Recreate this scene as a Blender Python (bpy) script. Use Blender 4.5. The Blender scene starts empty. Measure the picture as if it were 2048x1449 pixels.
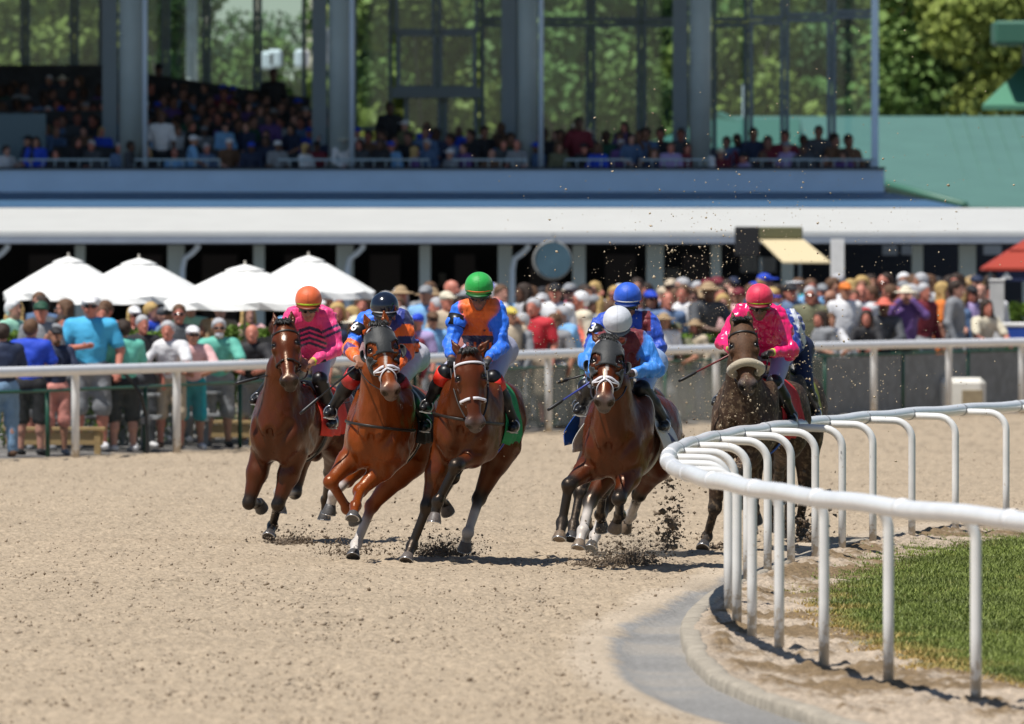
import bpy, math, random
import numpy as np
from mathutils import Vector, Matrix

# ------------------------------------------------------------------ camera, world, sun, exposure
S = bpy.context.scene
COL = S.collection
FPX = 22755.0            # focal length in pixels of the 2048 px wide photograph (400 mm on 36 mm)
CAMZ = 2.5
HOR = 520.0
cam_d = bpy.data.cameras.new('camera'); cam = bpy.data.objects.new('camera', cam_d); COL.objects.link(cam)
cam_d.lens = 400; cam_d.sensor_width = 36; cam_d.clip_start = 1; cam_d.clip_end = 3000
cam.location = (0, 0, CAMZ); cam.rotation_euler = (math.radians(90) - (724.5 - HOR) / FPX, 0, 0)
cam_d.dof.use_dof = True; cam_d.dof.focus_distance = 93.5; cam_d.dof.aperture_fstop = 5.6
S.camera = cam

SUN_EL, SUN_BACK = 66.0, 40.0     # degrees; the sun stands to the left, a little towards the camera
w = bpy.data.worlds.new('World'); S.world = w; w.use_nodes = True
sky = w.node_tree.nodes.new('ShaderNodeTexSky'); sky.sky_type = 'NISHITA'; sky.sun_disc = False
bg = w.node_tree.nodes['Background']; bg.inputs[1].default_value = 0.068
w.node_tree.links.new(sky.outputs[0], bg.inputs[0])
el, az = math.radians(SUN_EL), math.radians(SUN_BACK)
sdir = Vector((-math.cos(el) * math.cos(az), -math.cos(el) * math.sin(az), math.sin(el)))
sky.air_density = 1.0; sky.dust_density = .15; sky.ozone_density = 2.5; sky.sun_elevation = el
sky.sun_rotation = math.atan2(sdir.x, sdir.y)
sl = bpy.data.lights.new('sun', 'SUN'); so = bpy.data.objects.new('sun', sl); COL.objects.link(so)
sl.energy = 4.9; sl.angle = math.radians(0.5); sl.color = (1.0, 0.96, 0.89)
so.rotation_euler = (-sdir).to_track_quat('-Z', 'Y').to_euler(); so.location = (-30, 60, 60)
S.view_settings.view_transform = 'Standard'; S.view_settings.look = 'None'
S.view_settings.exposure = 0.14; S.view_settings.gamma = 1
S.render.engine = 'CYCLES'
S.cycles.use_denoising = True
S.cycles.max_bounces = 6; S.cycles.transparent_max_bounces = 24; S.cycles.diffuse_bounces = 3
S.cycles.sample_clamp_indirect = 6
rng = np.random.default_rng(7); random.seed(7)

def P(px, py, Y):
    return np.array([(px - 1024) / FPX * Y, Y, CAMZ + (HOR - py) / FPX * Y])

# ------------------------------------------------------------------ objects and naming
def tag(o, label=None, cat=None, group=None, kind=None):
    if label: o['label'] = label
    if cat: o['category'] = cat
    if group: o['group'] = group
    if kind: o['kind'] = kind
    return o
def empty(name, loc, label=None, cat=None, group=None):
    o = bpy.data.objects.new(name, None); COL.objects.link(o); o.location = loc; o.empty_display_size = .2
    return tag(o, label, cat, group)
def link(name, me, mat=None, parent=None, loc=None):
    o = bpy.data.objects.new(name, me); COL.objects.link(o)
    if mat is not None and not me.materials: me.materials.append(mat)
    if parent is not None: o.parent = parent
    if loc is not None: o.location = loc
    return o
def mesh_np(name, V, F, smooth=True, col=None, mats=None):
    """V (n,3); F (m,4) or (m,3) array, or list of tuples"""
    me = bpy.data.meshes.new(name)
    if isinstance(F, np.ndarray) and len(F):
        m, k = F.shape
        me.vertices.add(len(V)); me.vertices.foreach_set('co', np.asarray(V, np.float32).ravel())
        me.loops.add(m * k); me.loops.foreach_set('vertex_index', F.astype(np.int32).ravel())
        me.polygons.add(m); me.polygons.foreach_set('loop_start', np.arange(0, m * k, k, dtype=np.int32))
        me.polygons.foreach_set('loop_total', np.full(m, k, np.int32))
        me.update(calc_edges=True); me.validate()
    else:
        me.from_pydata([tuple(map(float, v)) for v in V], [], [tuple(map(int, f)) for f in F])
    if smooth and len(me.polygons): me.polygons.foreach_set('use_smooth', np.ones(len(me.polygons), bool))
    if col is not None:
        a = me.color_attributes.new('Col', 'FLOAT_COLOR', 'POINT')
        c = np.ones((len(V), 4), np.float32); c[:, :3] = col; a.data.foreach_set('color', c.ravel())
    return me

class MB:
    """collects boxes, tubes and grids for one mesh"""
    def __init__(s): s.v = []; s.f = []; s.sm = []; s.n = 0
    def add(s, V, F, smooth=False):
        s.v.append(np.asarray(V, float).reshape(-1, 3))
        for f in F: s.f.append(tuple(int(i) + s.n for i in f)); s.sm.append(smooth)
        s.n += len(s.v[-1]); return s
    def box(s, c, d, rz=0, rx=0, bev=0):
        c = np.array(c, float); h = np.array(d, float) / 2
        if bev > 0:
            xs = []
            b = min(bev, h.min() * .9)
            V = []; idx = {}
            for sx in (-1, 1):
                for sy in (-1, 1):
                    for sz in (-1, 1):
                        for k in range(3):
                            q = np.array([sx, sy, sz]) * h - np.array([sx, sy, sz]) * b
                            q[k] += (sx, sy, sz)[k] * b
                            idx[(sx, sy, sz, k)] = len(V); V.append(q)
            F = []
            for k in range(3):
                a_, b_ = [i for i in range(3) if i != k]
                for sg in (-1, 1):
                    ring = []
                    for (u, v) in ((-1, -1), (1, -1), (1, 1), (-1, 1)):
                        t = [0, 0, 0]; t[k] = sg; t[a_] = u; t[b_] = v; ring.append(idx[(*t, k)])
                    if (sg > 0) != (k == 1): F.append(ring)
                    else: F.append(ring[::-1])
            for k in range(3):
                a_, b_ = [i for i in range(3) if i != k]
                for u in (-1, 1):
                    for v in (-1, 1):
                        t0 = [0, 0, 0]; t0[k] = -1; t0[a_] = u; t0[b_] = v; t1 = list(t0); t1[k] = 1
                        F.append([idx[(*t0, a_)], idx[(*t1, a_)], idx[(*t1, b_)], idx[(*t0, b_)]])
            for sx in (-1, 1):
                for sy in (-1, 1):
                    for sz in (-1, 1): F.append([idx[(sx, sy, sz, k)] for k in range(3)])
            V = np.array(V)
        else:
            V = np.array([[x, y, z] for x in (-1, 1) for y in (-1, 1) for z in (-1, 1)]) * h
            F = [(0, 1, 3, 2), (4, 6, 7, 5), (0, 4, 5, 1), (2, 3, 7, 6), (0, 2, 6, 4), (1, 5, 7, 3)]
        if rx:
            R = np.array([[1, 0, 0], [0, math.cos(rx), -math.sin(rx)], [0, math.sin(rx), math.cos(rx)]]); V = V @ R.T
        if rz:
            R = np.array([[math.cos(rz), -math.sin(rz), 0], [math.sin(rz), math.cos(rz), 0], [0, 0, 1]]); V = V @ R.T
        return s.add(V + c, F)
    def beam(s, a, b, w_, h_):
        """a box from a to b, w wide sideways, h high"""
        a = np.array(a, float); b = np.array(b, float); t = b - a; L = np.linalg.norm(t); t /= L
        up = np.array([0, 0, 1.]) if abs(t[2]) < .95 else np.array([0, 1., 0])
        sd = np.cross(t, up); sd /= np.linalg.norm(sd); up = np.cross(sd, t)
        V = [p + sx * sd * w_ / 2 + sz * up * h_ / 2 for p in (a, b) for sx in (-1, 1) for sz in (-1, 1)]
        return s.add(V, [(0, 1, 3, 2), (4, 6, 7, 5), (0, 4, 5, 1), (2, 3, 7, 6), (0, 2, 6, 4), (1, 5, 7, 3)])
    def tube(s, pts, r, n=10, cap=True, flat=1.0, closed=False):
        pts = np.asarray(pts, float); m = len(pts); r = np.broadcast_to(np.asarray(r, float), (m,))
        T = np.gradient(pts, axis=0)
        if closed: T = np.roll(pts, -1, 0) - np.roll(pts, 1, 0)
        T /= np.linalg.norm(T, axis=1)[:, None] + 1e-12
        ref = np.array([0, 0, 1.]) if abs(T[0][2]) < .9 else np.array([1., 0, 0])
        u = np.cross(T[0], ref); u /= np.linalg.norm(u)
        V = []
        an = np.arange(n) / n * 2 * math.pi
        for i in range(m):
            u = u - T[i] * u.dot(T[i]); u /= np.linalg.norm(u) + 1e-12; v = np.cross(T[i], u)
            V.append(pts[i] + r[i] * (np.cos(an)[:, None] * u + flat * np.sin(an)[:, None] * v))
        V = np.concatenate(V); F = []
        for i in range(m if closed else m - 1):
            for j in range(n):
                k = (j + 1) % n; i2 = (i + 1) % m
                F.append((i * n + j, i * n + k, i2 * n + k, i2 * n + j))
        if cap and not closed:
            F.append(tuple(range(n))[::-1]); F.append(tuple((m - 1) * n + j for j in range(n)))
        return s.add(V, F, True)
    def ribbon(s, pts, nrm, w_, t_, closed=False):
        pts = np.asarray(pts, float); nrm = np.asarray(nrm, float); m = len(pts)
        T = (np.roll(pts, -1, 0) - np.roll(pts, 1, 0)) if closed else np.gradient(pts, axis=0)
        T /= np.linalg.norm(T, axis=1)[:, None] + 1e-12
        B = np.cross(T, nrm); B /= np.linalg.norm(B, axis=1)[:, None] + 1e-12
        V = np.stack([pts - B * w_ / 2, pts - B * w_ * .35 + nrm * t_, pts + B * w_ * .35 + nrm * t_, pts + B * w_ / 2,
                      pts + B * w_ * .4 - nrm * t_ * .6, pts - B * w_ * .4 - nrm * t_ * .6], 1).reshape(-1, 3)
        F = []
        for i in range(m if closed else m - 1):
            i2 = (i + 1) % m
            for j in range(6):
                k = (j + 1) % 6; F.append((i * 6 + j, i2 * 6 + j, i2 * 6 + k, i * 6 + k))
        if not closed: F.append(tuple(range(6))); F.append(tuple((m - 1) * 6 + j for j in range(6))[::-1])
        return s.add(V, F, True)
    def ball(s, c, r, n=10, m=7, R=None):
        r = np.broadcast_to(np.asarray(r, float), (3,)); V = []; F = []
        for i in range(m + 1):
            th = math.pi * i / m
            for j in range(n):
                ph = 2 * math.pi * j / n
                V.append([math.sin(th) * math.cos(ph), math.sin(th) * math.sin(ph), math.cos(th)])
        V = np.array(V) * r
        if R is not None: V = V @ np.asarray(R).T
        for i in range(m):
            for j in range(n):
                k = (j + 1) % n; F.append((i * n + j, (i + 1) * n + j, (i + 1) * n + k, i * n + k))
        return s.add(V + np.array(c, float), F, True)
    def lathe(s, prof, c, n=24, rz=0):
        V = []; F = []
        for (r, z) in prof:
            for j in range(n):
                a = 2 * math.pi * j / n + rz; V.append([r * math.cos(a), r * math.sin(a), z])
        for i in range(len(prof) - 1):
            for j in range(n):
                k = (j + 1) % n; F.append((i * n + j, i * n + k, (i + 1) * n + k, (i + 1) * n + j))
        return s.add(np.array(V) + np.array(c, float), F, True)
    def build(s, name, mat, parent=None, off=None):
        V = np.concatenate(s.v)
        if off is not None: V = V - np.asarray(off, float)
        me = bpy.data.meshes.new(name); me.from_pydata(V.tolist(), [], s.f)
        me.polygons.foreach_set('use_smooth', np.array(s.sm, bool)); me.update()
        return link(name, me, mat, parent)

# ------------------------------------------------------------------ materials
MATS = {}
def mat(name, col=(.5, .5, .5), rough=.6, metal=0, attr=False, noise=0.0, nscale=20, bump=0.0, bscale=60, spec=.5, coat=0, sheen=0, trans=0, alpha=1, dark=.5, detail=4, stretch=None):
    if name in MATS: return MATS[name]
    m = bpy.data.materials.new(name); m.use_nodes = True; nt = m.node_tree; N = nt.nodes; L = nt.links
    b = N['Principled BSDF']
    b.inputs['Roughness'].default_value = rough; b.inputs['Metallic'].default_value = metal
    b.inputs['Specular IOR Level'].default_value = spec; b.inputs['Coat Weight'].default_value = coat
    b.inputs['Sheen Weight'].default_value = sheen; b.inputs['Transmission Weight'].default_value = trans
    b.inputs['Alpha'].default_value = alpha
    b.inputs['Base Color'].default_value = (*col, 1)
    src = None
    tc = N.new('ShaderNodeTexCoord')
    vec = tc.outputs['Object']
    if stretch:
        mp = N.new('ShaderNodeMapping'); mp.inputs['Scale'].default_value = stretch; L.new(vec, mp.inputs[0]); vec = mp.outputs[0]
    if attr:
        a = N.new('ShaderNodeAttribute'); a.attribute_name = 'Col'; src = a.outputs['Color']
    if noise > 0:
        n = N.new('ShaderNodeTexNoise'); n.inputs['Scale'].default_value = nscale; n.inputs['Detail'].default_value = detail
        L.new(vec, n.inputs['Vector'])
        r = N.new('ShaderNodeMapRange'); r.inputs['From Min'].default_value = .3; r.inputs['From Max'].default_value = .7
        r.inputs['To Min'].default_value = 1 - noise; r.inputs['To Max'].default_value = 1 + noise * .6
        L.new(n.outputs['Fac'], r.inputs['Value'])
        mx = N.new('ShaderNodeMix'); mx.data_type = 'RGBA'; mx.blend_type = 'MULTIPLY'; mx.inputs[0].default_value = 1
        if src is not None: L.new(src, mx.inputs[6])
        else: mx.inputs[6].default_value = (*col, 1)
        cb = N.new('ShaderNodeCombineColor')
        for k in range(3): L.new(r.outputs[0], cb.inputs[k])
        L.new(cb.outputs[0], mx.inputs[7]); src = mx.outputs[2]
    if src is not None: L.new(src, b.inputs['Base Color'])
    if bump > 0:
        n = N.new('ShaderNodeTexNoise'); n.inputs['Scale'].default_value = bscale; n.inputs['Detail'].default_value = 5
        L.new(vec, n.inputs['Vector'])
        bp = N.new('ShaderNodeBump'); bp.inputs['Strength'].default_value = 1; bp.inputs['Distance'].default_value = bump
        L.new(n.outputs['Fac'], bp.inputs['Height']); L.new(bp.outputs[0], b.inputs['Normal'])
    MATS[name] = m; return m

# ------------------------------------------------------------------ signed-distance modelling
def nrm(v): v = np.asarray(v, float); return v / (np.linalg.norm(v) + 1e-12)
class Prim:
    __slots__ = ('kind', 'a', 'b', 'ra', 'rb', 'R', 'rad', 'k', 'col', 'op', 'n', 'fl', 'tag', 'bb')
def cone(a, b, ra, rb, col, k=.03, n=None, fl=1.0, tg=None, op='+'):
    p = Prim(); p.kind = 'c'; p.a = np.array(a, float); p.b = np.array(b, float); p.ra = ra; p.rb = rb; p.k = k; p.col = col
    p.n = None if n is None else nrm(n); p.fl = fl; p.op = op; p.tag = tg; p.R = None
    m = max(ra, rb) * max(1, fl); p.bb = (np.minimum(p.a, p.b) - m, np.maximum(p.a, p.b) + m); return p
def ell(c, rad, R, col, k=.03, tg=None, op='+'):
    """R columns = world axes of the radii"""
    p = Prim(); p.kind = 'e'; p.a = np.array(c, float); p.rad = np.array(rad, float); p.R = np.eye(3) if R is None else np.array(R, float)
    p.k = k; p.col = col; p.op = op; p.tag = tg
    e = np.sqrt(((p.R * p.rad) ** 2).sum(1)); p.bb = (p.a - e, p.a + e); return p
def pd(p, X):
    if p.kind == 'c':
        ba = p.b - p.a; pa = X - p.a; t = np.clip((pa @ ba) / (ba @ ba + 1e-12), 0, 1)
        v = pa - t[..., None] * ba
        if p.n is not None: v = v + (v @ p.n)[..., None] * p.n * (1 / p.fl - 1)
        return (np.sqrt((v * v).sum(-1)) - (p.ra + (p.rb - p.ra) * t)) * (min(1, p.fl) if p.n is not None else 1)
    q = (X - p.a) @ p.R; k0 = np.sqrt(((q / p.rad) ** 2).sum(-1)); k1 = np.sqrt(((q / p.rad ** 2) ** 2).sum(-1)) + 1e-9
    return k0 * (k0 - 1) / k1
def smin(a, b, k):
    h = np.maximum(k - np.abs(a - b), 0) / k; return np.minimum(a, b) - h * h * k * .25
def field(prims, X):
    D = np.full(X.shape[:-1], 9.0)
    for p in prims:
        d = pd(p, X)
        D = smin(D, d, p.k) if p.op == '+' else -smin(-D, d, p.k)
    return D
def grad(prims, X, e=.004):
    G = np.stack([field(prims, X + e * np.eye(3)[i]) - field(prims, X - e * np.eye(3)[i]) for i in range(3)], -1)
    return G / (np.linalg.norm(G, axis=-1)[..., None] + 1e-9)
def nets(prims, h, disp=None):
    """surface nets over the union of the primitives -> V, quads"""
    add = [p for p in prims if p.op == '+']
    lo = np.min([p.bb[0] for p in add], 0) - 3 * h; hi = np.max([p.bb[1] for p in add], 0) + 3 * h
    n = np.ceil((hi - lo) / h).astype(int) + 1
    D = np.full(n, 1.0, np.float32)
    ax = [lo[i] + h * np.arange(n[i]) for i in range(3)]
    for p in prims:
        m = p.k + 2 * h
        i0 = np.maximum(np.floor((p.bb[0] - m - lo) / h).astype(int), 0); i1 = np.minimum(np.ceil((p.bb[1] + m - lo) / h).astype(int) + 1, n)
        if (i1 <= i0).any(): continue
        X = np.stack(np.meshgrid(*[ax[i][i0[i]:i1[i]] for i in range(3)], indexing='ij'), -1)
        d = pd(p, X); sl_ = tuple(slice(i0[i], i1[i]) for i in range(3)); o = D[sl_]
        D[sl_] = smin(o, d, p.k) if p.op == '+' else -smin(-o, d, p.k)
    if disp is not None:
        near = np.argwhere(np.abs(D) < 3 * h); X = lo + near * h
        D[tuple(near.T)] += disp(X)
    s = D < 0
    c = s[:-1, :-1, :-1].astype(np.int8)
    tot = sum(s[i:n[0] - 1 + i, j:n[1] - 1 + j, k:n[2] - 1 + k].astype(np.int8) for i in (0, 1) for j in (0, 1) for k in (0, 1))
    cells = np.argwhere((tot > 0) & (tot < 8))
    idx = np.full(n - 1, -1, np.int64); idx[tuple(cells.T)] = np.arange(len(cells))
    acc = np.zeros((len(cells), 3)); cnt = np.zeros(len(cells))
    for a in range(3):
        b, c_ = [i for i in range(3) if i != a]
        for u in (0, 1):
            for v in (0, 1):
                o0 = np.zeros(3, int); o0[b] = u; o0[c_] = v; o1 = o0.copy(); o1[a] = 1
                d0 = D[tuple((cells + o0).T)]; d1 = D[tuple((cells + o1).T)]
                x = (d0 < 0) != (d1 < 0); t = np.where(x, d0 / np.where(x, d0 - d1, 1), 0)
                pt = o0 + np.outer(t, (o1 - o0)); acc[x] += pt[x]; cnt[x] += 1
    V = lo + h * (cells + acc / cnt[:, None])
    F = []
    for a in range(3):
        b, c_ = (a + 1) % 3, (a + 2) % 3
        s0 = np.take(s, range(n[a] - 1), a); s1 = np.take(s, range(1, n[a]), a)
        e = np.argwhere(s0 != s1); ok = (e[:, b] > 0) & (e[:, c_] > 0) & (e[:, b] < n[b] - 1) & (e[:, c_] < n[c_] - 1); e = e[ok]
        inside = s[tuple(e.T)]
        db = np.zeros(3, int); db[b] = 1; dc = np.zeros(3, int); dc[c_] = 1
        q = np.stack([idx[tuple((e - db - dc).T)], idx[tuple((e - dc).T)], idx[tuple(e.T)], idx[tuple((e - db).T)]], 1)
        q[~inside] = q[~inside][:, ::-1]; F.append(q)
    return V, np.concatenate(F)
def colours(prims, V, soft=.012):
    pr = [p for p in prims if p.op == '+']
    Ds = np.stack([pd(p, V) for p in pr], 1); mn = Ds.min(1)
    W = np.exp(-(Ds - mn[:, None]) / soft); W /= W.sum(1)[:, None]
    C = np.stack([np.broadcast_to(p.col(V) if callable(p.col) else np.array(p.col), (len(V), 3)) for p in pr], 1)
    return (W[:, :, None] * C).sum(1), Ds.argmin(1), pr
def march(prims, C, Dr, r0=.5, off=.006, it=26):
    """from C + r0*Dr walk in towards C until the surface is off away"""
    C = np.asarray(C, float); Dr = np.asarray(Dr, float); t = np.full(Dr.shape[:-1], float(r0))
    for _ in range(it):
        d = field(prims, C + Dr * t[..., None]) - off; t = np.maximum(t - d * .85, .01)
    return C + Dr * t[..., None]
def vnoise(X, sc, seed=0, oct=2):
    """cheap smooth value noise in numpy"""
    r = np.random.default_rng(seed); out = 0; amp = 1; tot = 0
    for o in range(oct):
        T = r.random((32, 32, 32)); q = X * sc * 2 ** o + 100; i = np.floor(q).astype(int); f = q - i; f = f * f * (3 - 2 * f)
        v = 0
        for a in (0, 1):
            for b in (0, 1):
                for c in (0, 1):
                    w_ = np.where(a, f[..., 0], 1 - f[..., 0]) * np.where(b, f[..., 1], 1 - f[..., 1]) * np.where(c, f[..., 2], 1 - f[..., 2])
                    v = v + w_ * T[(i[..., 0] + a) % 32, (i[..., 1] + b) % 32, (i[..., 2] + c) % 32]
        out = out + amp * (v - .5); tot += amp; amp *= .5
    return out / tot
def sphere_hit(c, L, px, py, sgn):
    """point on the sight line of the photograph's pixel at distance L from c; sgn -1 nearer, +1 farther"""
    o = np.array([0, 0, CAMZ]); d = nrm(P(px, py, 100.) - o); m = (c - o) @ d; q = (c - o) - m * d; r2 = L * L - q @ q
    return o + d * (m + sgn * math.sqrt(max(r2, 0))), math.sqrt(q @ q) / L
# ------------------------------------------------------------------ race horses
BLACK = (.012, .0105, .01)
coat = mat('horse_coat', rough=.40, attr=True, noise=.22, nscale=9, bump=.0022, bscale=60, coat=.08, spec=.42, stretch=(1, 1, .35))
coat.node_tree.nodes['Principled BSDF'].inputs['Coat Roughness'].default_value = .32
_n = coat.node_tree.nodes.new('ShaderNodeTexNoise'); _n.inputs['Scale'].default_value = 5; _n.inputs['Detail'].default_value = 3; _r = coat.node_tree.nodes.new('ShaderNodeMapRange'); _r.inputs['From Min'].default_value = .35; _r.inputs['From Max'].default_value = .65; _r.inputs['To Min'].default_value = .22; _r.inputs['To Max'].default_value = .48
coat.node_tree.links.new(_n.outputs['Fac'], _r.inputs['Value']); coat.node_tree.links.new(_r.outputs[0], coat.node_tree.nodes['Principled BSDF'].inputs['Roughness'])
coat_dusty = mat('horse_coat_dusty', rough=.6, attr=True, noise=.35, nscale=70, bump=.004, bscale=120, spec=.3)
coat.node_tree.nodes['Principled BSDF'].inputs['Specular Tint'].default_value = (1, .74, .54, 1)
m_eye = mat('horse_eye', (.006, .004, .003), .14, spec=.45)
m_hair = mat('horse_hair', (.010, .009, .009), .5, attr=False, noise=.4, nscale=60, stretch=(1, 1, .2))
m_lea = mat('tack_leather', (.018, .013, .010), .45, noise=.3, nscale=60)
m_whitetack = mat('tack_white', (.70, .68, .72), .55, noise=.12, nscale=60)
m_metal = mat('tack_metal', (.55, .55, .56), .3, metal=1)
m_fleece = mat('sheepskin', (.52, .44, .31), .95, noise=.22, nscale=120, bump=.006, bscale=220, sheen=.6)
m_hood = mat('hood_cloth', (.007, .009, .011), .6, noise=.25, nscale=50, bump=.002, bscale=60, sheen=.2)
REST = {}
def hill(x, c, w_): return np.exp(-((x - c) / w_) ** 2)

def make_horse(sp):
    Yc = sp['chest'][2]
    f = nrm([-math.sin(math.radians(sp['yaw'])), -math.cos(math.radians(sp['yaw'])), math.tan(math.radians(sp.get('pitch', 0)))])
    up0 = np.array([0, 0, 1.]); lf = nrm(np.cross(up0, f)); u = nrm(np.cross(f, lf))
    a = math.radians(sp.get('lean', 8)); lf, u = lf * math.cos(a) - u * math.sin(a), u * math.cos(a) + lf * math.sin(a)
    R = np.stack([f, lf, u], 1)
    anchor = np.array([.2, 0, 1.08]); C0 = P(*sp['chest']) - R @ anchor
    W = lambda x, y, z: C0 + R @ np.array([x, y, z], float)
    def rotxz(deg):
        t = math.radians(deg); return R @ np.array([[math.cos(t), 0, math.sin(t)], [0, 1, 0], [-math.sin(t), 0, math.cos(t)]])
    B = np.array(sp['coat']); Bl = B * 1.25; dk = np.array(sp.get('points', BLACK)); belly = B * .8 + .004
    pr = []
    E = lambda c, r, col=B, k=.07, rot=0, tg='trunk': pr.append(ell(W(*c), r, rotxz(rot), col, k, tg))
    # trunk
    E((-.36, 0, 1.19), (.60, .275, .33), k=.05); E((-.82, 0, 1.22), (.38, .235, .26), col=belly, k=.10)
    E((.03, 0, 1.18), (.29, .235, .31), k=.10)
    for s in (-1, 1):
        E((.19, s * .080, 1.02), (.12, .095, .17), k=.05); E((.20, s * .155, 1.10), (.10, .080, .14), k=.07)
        E((.03, s * .175, 1.26), (.13, .10, .31), k=.06, rot=-22); E((-.08, s * .19, 1.10), (.16, .075, .17), k=.05)
        E((-1.10, s * .135, 1.24), (.30, .145, .27), k=.06); E((-1.24, s * .13, 1.10), (.17, .125, .27), k=.06, rot=10)
        E((-1.00, s * .17, 1.08), (.14, .09, .20), k=.05)
    pr.append(cone(W(-.12, 0, 1.47), W(-.48, 0, 1.44), .055, .08, B, .10, tg='trunk'))
    pr.append(cone(W(-.45, 0, 1.38), W(-1.0, 0, 1.40), .13, .15, B, .10, tg='trunk'))
    pr.append(cone(W(.30, 0, 1.14), W(.22, 0, .95), .035, .05, B, .06, tg='trunk'))
    gro = [cone(W(.365, 0, 1.14), W(.33, 0, .93), .012, .014, B * .6, .09, op='-')]
    for s in (-1, 1):
        gro.append(cone(W(.33, s * .175, 1.20), W(.365, s * .05, 1.0), .006, .008, B * .6, .085, op='-'))
        gro.append(cone(W(.05, s * .285, 1.16), W(-.20, s * .30, .98), .012, .012, B * .6, .06, op='-'))
    # neck and head
    nb = W(.10, 0, 1.34)
    poll, q = sphere_hit(nb, sp.get('neck', .72), *sp['poll'], -1)
    muz, q2 = sphere_hit(poll, .59, *sp['muzzle'], sp.get('msign', -1))
    print('horse', sp['name'], 'neck ratio %.2f head ratio %.2f' % (q, q2))
    th = nrm(poll - nb); side = lf
    mid = (nb + poll) / 2
    crest0, crest1 = W(-.10, 0, 1.42), poll - nrm(muz - poll) * .03
    pr.append(cone(nb - th * .08, mid, .205, .135, B, .14, side, .88, 'neck'))
    pr.append(cone(mid, poll, .135, .088, B, .06, side, .80, 'neck'))
    pr.append(cone(W(.22, 0, 1.16), mid + u * -.02 + f * .03, .175, .105, B, .12, side, .95, 'neck'))
    pr.append(cone(crest0, (crest0 + crest1) / 2 + u * .03, .075, .055, B, .10, None, 1, 'neck'))
    pr.append(cone((crest0 + crest1) / 2 + u * .03, crest1, .055, .045, B, .06, None, 1, 'neck'))
    h = nrm(muz - poll); n0 = nrm(np.array(sp.get('face', (0, -1, .25)), float)); n = nrm(n0 - h * (n0 @ h)); sd = np.cross(n, h)
    HR = np.stack([h, sd, n], 1); HS = np.array([1.06, 1.36, 1.14]); Hh = lambda x, y, z: poll + HR @ (np.array([x, y, z], float) * HS)
    hp = []
    faceC = B * np.array(sp.get('facetone', (1.15, 1.1, 1.1))); muzC = np.array(sp.get('muzcol', (.03, .024, .022)))
    def HE(c, r, col=faceC, k=.03, R_=HR, op='+'): hp.append(ell(Hh(*c), np.array(r) * HS, R_, col, k, 'head', op))
    HE((.05, 0, .0), (.12, .085, .10), k=.03); HE((.15, 0, .015), (.13, .088, .085), k=.04)
    for s in (-1, 1):
        HE((.17, s * .045, -.09), (.125, .042, .095), k=.03)
        HE((.135, s * .066, .058), (.045, .022, .022), k=.02); HE((.20, s * .080, .030), (.05, .018, .040), k=.02)           # brow over the eye
        HE((.27, s * .058, .0), (.11, .022, .022), k=.03)              # facial crest
        HE((.535, s * .036, .018), (.042, .026, .032), muzC, k=.02)
        ex = sp.get('ears', ((-.10, .10, .03), (-.10, .10, .03)))[0 if s < 0 else 1]
        up_e = nrm(HR @ np.array([ex[0], s * ex[1], ex[2]])); e0 = Hh(-.005, s * .050, .055); e1 = e0 + up_e * .070; e2 = e0 + up_e * .165
        ec = faceC * .8; fn = nrm(n + sd * s * .35); es = np.cross(up_e, fn)
        hp.append(cone(e0, e1, .026, .033, ec, .02, fn, .62, 'ear')); hp.append(cone(e1, e2, .032, .004, ec, .012, fn, .62, 'ear'))
        hp.append(cone(e0 + up_e * .045 + fn * .022, e0 + up_e * .12 + fn * .018, .013, .006, dk, .008, None, 1, 'ear', '-'))
    hp.append(cone(Hh(.15, 0, .035), Hh(.50, 0, .018), .080, .052, faceC, .04, n, .85, 'head'))
    hp.append(cone(Hh(.20, 0, -.09), Hh(.50, 0, -.065), .058, .042, faceC * .8, .05, None, 1, 'head'))
    HE((.525, 0, -.015), (.062, .058, .052), muzC, k=.03); HE((.555, 0, -.05), (.045, .040, .022), muzC * .8, k=.015)
    HE((.535, 0, -.085), (.038, .034, .020), muzC * .9, k=.02)
    for s in (-1, 1):
        hp.append(ell(Hh(.582, s * .040, .018), (.026, .017, .020), HR, (.004, .003, .003), .012, 'head', '-'))
        hp.append(cone(Hh(.560, s * .047, .022), Hh(.585, s * .030, -.006), .012, .009, (.004, .003, .003), .008, None, 1, 'head', '-'))
        hp.append(ell(Hh(.185, s * .086, .062), (.026, .020, .020), HR, dk, .012, 'head', '-'))
    hp.append(cone(Hh(.595, -.03, -.068), Hh(.595, .03, -.068), .005, .005, dk, .01, None, 1, 'head', '-'))
    for hpx in hp:
        if hpx.op == '+': pr.append(hpx)
    subs = [x for x in hp if x.op == '-'] + gro
    for s in (-1, 1): subs.append(cone(W(.26, s * .10, 1.24), nb + (poll - nb) * .8 + side * s * .062 + nrm(muz - poll) * .05, .006, .006, B * .6, .06, op='-'))
    # legs
    hoofs = []
    def leg(root, chain, Ls, radii, white, side_s, fore):
        pts = [np.array(root, float)]
        c_, rt_ = sphere_hit(pts[0], Ls[0], *chain[0])
        if rt_ > 1: pts[0] = pts[0] + nrm(c_ - pts[0]) * min((rt_ - 1) * Ls[0] * 1.05, .13)
        for (px, py, sg), L in zip(chain, Ls):
            c, rt = sphere_hit(pts[-1], L, px, py, sg); pts.append(c)
            if rt > 1.12: print('   ', sp['name'], 'fore' if fore else 'hind', side_s, 'bone', L, 'ratio %.2f' % rt)
        white_ = np.array((.52, .48, .45))
        up_c, low_c = B, dk
        j0, j1, j2, j3 = pts
        kc = low_c if sp.get('black_legs', True) else B * 1.0
        cc = low_c if sp.get('black_legs', True) else B * .9
        fc = white_ if white >= 1 else cc; wc = white_ if white >= 2 else cc
        d1, d2, d3 = nrm(j1 - j0), nrm(j2 - j1), nrm(j3 - j2)
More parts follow.
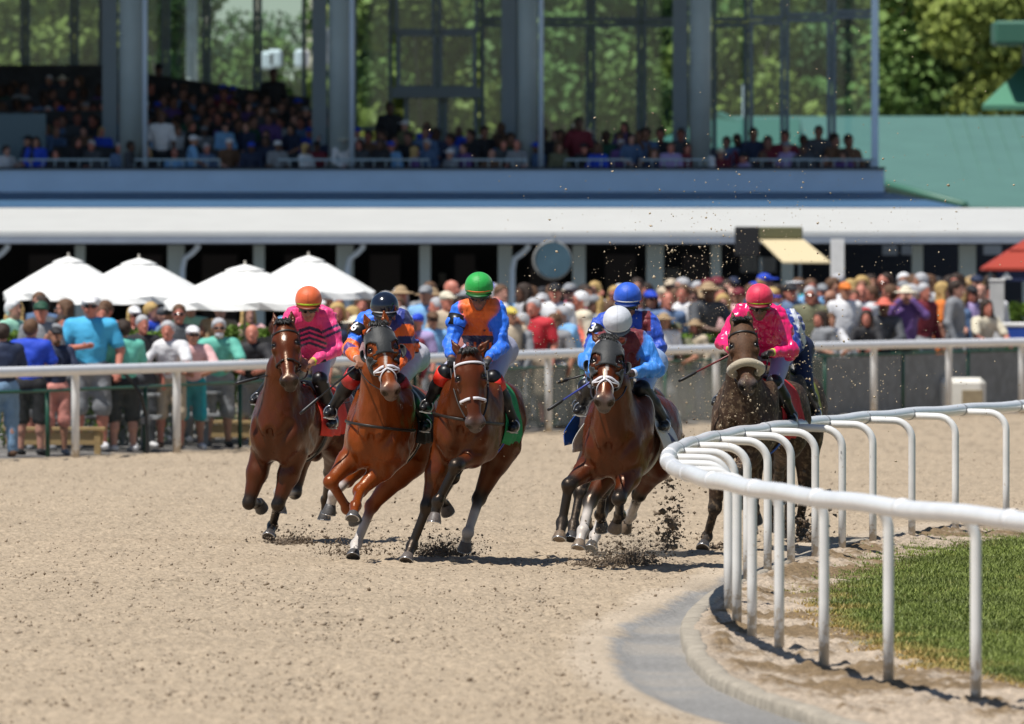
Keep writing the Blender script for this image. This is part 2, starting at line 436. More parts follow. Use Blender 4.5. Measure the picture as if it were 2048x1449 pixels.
        if fore:
            m = j0 + (j1 - j0) * .35
            pr.append(cone(j0 - d1 * .04, m, .108, .094, B, .06, tg='leg')); pr.append(cone(m, j1, .092, .050, lambda V, a=m, b=j1: fade(V, a, b, B, kc, .75), .04, tg='leg'))
            pr.append(ell(j1, (.060, .056, .066), np.stack([sd_of(d1), np.cross(d1, sd_of(d1)), d1], 1), kc, .025, 'leg'))
            pr.append(cone(j1, j2, .040, .034, lambda V, a=j1, b=j2: fade(V, a, b, cc, fc if white < 2 else wc, .45), .03, tg='leg'))
            tn = nrm(np.cross(np.cross(d1 + d2 * .1, d2), d2) + 1e-6) if np.linalg.norm(np.cross(d1, d2)) > .15 else -f
            pr.append(cone(j1 + tn * .016, j2 + tn * .018, .020, .022, fc if white >= 2 else cc, .02, tg='leg'))
        else:
            m = j0 + (j1 - j0) * .3
            pr.append(cone(W(-1.10, side_s * .13, 1.20), j0, .17, .135, B, .08, tg='leg'))
            pr.append(cone(j0, m, .135, .112, B, .06, tg='leg')); pr.append(cone(m, j1, .108, .052, lambda V, a=m, b=j1: fade(V, a, b, B, kc, .75), .04, tg='leg'))
            hb = nrm(d1 - d2) * .0 + (-f) * .04 + u * .02
            pr.append(ell(j1, (.058, .054, .068), np.stack([sd_of(d1), np.cross(d1, sd_of(d1)), d1], 1), kc, .025, 'leg'))
            pr.append(cone(j1 + hb, j1, .026, .04, kc, .03, tg='leg'))
            pr.append(cone(j1, j2, .044, .036, lambda V, a=j1, b=j2: fade(V, a, b, cc, fc if white < 2 else wc, .35), .03, tg='leg'))
            pr.append(cone(j1 + hb * .5, j2 - f * .016, .022, .022, fc if white >= 2 else cc, .02, tg='leg'))
        pr.append(ell(j2, (.048, .047, .052), np.stack([sd_of(d2), np.cross(d2, sd_of(d2)), d2], 1), fc, .02, 'leg'))
        pj = j2 + (j3 - j2) * .62
        pr.append(cone(j2, pj, .041, .040, fc, .025, tg='leg'))
        hoofs.append((pj, j3, white, side_s))
        return pts
    def sd_of(d):
        s_ = lf - d * (lf @ d); return nrm(s_)
    REST[sp['name']] = dict(legs={})
    for key, (chain, white) in sp['legs'].items():
        fore = key[0] == 'f'; s = -1 if key[1] == 'r' else 1     # horse's right = picture left
        root = W(.06, s * .155, .98) if fore else W(-.98, s * .17, 1.03)
        Ls = (.43, .31, .165) if fore else (.49, .40, .165)
        REST[sp['name']]['legs'][key] = leg(root, chain, Ls, None, white, s, fore)
    allp = pr + subs
    V, F = nets(allp, .0125)
    D0 = field(allp, V); V = V - grad(allp, V, .006) * D0[:, None] * .8
    Cc, am, prs = colours(pr, V)
    # shading muscle relief in real geometry
    q = (V - C0) @ R
    vn = vnoise(V @ np.array([[1, 0, 0], [0, 1, 0], [0, 0, .6]]), 10, 3, 3); body = np.array([p.tag in ('trunk', 'neck', 'leg') for p in prs])[am]
    G = grad(allp, V, .006); V = V + G * (vn * .024 * body * (q[:, 2] > .95))[:, None]
    # dark skin round the eyes, nostril hollows darkened in colour, face markings
    hq = (V - poll) @ HR
    face = (hq[:, 2] > .0) & (hq[:, 0] > .02) & (np.abs(hq[:, 1]) < .08)
    for s_ in (-1, 1):
        de = np.linalg.norm((V - Hh(.185, s_ * .078, .056)) / np.array([1, 1, 1]), axis=1); w_ = np.clip((.046 - de) / .016, 0, 1)[:, None]; Cc = Cc * (1 - w_ * .88)
        dn_ = np.linalg.norm(V - Hh(.570, s_ * .040, .014), axis=1); w_ = np.clip((.034 - dn_) / .010, 0, 1)[:, None]; Cc = Cc * (1 - w_ * .93)
    if sp.get('star'):
        mk = face & ((hq[:, 0] - .16) ** 2 / .0016 + (hq[:, 1] + .005) ** 2 / .00018 < 1); Cc[mk] = (.5, .45, .4)
    if sp.get('blaze'):
        x0, x1, wd = sp['blaze']; mk = face & (hq[:, 0] > x0) & (hq[:, 0] < x1) & (np.abs(hq[:, 1] + .003 * np.sin(hq[:, 0] * 40)) < wd); Cc[mk] = (.5, .44, .4)
    if sp.get('legdust') is not None: pass
    Cc = Cc * (1 + vnoise(V, 5, 8, 3)[:, None] * .35)
    if sp.get('dust', 0) > 0:
        dn = vnoise(V, 45, 5, 2); low = np.clip((dn - .07) * 6, 0, 1) * sp['dust'] * np.clip(1.25 - (q[:, 2] - 1.2) * 1.8, .12, 1); Cc = Cc * (1 - low[:, None]) + np.array((.24, .165, .10)) * low[:, None]
    Cc = np.clip(Cc, .004, .8)
    base = np.array([C0[0] - f[0] * .4, C0[1] - f[1] * .4, 0.0])
    root_o = empty('race_horse', base, sp['label'], 'horse', 'racehorses galloping in the bend')
    me = mesh_np('body', V - base, F, col=Cc)
    link('body', me, coat_dusty if sp.get('dust', 0) > .3 else coat, root_o)
    # hooves
    for (a_, b_, wh, s) in hoofs:
        d = nrm(b_ - a_); d2 = nrm(d * .75 + np.array([0, 0, -.45]) + f * .2); mb = MB()
        ref = sd_of(d2); bt = np.cross(d2, ref); Vh = []; Fh = []
        n_ = 16; prof = ((-.005, .036), (.004, .043), (.02, .047), (.075, .061), (.082, .060), (.082, .045), (.076, .02))
        fr = bt if (bt @ f) > 0 else -bt
        for (t, r_) in prof:
            for j in range(n_):
                an = 2 * math.pi * j / n_; cx = math.cos(an); rr = r_ * (1.12 if cx > 0 else .92)
                Vh.append(a_ - d * .0 + d2 * t * (1 if cx > -.2 else .82) + fr * (rr * cx + t * .18) + ref * r_ * math.sin(an))
        for i in range(len(prof) - 1):
            for j in range(n_):
                k = (j + 1) % n_; Fh.append((i * n_ + j, i * n_ + k, (i + 1) * n_ + k, (i + 1) * n_ + j))
        Fh.append(tuple(range(n_))[::-1]); Fh.append(tuple((len(prof) - 1) * n_ + j for j in range(n_)))
        mb.add(Vh, Fh, True)
        tone = sp.get('hoof', (.055, .050, .048)); tone = (.20, .15, .11) if wh >= 2 and sp.get('palehoof') else tone
        ho = mb.build('hoof', mat('hoof_%02d_%02d' % (tone[0] * 100, tone[1] * 100), tone, .5, noise=.3, nscale=40, bump=.002, bscale=80), root_o, base)
        # racing plate: thin metal rim on the sole
        rim = [a_ + d2 * .083 * (1 if math.cos(t) > -.2 else .84) + fr * (.056 * (1.12 if math.cos(t) > 0 else .9) * math.cos(t) + .014) + ref * .056 * math.sin(t) for t in np.linspace(-2.3, 2.3, 16)]
        mr = MB(); mr.tube(rim, .006, 6); rim_o = mr.build('horseshoe', m_metal, root_o, base); rim_o.parent = ho
    # eyes
    for s in (-1, 1):
        mb = MB(); mb.ball(Hh(.185, s * .074, .050), .0265, 12, 9); mb.build('eye', m_eye, root_o, base)
    # mane, forelock, tail
    mb = MB()
    for i in range(60):
        t = i / 69; p0 = crest0 + (crest1 - crest0) * t + u * (.03 + .05 * math.sin(t * math.pi)) ; p0 = p0 + u * .02
        sgn = sp.get('mane_side', 1); L = .06 + .03 * rng.random()
        dr = nrm(lf * sgn * (.8 + .3 * rng.random()) + u * (.5 - .9 * rng.random()) - f * .4)
        mb.tube([p0 - u * .02, p0 + dr * L * .4 + u * .02, p0 + dr * L - u * .03], [.010, .010, .002], 5)
    mb.build('mane', m_hair, root_o, base); mb = MB()
    for i in range(34):
        t = (i % 17) / 16 * 2 - 1; p0 = Hh(-.04 + .02 * rng.random(), t * .045, .085)
        L = .07 + .05 * rng.random()
        lift = sp.get('forelock', .5)
        mb.tube([p0, p0 + h * L * .2 + n * (.02 + .015 * rng.random()) - h * .05 * lift, p0 + h * L * (.9 - lift) + n * .03 + sd * t * .03], [.011, .010, .002], 5)
    mb.build('forelock', m_hair, root_o, base)
    mb = MB(); t0 = W(-1.40, 0, 1.36)
    for i in range(60):
        o = (rng.random(3) - .5); e = W(-1.75 - .2 * rng.random(), o[1] * .12 + sp.get('tail_side', .0), .95 + o[2] * .25); m_ = W(-1.62, o[1] * .10, 1.34 + o[0] * .06)
        mb.tube([t0, m_, e], [.014, .013, .002], 4)
    mb.build('tail', m_hair, root_o, base)
    info = dict(R=R, C0=C0, W=W, f=f, lf=lf, u=u, Hh=Hh, HR=HR, h=h, n=n, sd=sd, poll=poll, base=base, root=root_o, prims=pr, head=[x for x in pr if x.tag in ('head', 'neck')],
                trunk=[x for x in pr if x.tag in ('trunk', 'neck')], crest=(crest0, crest1))
    bridle(sp, info); tack(sp, info)
    return info

def fade(V, a, b, c0, c1, at):
    ba = b - a; t = np.clip(((V - a) @ ba) / (ba @ ba), 0, 1); w_ = 1 / (1 + np.exp(-(t - at) / .05)); return np.array(c0) * (1 - w_)[:, None] + np.array(c1) * w_[:, None]

def ring_on(prims, C, u_, v_, n_=36, off=.006, a0=0, a1=2 * math.pi, r0=.25, closed=True):
    an = np.linspace(a0, a1, n_, endpoint=not closed); D = np.cos(an)[:, None] * u_ + np.sin(an)[:, None] * v_
    pts = march(prims, C, D, r0, off); return pts, D
def path_on(prims, pts, ctr_fn, off=.006, r0=.25):
    pts = np.asarray(pts, float); C = np.array([ctr_fn(p) for p in pts]); D = np.array([nrm(p - c) for p, c in zip(pts, C)])
    return march(prims, C, D, r0, off), D
def resamp(pts, n_):
    pts = np.asarray(pts, float); t = np.linspace(0, len(pts) - 1, n_); i = np.clip(t.astype(int), 0, len(pts) - 2); f_ = (t - i)[:, None]
    return pts[i] * (1 - f_) + pts[i + 1] * f_

def bridle(sp, I):
    Hh, h, n, sd, base = I['Hh'], I['h'], I['n'], I['sd'], I['base']; hp = [x for x in I['prims'] if x.tag == 'head']
    bc = m_whitetack if sp.get('white_bridle') else m_lea; nbm = m_whitetack if sp.get('white_nose') or sp.get('white_bridle') else m_lea
    br = empty('bridle', (0, 0, 0)); br.parent = I['root']
    def sub(name, mb, m): o = mb.build(name, m, br, base); return o
    axis = lambda p: Hh((p - I['poll']) @ h, 0, -.03)
    # browband and crown piece
    pts, D = ring_on(hp, Hh(.075, 0, -.01), n, sd, 24, .006, -1.7, 1.7, closed=False); mb = MB(); mb.ribbon(pts, D, .020 if not sp.get('hood') else .012, .004); sub('browband', mb, bc)
    pts, D = ring_on(hp, Hh(.02, 0, -.03), -h * .5 + n * .2, sd, 20, .01, -1.9, 1.9, closed=False)
    # cheek straps
    for s in (-1, 1):
        way = resamp([Hh(.03, s * .09, .02), Hh(.16, s * .10, -.02), Hh(.30, s * .075, -.03), Hh(.42, s * .06, -.045), Hh(.485, s * .05, -.05)], 18)
        pts, D = path_on(hp, way, axis, .007); mb = MB(); mb.ribbon(pts, D, .016, .004); sub('cheek_strap', mb, bc)
        mb = MB(); rp = pts[-1]; mb.tube([rp + .027 * (math.cos(t) * h + math.sin(t) * n) + sd * s * .006 for t in np.linspace(0, 2 * math.pi, 18)[:-1]], .0042, 6, closed=True); sub('bit_ring', mb, m_metal)
        I['bit%d' % s] = rp
    # noseband
    pts, D = ring_on(hp, Hh(.36, 0, -.03), n, sd, 32, .008); mb = MB()
    if sp.get('fleece'):
        pts, D = ring_on(hp, Hh(.38, 0, -.03), n, sd, 22, .034, -1.95, 1.95, closed=False)
        mb.tube(pts, [.022] + [.036] * 20 + [.022], 14); o = sub('noseband', mb, m_fleece); o['label'] = 'thick cream sheepskin noseband'
    else:
        mb.ribbon(pts, D, .026 if sp.get('white_nose') or sp.get('white_bridle') else .018, .007); sub('noseband', mb, nbm)
    if sp.get('cross'):
        for s in (-1, 1):
            way = resamp([Hh(.36, s * .065, -.02), Hh(.40, s * .035, .05), Hh(.385, 0, .06)], 10); pts, D = path_on(hp, way, axis, .009); mb = MB(); mb.ribbon(pts, D, .012, .004); sub('cross_strap', mb, m_whitetack)
            way = resamp([Hh(.385, 0, .06), Hh(.44, s * .05, .03), Hh(.49, s * .06, -.05)], 10); pts, D = path_on(hp, way, axis, .009); mb = MB(); mb.ribbon(pts, D, .011, .004); sub('cross_strap', mb, m_whitetack)
    # blinker hood
    if sp.get('hood'):
        nx, na = 26, 56; xs = np.linspace(-.02, .30, nx); an = np.linspace(0, 2 * math.pi, na, endpoint=False)
        Cn = np.array([Hh(x, 0, -.03) for x in xs])[:, None, :]; D = (np.cos(an)[:, None] * n + np.sin(an)[:, None] * sd)[None] * np.ones((nx, 1, 1))
        V = march(hp, Cn, D, .2, .010); V2 = march(hp, Cn, D, .2, .003)
        a2 = (an + math.pi) % (2 * math.pi) - math.pi
        keep = np.ones((nx - 1, na), bool)
        for i in range(nx - 1):
            x = (xs[i] + xs[i + 1]) / 2
            for j in range(na):
                a_ = abs(a2[j]); 
                if ((x - .19) / .056) ** 2 + ((a_ - .84) / .46) ** 2 < 1: keep[i, j] = False
                if x > .245 and a_ < .95 - (x - .245) * 6: keep[i, j] = False
                if x < .03 and .55 < a_ < 1.3: keep[i, j] = False
        F = [(i * na + j, i * na + (j + 1) % na, (i + 1) * na + (j + 1) % na, (i + 1) * na + j) for i in range(nx - 1) for j in range(na) if keep[i, j]]
        mb = MB(); mb.add(V.reshape(-1, 3), F, True)
        hd = mb.build('hood', m_hood, I['root'], base); md = hd.modifiers.new('s', 'SOLIDIFY'); md.thickness = .006; md.offset = -1
        for s in (-1, 1):      # blinker cup behind each eye and white piping over the ears
            c = Hh(.19, s * .112, .005); mb = MB(); rows = []
            m1 = 9; m2 = 7; Vc = []; Fc = []
            for i in range(m1):
                th = math.pi * (i / (m1 - 1)) - math.pi / 2
                for j in range(m2):
                    ph = (math.pi / 2) * j / (m2 - 1)
                    Vc.append(c + h * .062 * math.sin(th) + (sd * s * .040 * math.cos(ph) - n * .052 * math.sin(ph) + n * .018) * math.cos(th))
            for i in range(m1 - 1):
                for j in range(m2 - 1): Fc.append((i * m2 + j, i * m2 + j + 1, (i + 1) * m2 + j + 1, (i + 1) * m2 + j))
            mb.add(Vc, Fc, True); o = mb.build('blinker_cup', m_hood, I['root'], base); o.parent = hd
            md = o.modifiers.new('s', 'SOLIDIFY'); md.thickness = .006
            way = resamp([Hh(.005, s * .015, .10), Hh(-.005, s * .05, .10), Hh(.02, s * .085, .07)], 10); pts, D = path_on(hp, way, axis, .014); mb = MB(); mb.ribbon(pts, D, .012, .004); o = mb.build('ear_piping', m_whitetack, I['root'], base); o.parent = hd

def tack(sp, I):
    W, R, C0, base = I['W'], I['R'], I['C0'], I['base']; tp = [x for x in I['prims'] if x.tag in ('trunk', 'neck', 'leg')]; tt = [x for x in I['prims'] if x.tag in ('trunk',)]
    tk = empty('saddle_set', (0, 0, 0)); tk.parent = I['root']
    # saddlecloth
    cc = sp['cloth']; nx, na = 22, 44; x0, x1 = sp.get('cloth_x', (-.22, -.92)); down = sp.get('cloth_down', 1.75)
    xs = np.linspace(x0, x1, nx); an = np.linspace(-down, down, na)
    Cn = np.array([W(x, 0, 1.16) for x in xs])[:, None, :]; D = (np.cos(an)[:, None] * I['u'] + np.sin(an)[:, None] * I['lf'])[None] * np.ones((nx, 1, 1))
    V = march(tt, Cn, D, .5, .012)
    loc = np.stack(np.meshgrid(xs, an, indexing='ij'), -1)
    edge = np.clip((np.abs(loc[..., 1]) - 1.0) / .7, 0, 1); wav = np.sin(loc[..., 0] * 21 + loc[..., 1] * 2) * .014 + np.sin(loc[..., 0] * 9) * .012
    back = np.clip((x0 - loc[..., 0]) / (x0 - x1), 0, 1)
    V = V + D * (edge * (.012 + wav + np.maximum(back, sp.get('front', .3) * (1 - back)) * sp.get('flap', .03)))[..., None]
    A = np.asarray(sp.get('clothcol2', cc)); C = np.broadcast_to(np.array(cc), V.shape).copy()
    if 'clothfn' in sp: C = sp['clothfn'](loc, C)
    F = np.array([(i * na + j, (i + 1) * na + j, (i + 1) * na + j + 1, i * na + j + 1) for i in range(nx - 1) for j in range(na - 1)])
    me = mesh_np('saddlecloth', V.reshape(-1, 3) - base, F, col=C.reshape(-1, 3)); o = link('saddlecloth', me, mat('saddlecloth', attr=True, rough=.75, noise=.12, nscale=25, bump=.004, bscale=25), tk)
    md = o.modifiers.new('s', 'SOLIDIFY'); md.thickness = .006; md.offset = 1
    # tiny race saddle
    xs = np.linspace(-.30, -.62, 12); an = np.linspace(-.75, .75, 17); Cn = np.array([W(x, 0, 1.16) for x in xs])[:, None, :]
    D = (np.cos(an)[:, None] * I['u'] + np.sin(an)[:, None] * I['lf'])[None] * np.ones((12, 1, 1)); V = march(tt, Cn, D, .5, .03); F = np.array([(i * 17 + j, (i + 1) * 17 + j, (i + 1) * 17 + j + 1, i * 17 + j + 1) for i in range(11) for j in range(16)])
    me = mesh_np('saddle', V.reshape(-1, 3) - base, F); o = link('saddle', me, m_lea, tk); md = o.modifiers.new('s', 'SOLIDIFY'); md.thickness = .02; md.offset = 1
    # girth and breast collar
    pts, D = ring_on(tt, W(-.34, 0, 1.16), I['u'], I['lf'], 44, .016); mb = MB(); mb.ribbon(pts, D, .075, .005); mb.build('girth', mat('girth_%d' % int(sp.get('girth', (.02, .02, .02))[2] * 100), sp.get('girth', (.02, .02, .02)), .7), tk, base)
    if sp.get('collar', True):
        an = np.linspace(-1.75, 1.75, 40); Cn = W(-.02, 0, 1.22); D = np.cos(an)[:, None] * I['f'] + np.sin(an)[:, None] * I['lf'] + 0 * I['u']
        pts = march(tp, Cn, D, .6, .010); mb = MB(); mb.ribbon(pts, D, .024, .004); mb.build('breast_collar', m_lea, tk, base)

def reins(I, hands, parent_mat=m_lea):
    """from the bit rings to the rider's hands"""
    for s in (-1, 1):
        a = I['bit%d' % s]; b = hands[s]; mid = (a + b) / 2 - np.array([0, 0, .05]) + I['lf'] * s * .06
        t = np.linspace(0, 1, 14)[:, None]; pts = (1 - t) ** 2 * a + 2 * t * (1 - t) * mid + t * t * b
        mb = MB(); mb.tube(pts, .0085, 6, flat=.4); mb.build('rein', parent_mat, I['root'], I['base'])

def push_out(I, p, g=.06):
    for _ in range(6):
        d = float(field(I['trunk'], p[None])[0]);
        if d >= g: break
        n_ = grad(I['trunk'], p[None])[0]; n_ = n_ - I['u'] * (n_ @ I['u']); n_ = nrm(n_); p = p + n_ * (g - d)
    return p
# ------------------------------------------------------------------ jockeys
SKIN = (.42, .20, .13)
m_skin = mat('skin', rough=.5, attr=True, noise=.08, nscale=30)
m_silk = mat('silks', rough=.5, attr=True, noise=.06, nscale=12, bump=.009, bscale=32, spec=.5, sheen=.2, stretch=(1.6, 1, .6))
m_satin = mat('satin', rough=.26, attr=True, noise=.05, nscale=12, bump=.012, bscale=9, spec=.8, coat=.25, stretch=(2.2, 1, .5))
m_breech = mat('breeches', (.60, .60, .66), .6, noise=.08, nscale=20, bump=.003, bscale=30)
m_boot = mat('boots', (.010, .010, .012), .36, spec=.4, noise=.2, nscale=30)
m_gog = mat('goggles', (.008, .008, .010), .12, spec=.7)
m_glove = mat('gloves', (.012, .012, .014), .6)
m_whip = mat('whip_leather', (.012, .012, .014), .45)
m_white = mat('white_cloth', (.78, .78, .80), .6)

def make_rider(sp, I):
    W, f, lf, u = I['W'], I['f'], I['lf'], I['u']
    def at(px, py, x):      # the point of the sight line at the depth of trunk-local x
        return P(px, py, W(x, 0, 1.6)[1])
    skin = np.array(sp.get('skin', SKIN)); head = at(*sp['cap'], sp.get('headx', .14))
    Rr = .113
    look = nrm(sp.get('look', (-.03, -1, -.30))); hu0 = np.array(sp.get('headup', (0, 0, 1.))); sx = nrm(np.cross(look, hu0)); hup = np.cross(sx, look)   # sx: rider's right -> picture left? 
    HF = np.stack([look, sx, hup], 1); H = lambda x, y, z: head + HF @ np.array([x, y, z], float); HL = lambda x, y, z: H(x, y, z - .024)
    SHx = sp.get('shx', -.06)
    S1 = {s: at(*sp['sho'][i], SHx) for i, s in ((0, -1), (1, 1))}
    E1 = {s: at(*sp['elb'][i], sp.get('elx', (.02, .02))[i]) for i, s in ((0, -1), (1, 1))}
    H1 = {s: at(*sp['hand'][i], sp.get('hax', (.24, .24))[i]) for i, s in ((0, -1), (1, 1))}
    K1 = {s: at(*sp['knee'][i], -.08) for i, s in ((0, -1), (1, 1))}
    A1 = {s: at(*sp['foot'][i], sp.get('ftx', -.30)) for i, s in ((0, -1), (1, 1))}
    for s in (-1, 1): K1[s] = push_out(I, K1[s], .03); A1[s] = push_out(I, A1[s], .055)
    neck = (S1[-1] + S1[1]) / 2 + np.array([0, .0, .03]); pel = W(*sp.get('pel', (-.58, 0, 1.80)))
    pel = pel
    HP = {s: pel + lf * s * .11 for s in (-1, 1)}
    def skel(g, col, parts, k=.04, cfn=None):
        """g: extra thickness"""
        pr = []; c = col
        if 'torso' in parts:
            ch = neck + (pel - neck) * .30 - np.array([0, 0, .045]); wa = neck + (pel - neck) * .72
            sh = nrm(S1[1] - S1[-1])
            pr.append(cone(S1[-1] * .85 + S1[1] * .15, S1[1] * .85 + S1[-1] * .15, .078 + g, .078 + g, c, k, tg='torso'))
            pr.append(cone(ch - sh * .07, ch + sh * .06, .105 + g, .105 + g, c, .08, tg='torso')); pr.append(cone(ch, wa, .112 + g, .108 + g, c, .08, sh, 1.15, tg='torso'))
            pr.append(cone(wa, pel, .110 + g, .118 + g, c, .06, sh, 1.15, tg='torso'))
            pr.append(cone(neck + (pel - neck) * .1 + np.array([0, 0, -.02]), neck + (pel - neck) * .55 - u * .09, .09 + g, .10 + g, c, .08, sh, 1.3, tg='torso'))
        if 'neck' in parts: pr.append(cone(neck, H(-.02, 0, -.11), .055, .052, c, .03, tg='neck'))
        for s in (-1, 1):
            if 'arm' in parts:
                cs = cfn(s) if cfn else c
                pr.append(cone(S1[s], E1[s], .058 + g, .047 + g, cs, .03, tg='arm'))
                wr = E1[s] + (H1[s] - E1[s]) * (.80 if g > 0 else 1)
                pr.append(cone(E1[s], wr, .045 + g * 1.3, .030 + g * .8, cs, .025, tg='arm'))
            if 'leg' in parts:
                pr.append(cone(HP[s], K1[s], .082 + g, .058 + g, c, .05, tg='leg')); pr.append(cone(K1[s], K1[s] + (A1[s] - K1[s]) * (.40 if parts != 'all' and g > 0 else 1), .054 + g, .046 + g if g > 0 else .036, c, .03, tg='leg'))
            if 'hip' in parts: pr.append(ell(pel + lf * s * .09 - f * .04, (.15 + g, .12 + g, .12 + g), np.stack([f, lf, u], 1), c, .06, 'hip'))
        return pr
    base = np.array([pel[0], pel[1], 0.0]); rt = empty('person', I['base'] + np.array([0, 0, .02]), sp['rider_label'], 'jockey', 'jockeys riding the racehorses'); base = np.array(rt.location)
    # body: one continuous skin
    sc = lambda c: tuple(skin * c)
    pr = skel(0, tuple(skin), ['torso', 'arm', 'leg', 'hip', 'neck'])
    pr.append(ell(HL(0, 0, -.005), (.098, .078, .105), HF, tuple(skin), .03, 'head'))
    pr.append(ell(HL(.035, 0, -.085), (.062, .058, .065), HF, sc(.95), .03, 'head'))
    pr.append(ell(HL(.070, 0, -.135), (.028, .030, .024), HF, sc(.95), .03, 'head'))            # chin
    pr.append(cone(HL(.090, 0, -.045), HL(.118, 0, -.082), .009, .015, sc(1.05), .012, tg='head'))     # nose
    for s in (-1, 1):
        pr.append(ell(HL(.068, s * .034, -.075), (.024, .022, .02), HF, sc(1.05), .015, 'head')); pr.append(ell(HL(-.005, s * .080, -.065), (.020, .010, .032), HF, sc(1.0), .01, 'head'))
        pr.append(ell(HL(.092, s * .030, -.045), (.012, .016, .010), HF, tuple(skin * .35), .01, 'head', '-'))
    pr.append(cone(HL(.092, -.022, -.108), HL(.092, .022, -.108), .009, .009, (.36, .12, .09), .008, tg='head')); pr.append(cone(HL(.104, -.020, -.108), HL(.104, .020, -.108), .002, .002, (.1, .03, .03), .004, tg='head', op='-'))
    gl = sp.get('gloves', (0, 0)); fprims = {}
    for s in (-1, 1):
        i = 0 if s < 0 else 1
        hc = H1[s]; fd = nrm(hc - E1[s]); wr = hc - fd * .03
        inn = nrm(-lf * s * .75 + f * .25 - u * .3); inn = nrm(inn - fd * (inn @ fd)); bk = np.cross(fd, inn)
        bk = bk if bk @ u > 0 else -bk
        hcol = (.014, .014, .016) if gl[i] else tuple(skin * 1.05)
        palm = hc + fd * .03; fp = []
        fp.append(ell(palm, (.046, .040, .019), np.stack([fd, inn, bk], 1), hcol, .012, 'hand'))
        for q_ in range(4):
            o = (q_ - 1.5) * .0195; L = (.9, 1, .95, .78)[q_]; k0 = palm + fd * .040 + inn * o; k1 = k0 + (fd * .022 - bk * .026) * L; k2 = k1 + (-fd * .012 - bk * .022) * L; k3 = k2 + (-fd * .020 + bk * .002) * L
            fp += [cone(k0 - fd * .02, k0, .0100, .0105, hcol, .006, tg='hand'), cone(k0, k1, .0105, .0095, hcol, .004, tg='hand'), cone(k1, k2, .0095, .0088, hcol, .004, tg='hand'), cone(k2, k3, .0088, .0075, hcol, .004, tg='hand')]
        t0 = palm - fd * .025 + inn * .033; t1 = t0 + inn * .020 + fd * .028 - bk * .010; t2 = t1 + fd * .022 - inn * .012 - bk * .018
        fp += [cone(t0, t1, .014, .0115, hcol, .008, tg='hand'), cone(t1, t2, .0115, .009, hcol, .004, tg='hand')]
        pr += fp; fprims[s] = (hc + fd * .045 - bk * .028, fd, inn, bk)
    V, F = nets(pr, .0085); C, am, _ = colours(pr, V, .004)
    link('body', mesh_np('body', V - base, F, col=C), m_skin, rt)
    # silks
    cfn = sp.get('silkfn'); c0 = sp['silk']; sl_ = sp.get('sleeve', c0)
    sp_ = skel(.011, c0, ['torso', 'arm'], cfn=lambda s: sl_)
    for s in (-1, 1): sp_.append(ell(S1[s] + (E1[s] - S1[s]) * .35, (.068, .060, .068), None, sl_, .05, 'arm'))
    # cut the silks at the waist so the breeches show
    cutd = nrm(pel - neck)
    wr_seed = sp.get('seed', 1)
    hf = lambda X: (vnoise(X * np.array([1, 1, .55]), 22, wr_seed, 2)) * .040 + np.abs(vnoise(X * np.array([.6, 1, 1.6]), 13, wr_seed + 5, 1)) * -.030
    V, F = nets(sp_, .009, disp=hf); C, am, prs = colours(sp_, V, .006)
    tags = np.array([p.tag == 'arm' for p in prs])[am]
    loc = dict(V=V, arm=tags, neck=neck, pel=pel, lf=lf, u=u, f=f, S=S1, E=E1, H=H1, side=((V - (S1[-1] + S1[1]) / 2) @ nrm(S1[1] - S1[-1])))
    if cfn: C = cfn(loc, C.copy())
    link('silks', mesh_np('silks', V - base, F, col=C), m_satin if sp.get('satin') else m_silk, rt)
    for s in (-1, 1):        # cuffs
        i = 0 if s < 0 else 1; d = nrm(H1[s] - E1[s]); c = E1[s] + (H1[s] - E1[s]) * .86; mb = MB(); mb.tube([c - d * .012, c, c + d * .014], [.037, .038, .035], 14); mb.build('cuff', mat('cuff_%s' % sp['name'], sp.get('cuff', (.7, .7, .72)), .6), rt, base)
    # breeches, boots
    bp = skel(.010, (1, 1, 1), ['leg', 'hip']); bp.append(cone(pel, pel + (neck - pel) * .42, .125, .118, (1, 1, 1), .06, lf, 1.2))
    V, F = nets(bp, .011, disp=lambda X: vnoise(X, 16, 4, 2) * .010); link('breeches', mesh_np('breeches', V - base, F), mat('breeches_' + sp['name'], sp['breech'], .6, bump=.003, bscale=30) if 'breech' in sp else m_breech, rt)
    for s in (-1, 1):
        k, a = K1[s], A1[s]; toe = a + f * .13 - u * .045 + lf * s * .01; top = k - (a - k) * .03
        q_ = [cone(top, k + (a - k) * .45, .074, .062, (1, 1, 1), .02), cone(k + (a - k) * .45, a, .060, .040, (1, 1, 1), .03), cone(a - f * .05 - u * .05, a, .034, .040, (1, 1, 1), .03), cone(a - u * .035, toe, .036, .028, (1, 1, 1), .03, lf, 1.2)]
        V, F = nets(q_, .009); bt = link('boot', mesh_np('boot', V - base, F), m_boot, rt)
        if 'boottop' in sp:
            c = k + (a - k) * .10; d = nrm(a - k); mb = MB(); mb.tube([c - d * .055, c, c + d * .055], [.079, .078, .073], 18); o = mb.build('boot_top', mat('boottop_' + sp['name'], sp['boottop'], .4), rt, base); o.parent = bt
        # stirrup iron and leather
        mb = MB(); c = a + f * .045 - u * .05; mb.tube([c + lf * .055 * math.sin(t) + u * (.055 * math.cos(t) + .02) for t in np.linspace(0, 2 * math.pi, 17)[:-1]], .007, 6, closed=True); mb.beam(c - lf * .05 - u * .03, c + lf * .05 - u * .03, .045, .008)
        st = mb.build('stirrup', m_metal, I['root'], I['base']); mb = MB(); mb.beam(c + u * .075, W(-.40, s * .20, 1.42), .022, .004); mb.build('stirrup_leather', m_lea, I['root'], I['base'])
    # helmet with cap cover, band, peak
    hc = np.array(sp['capcol']); hp = []
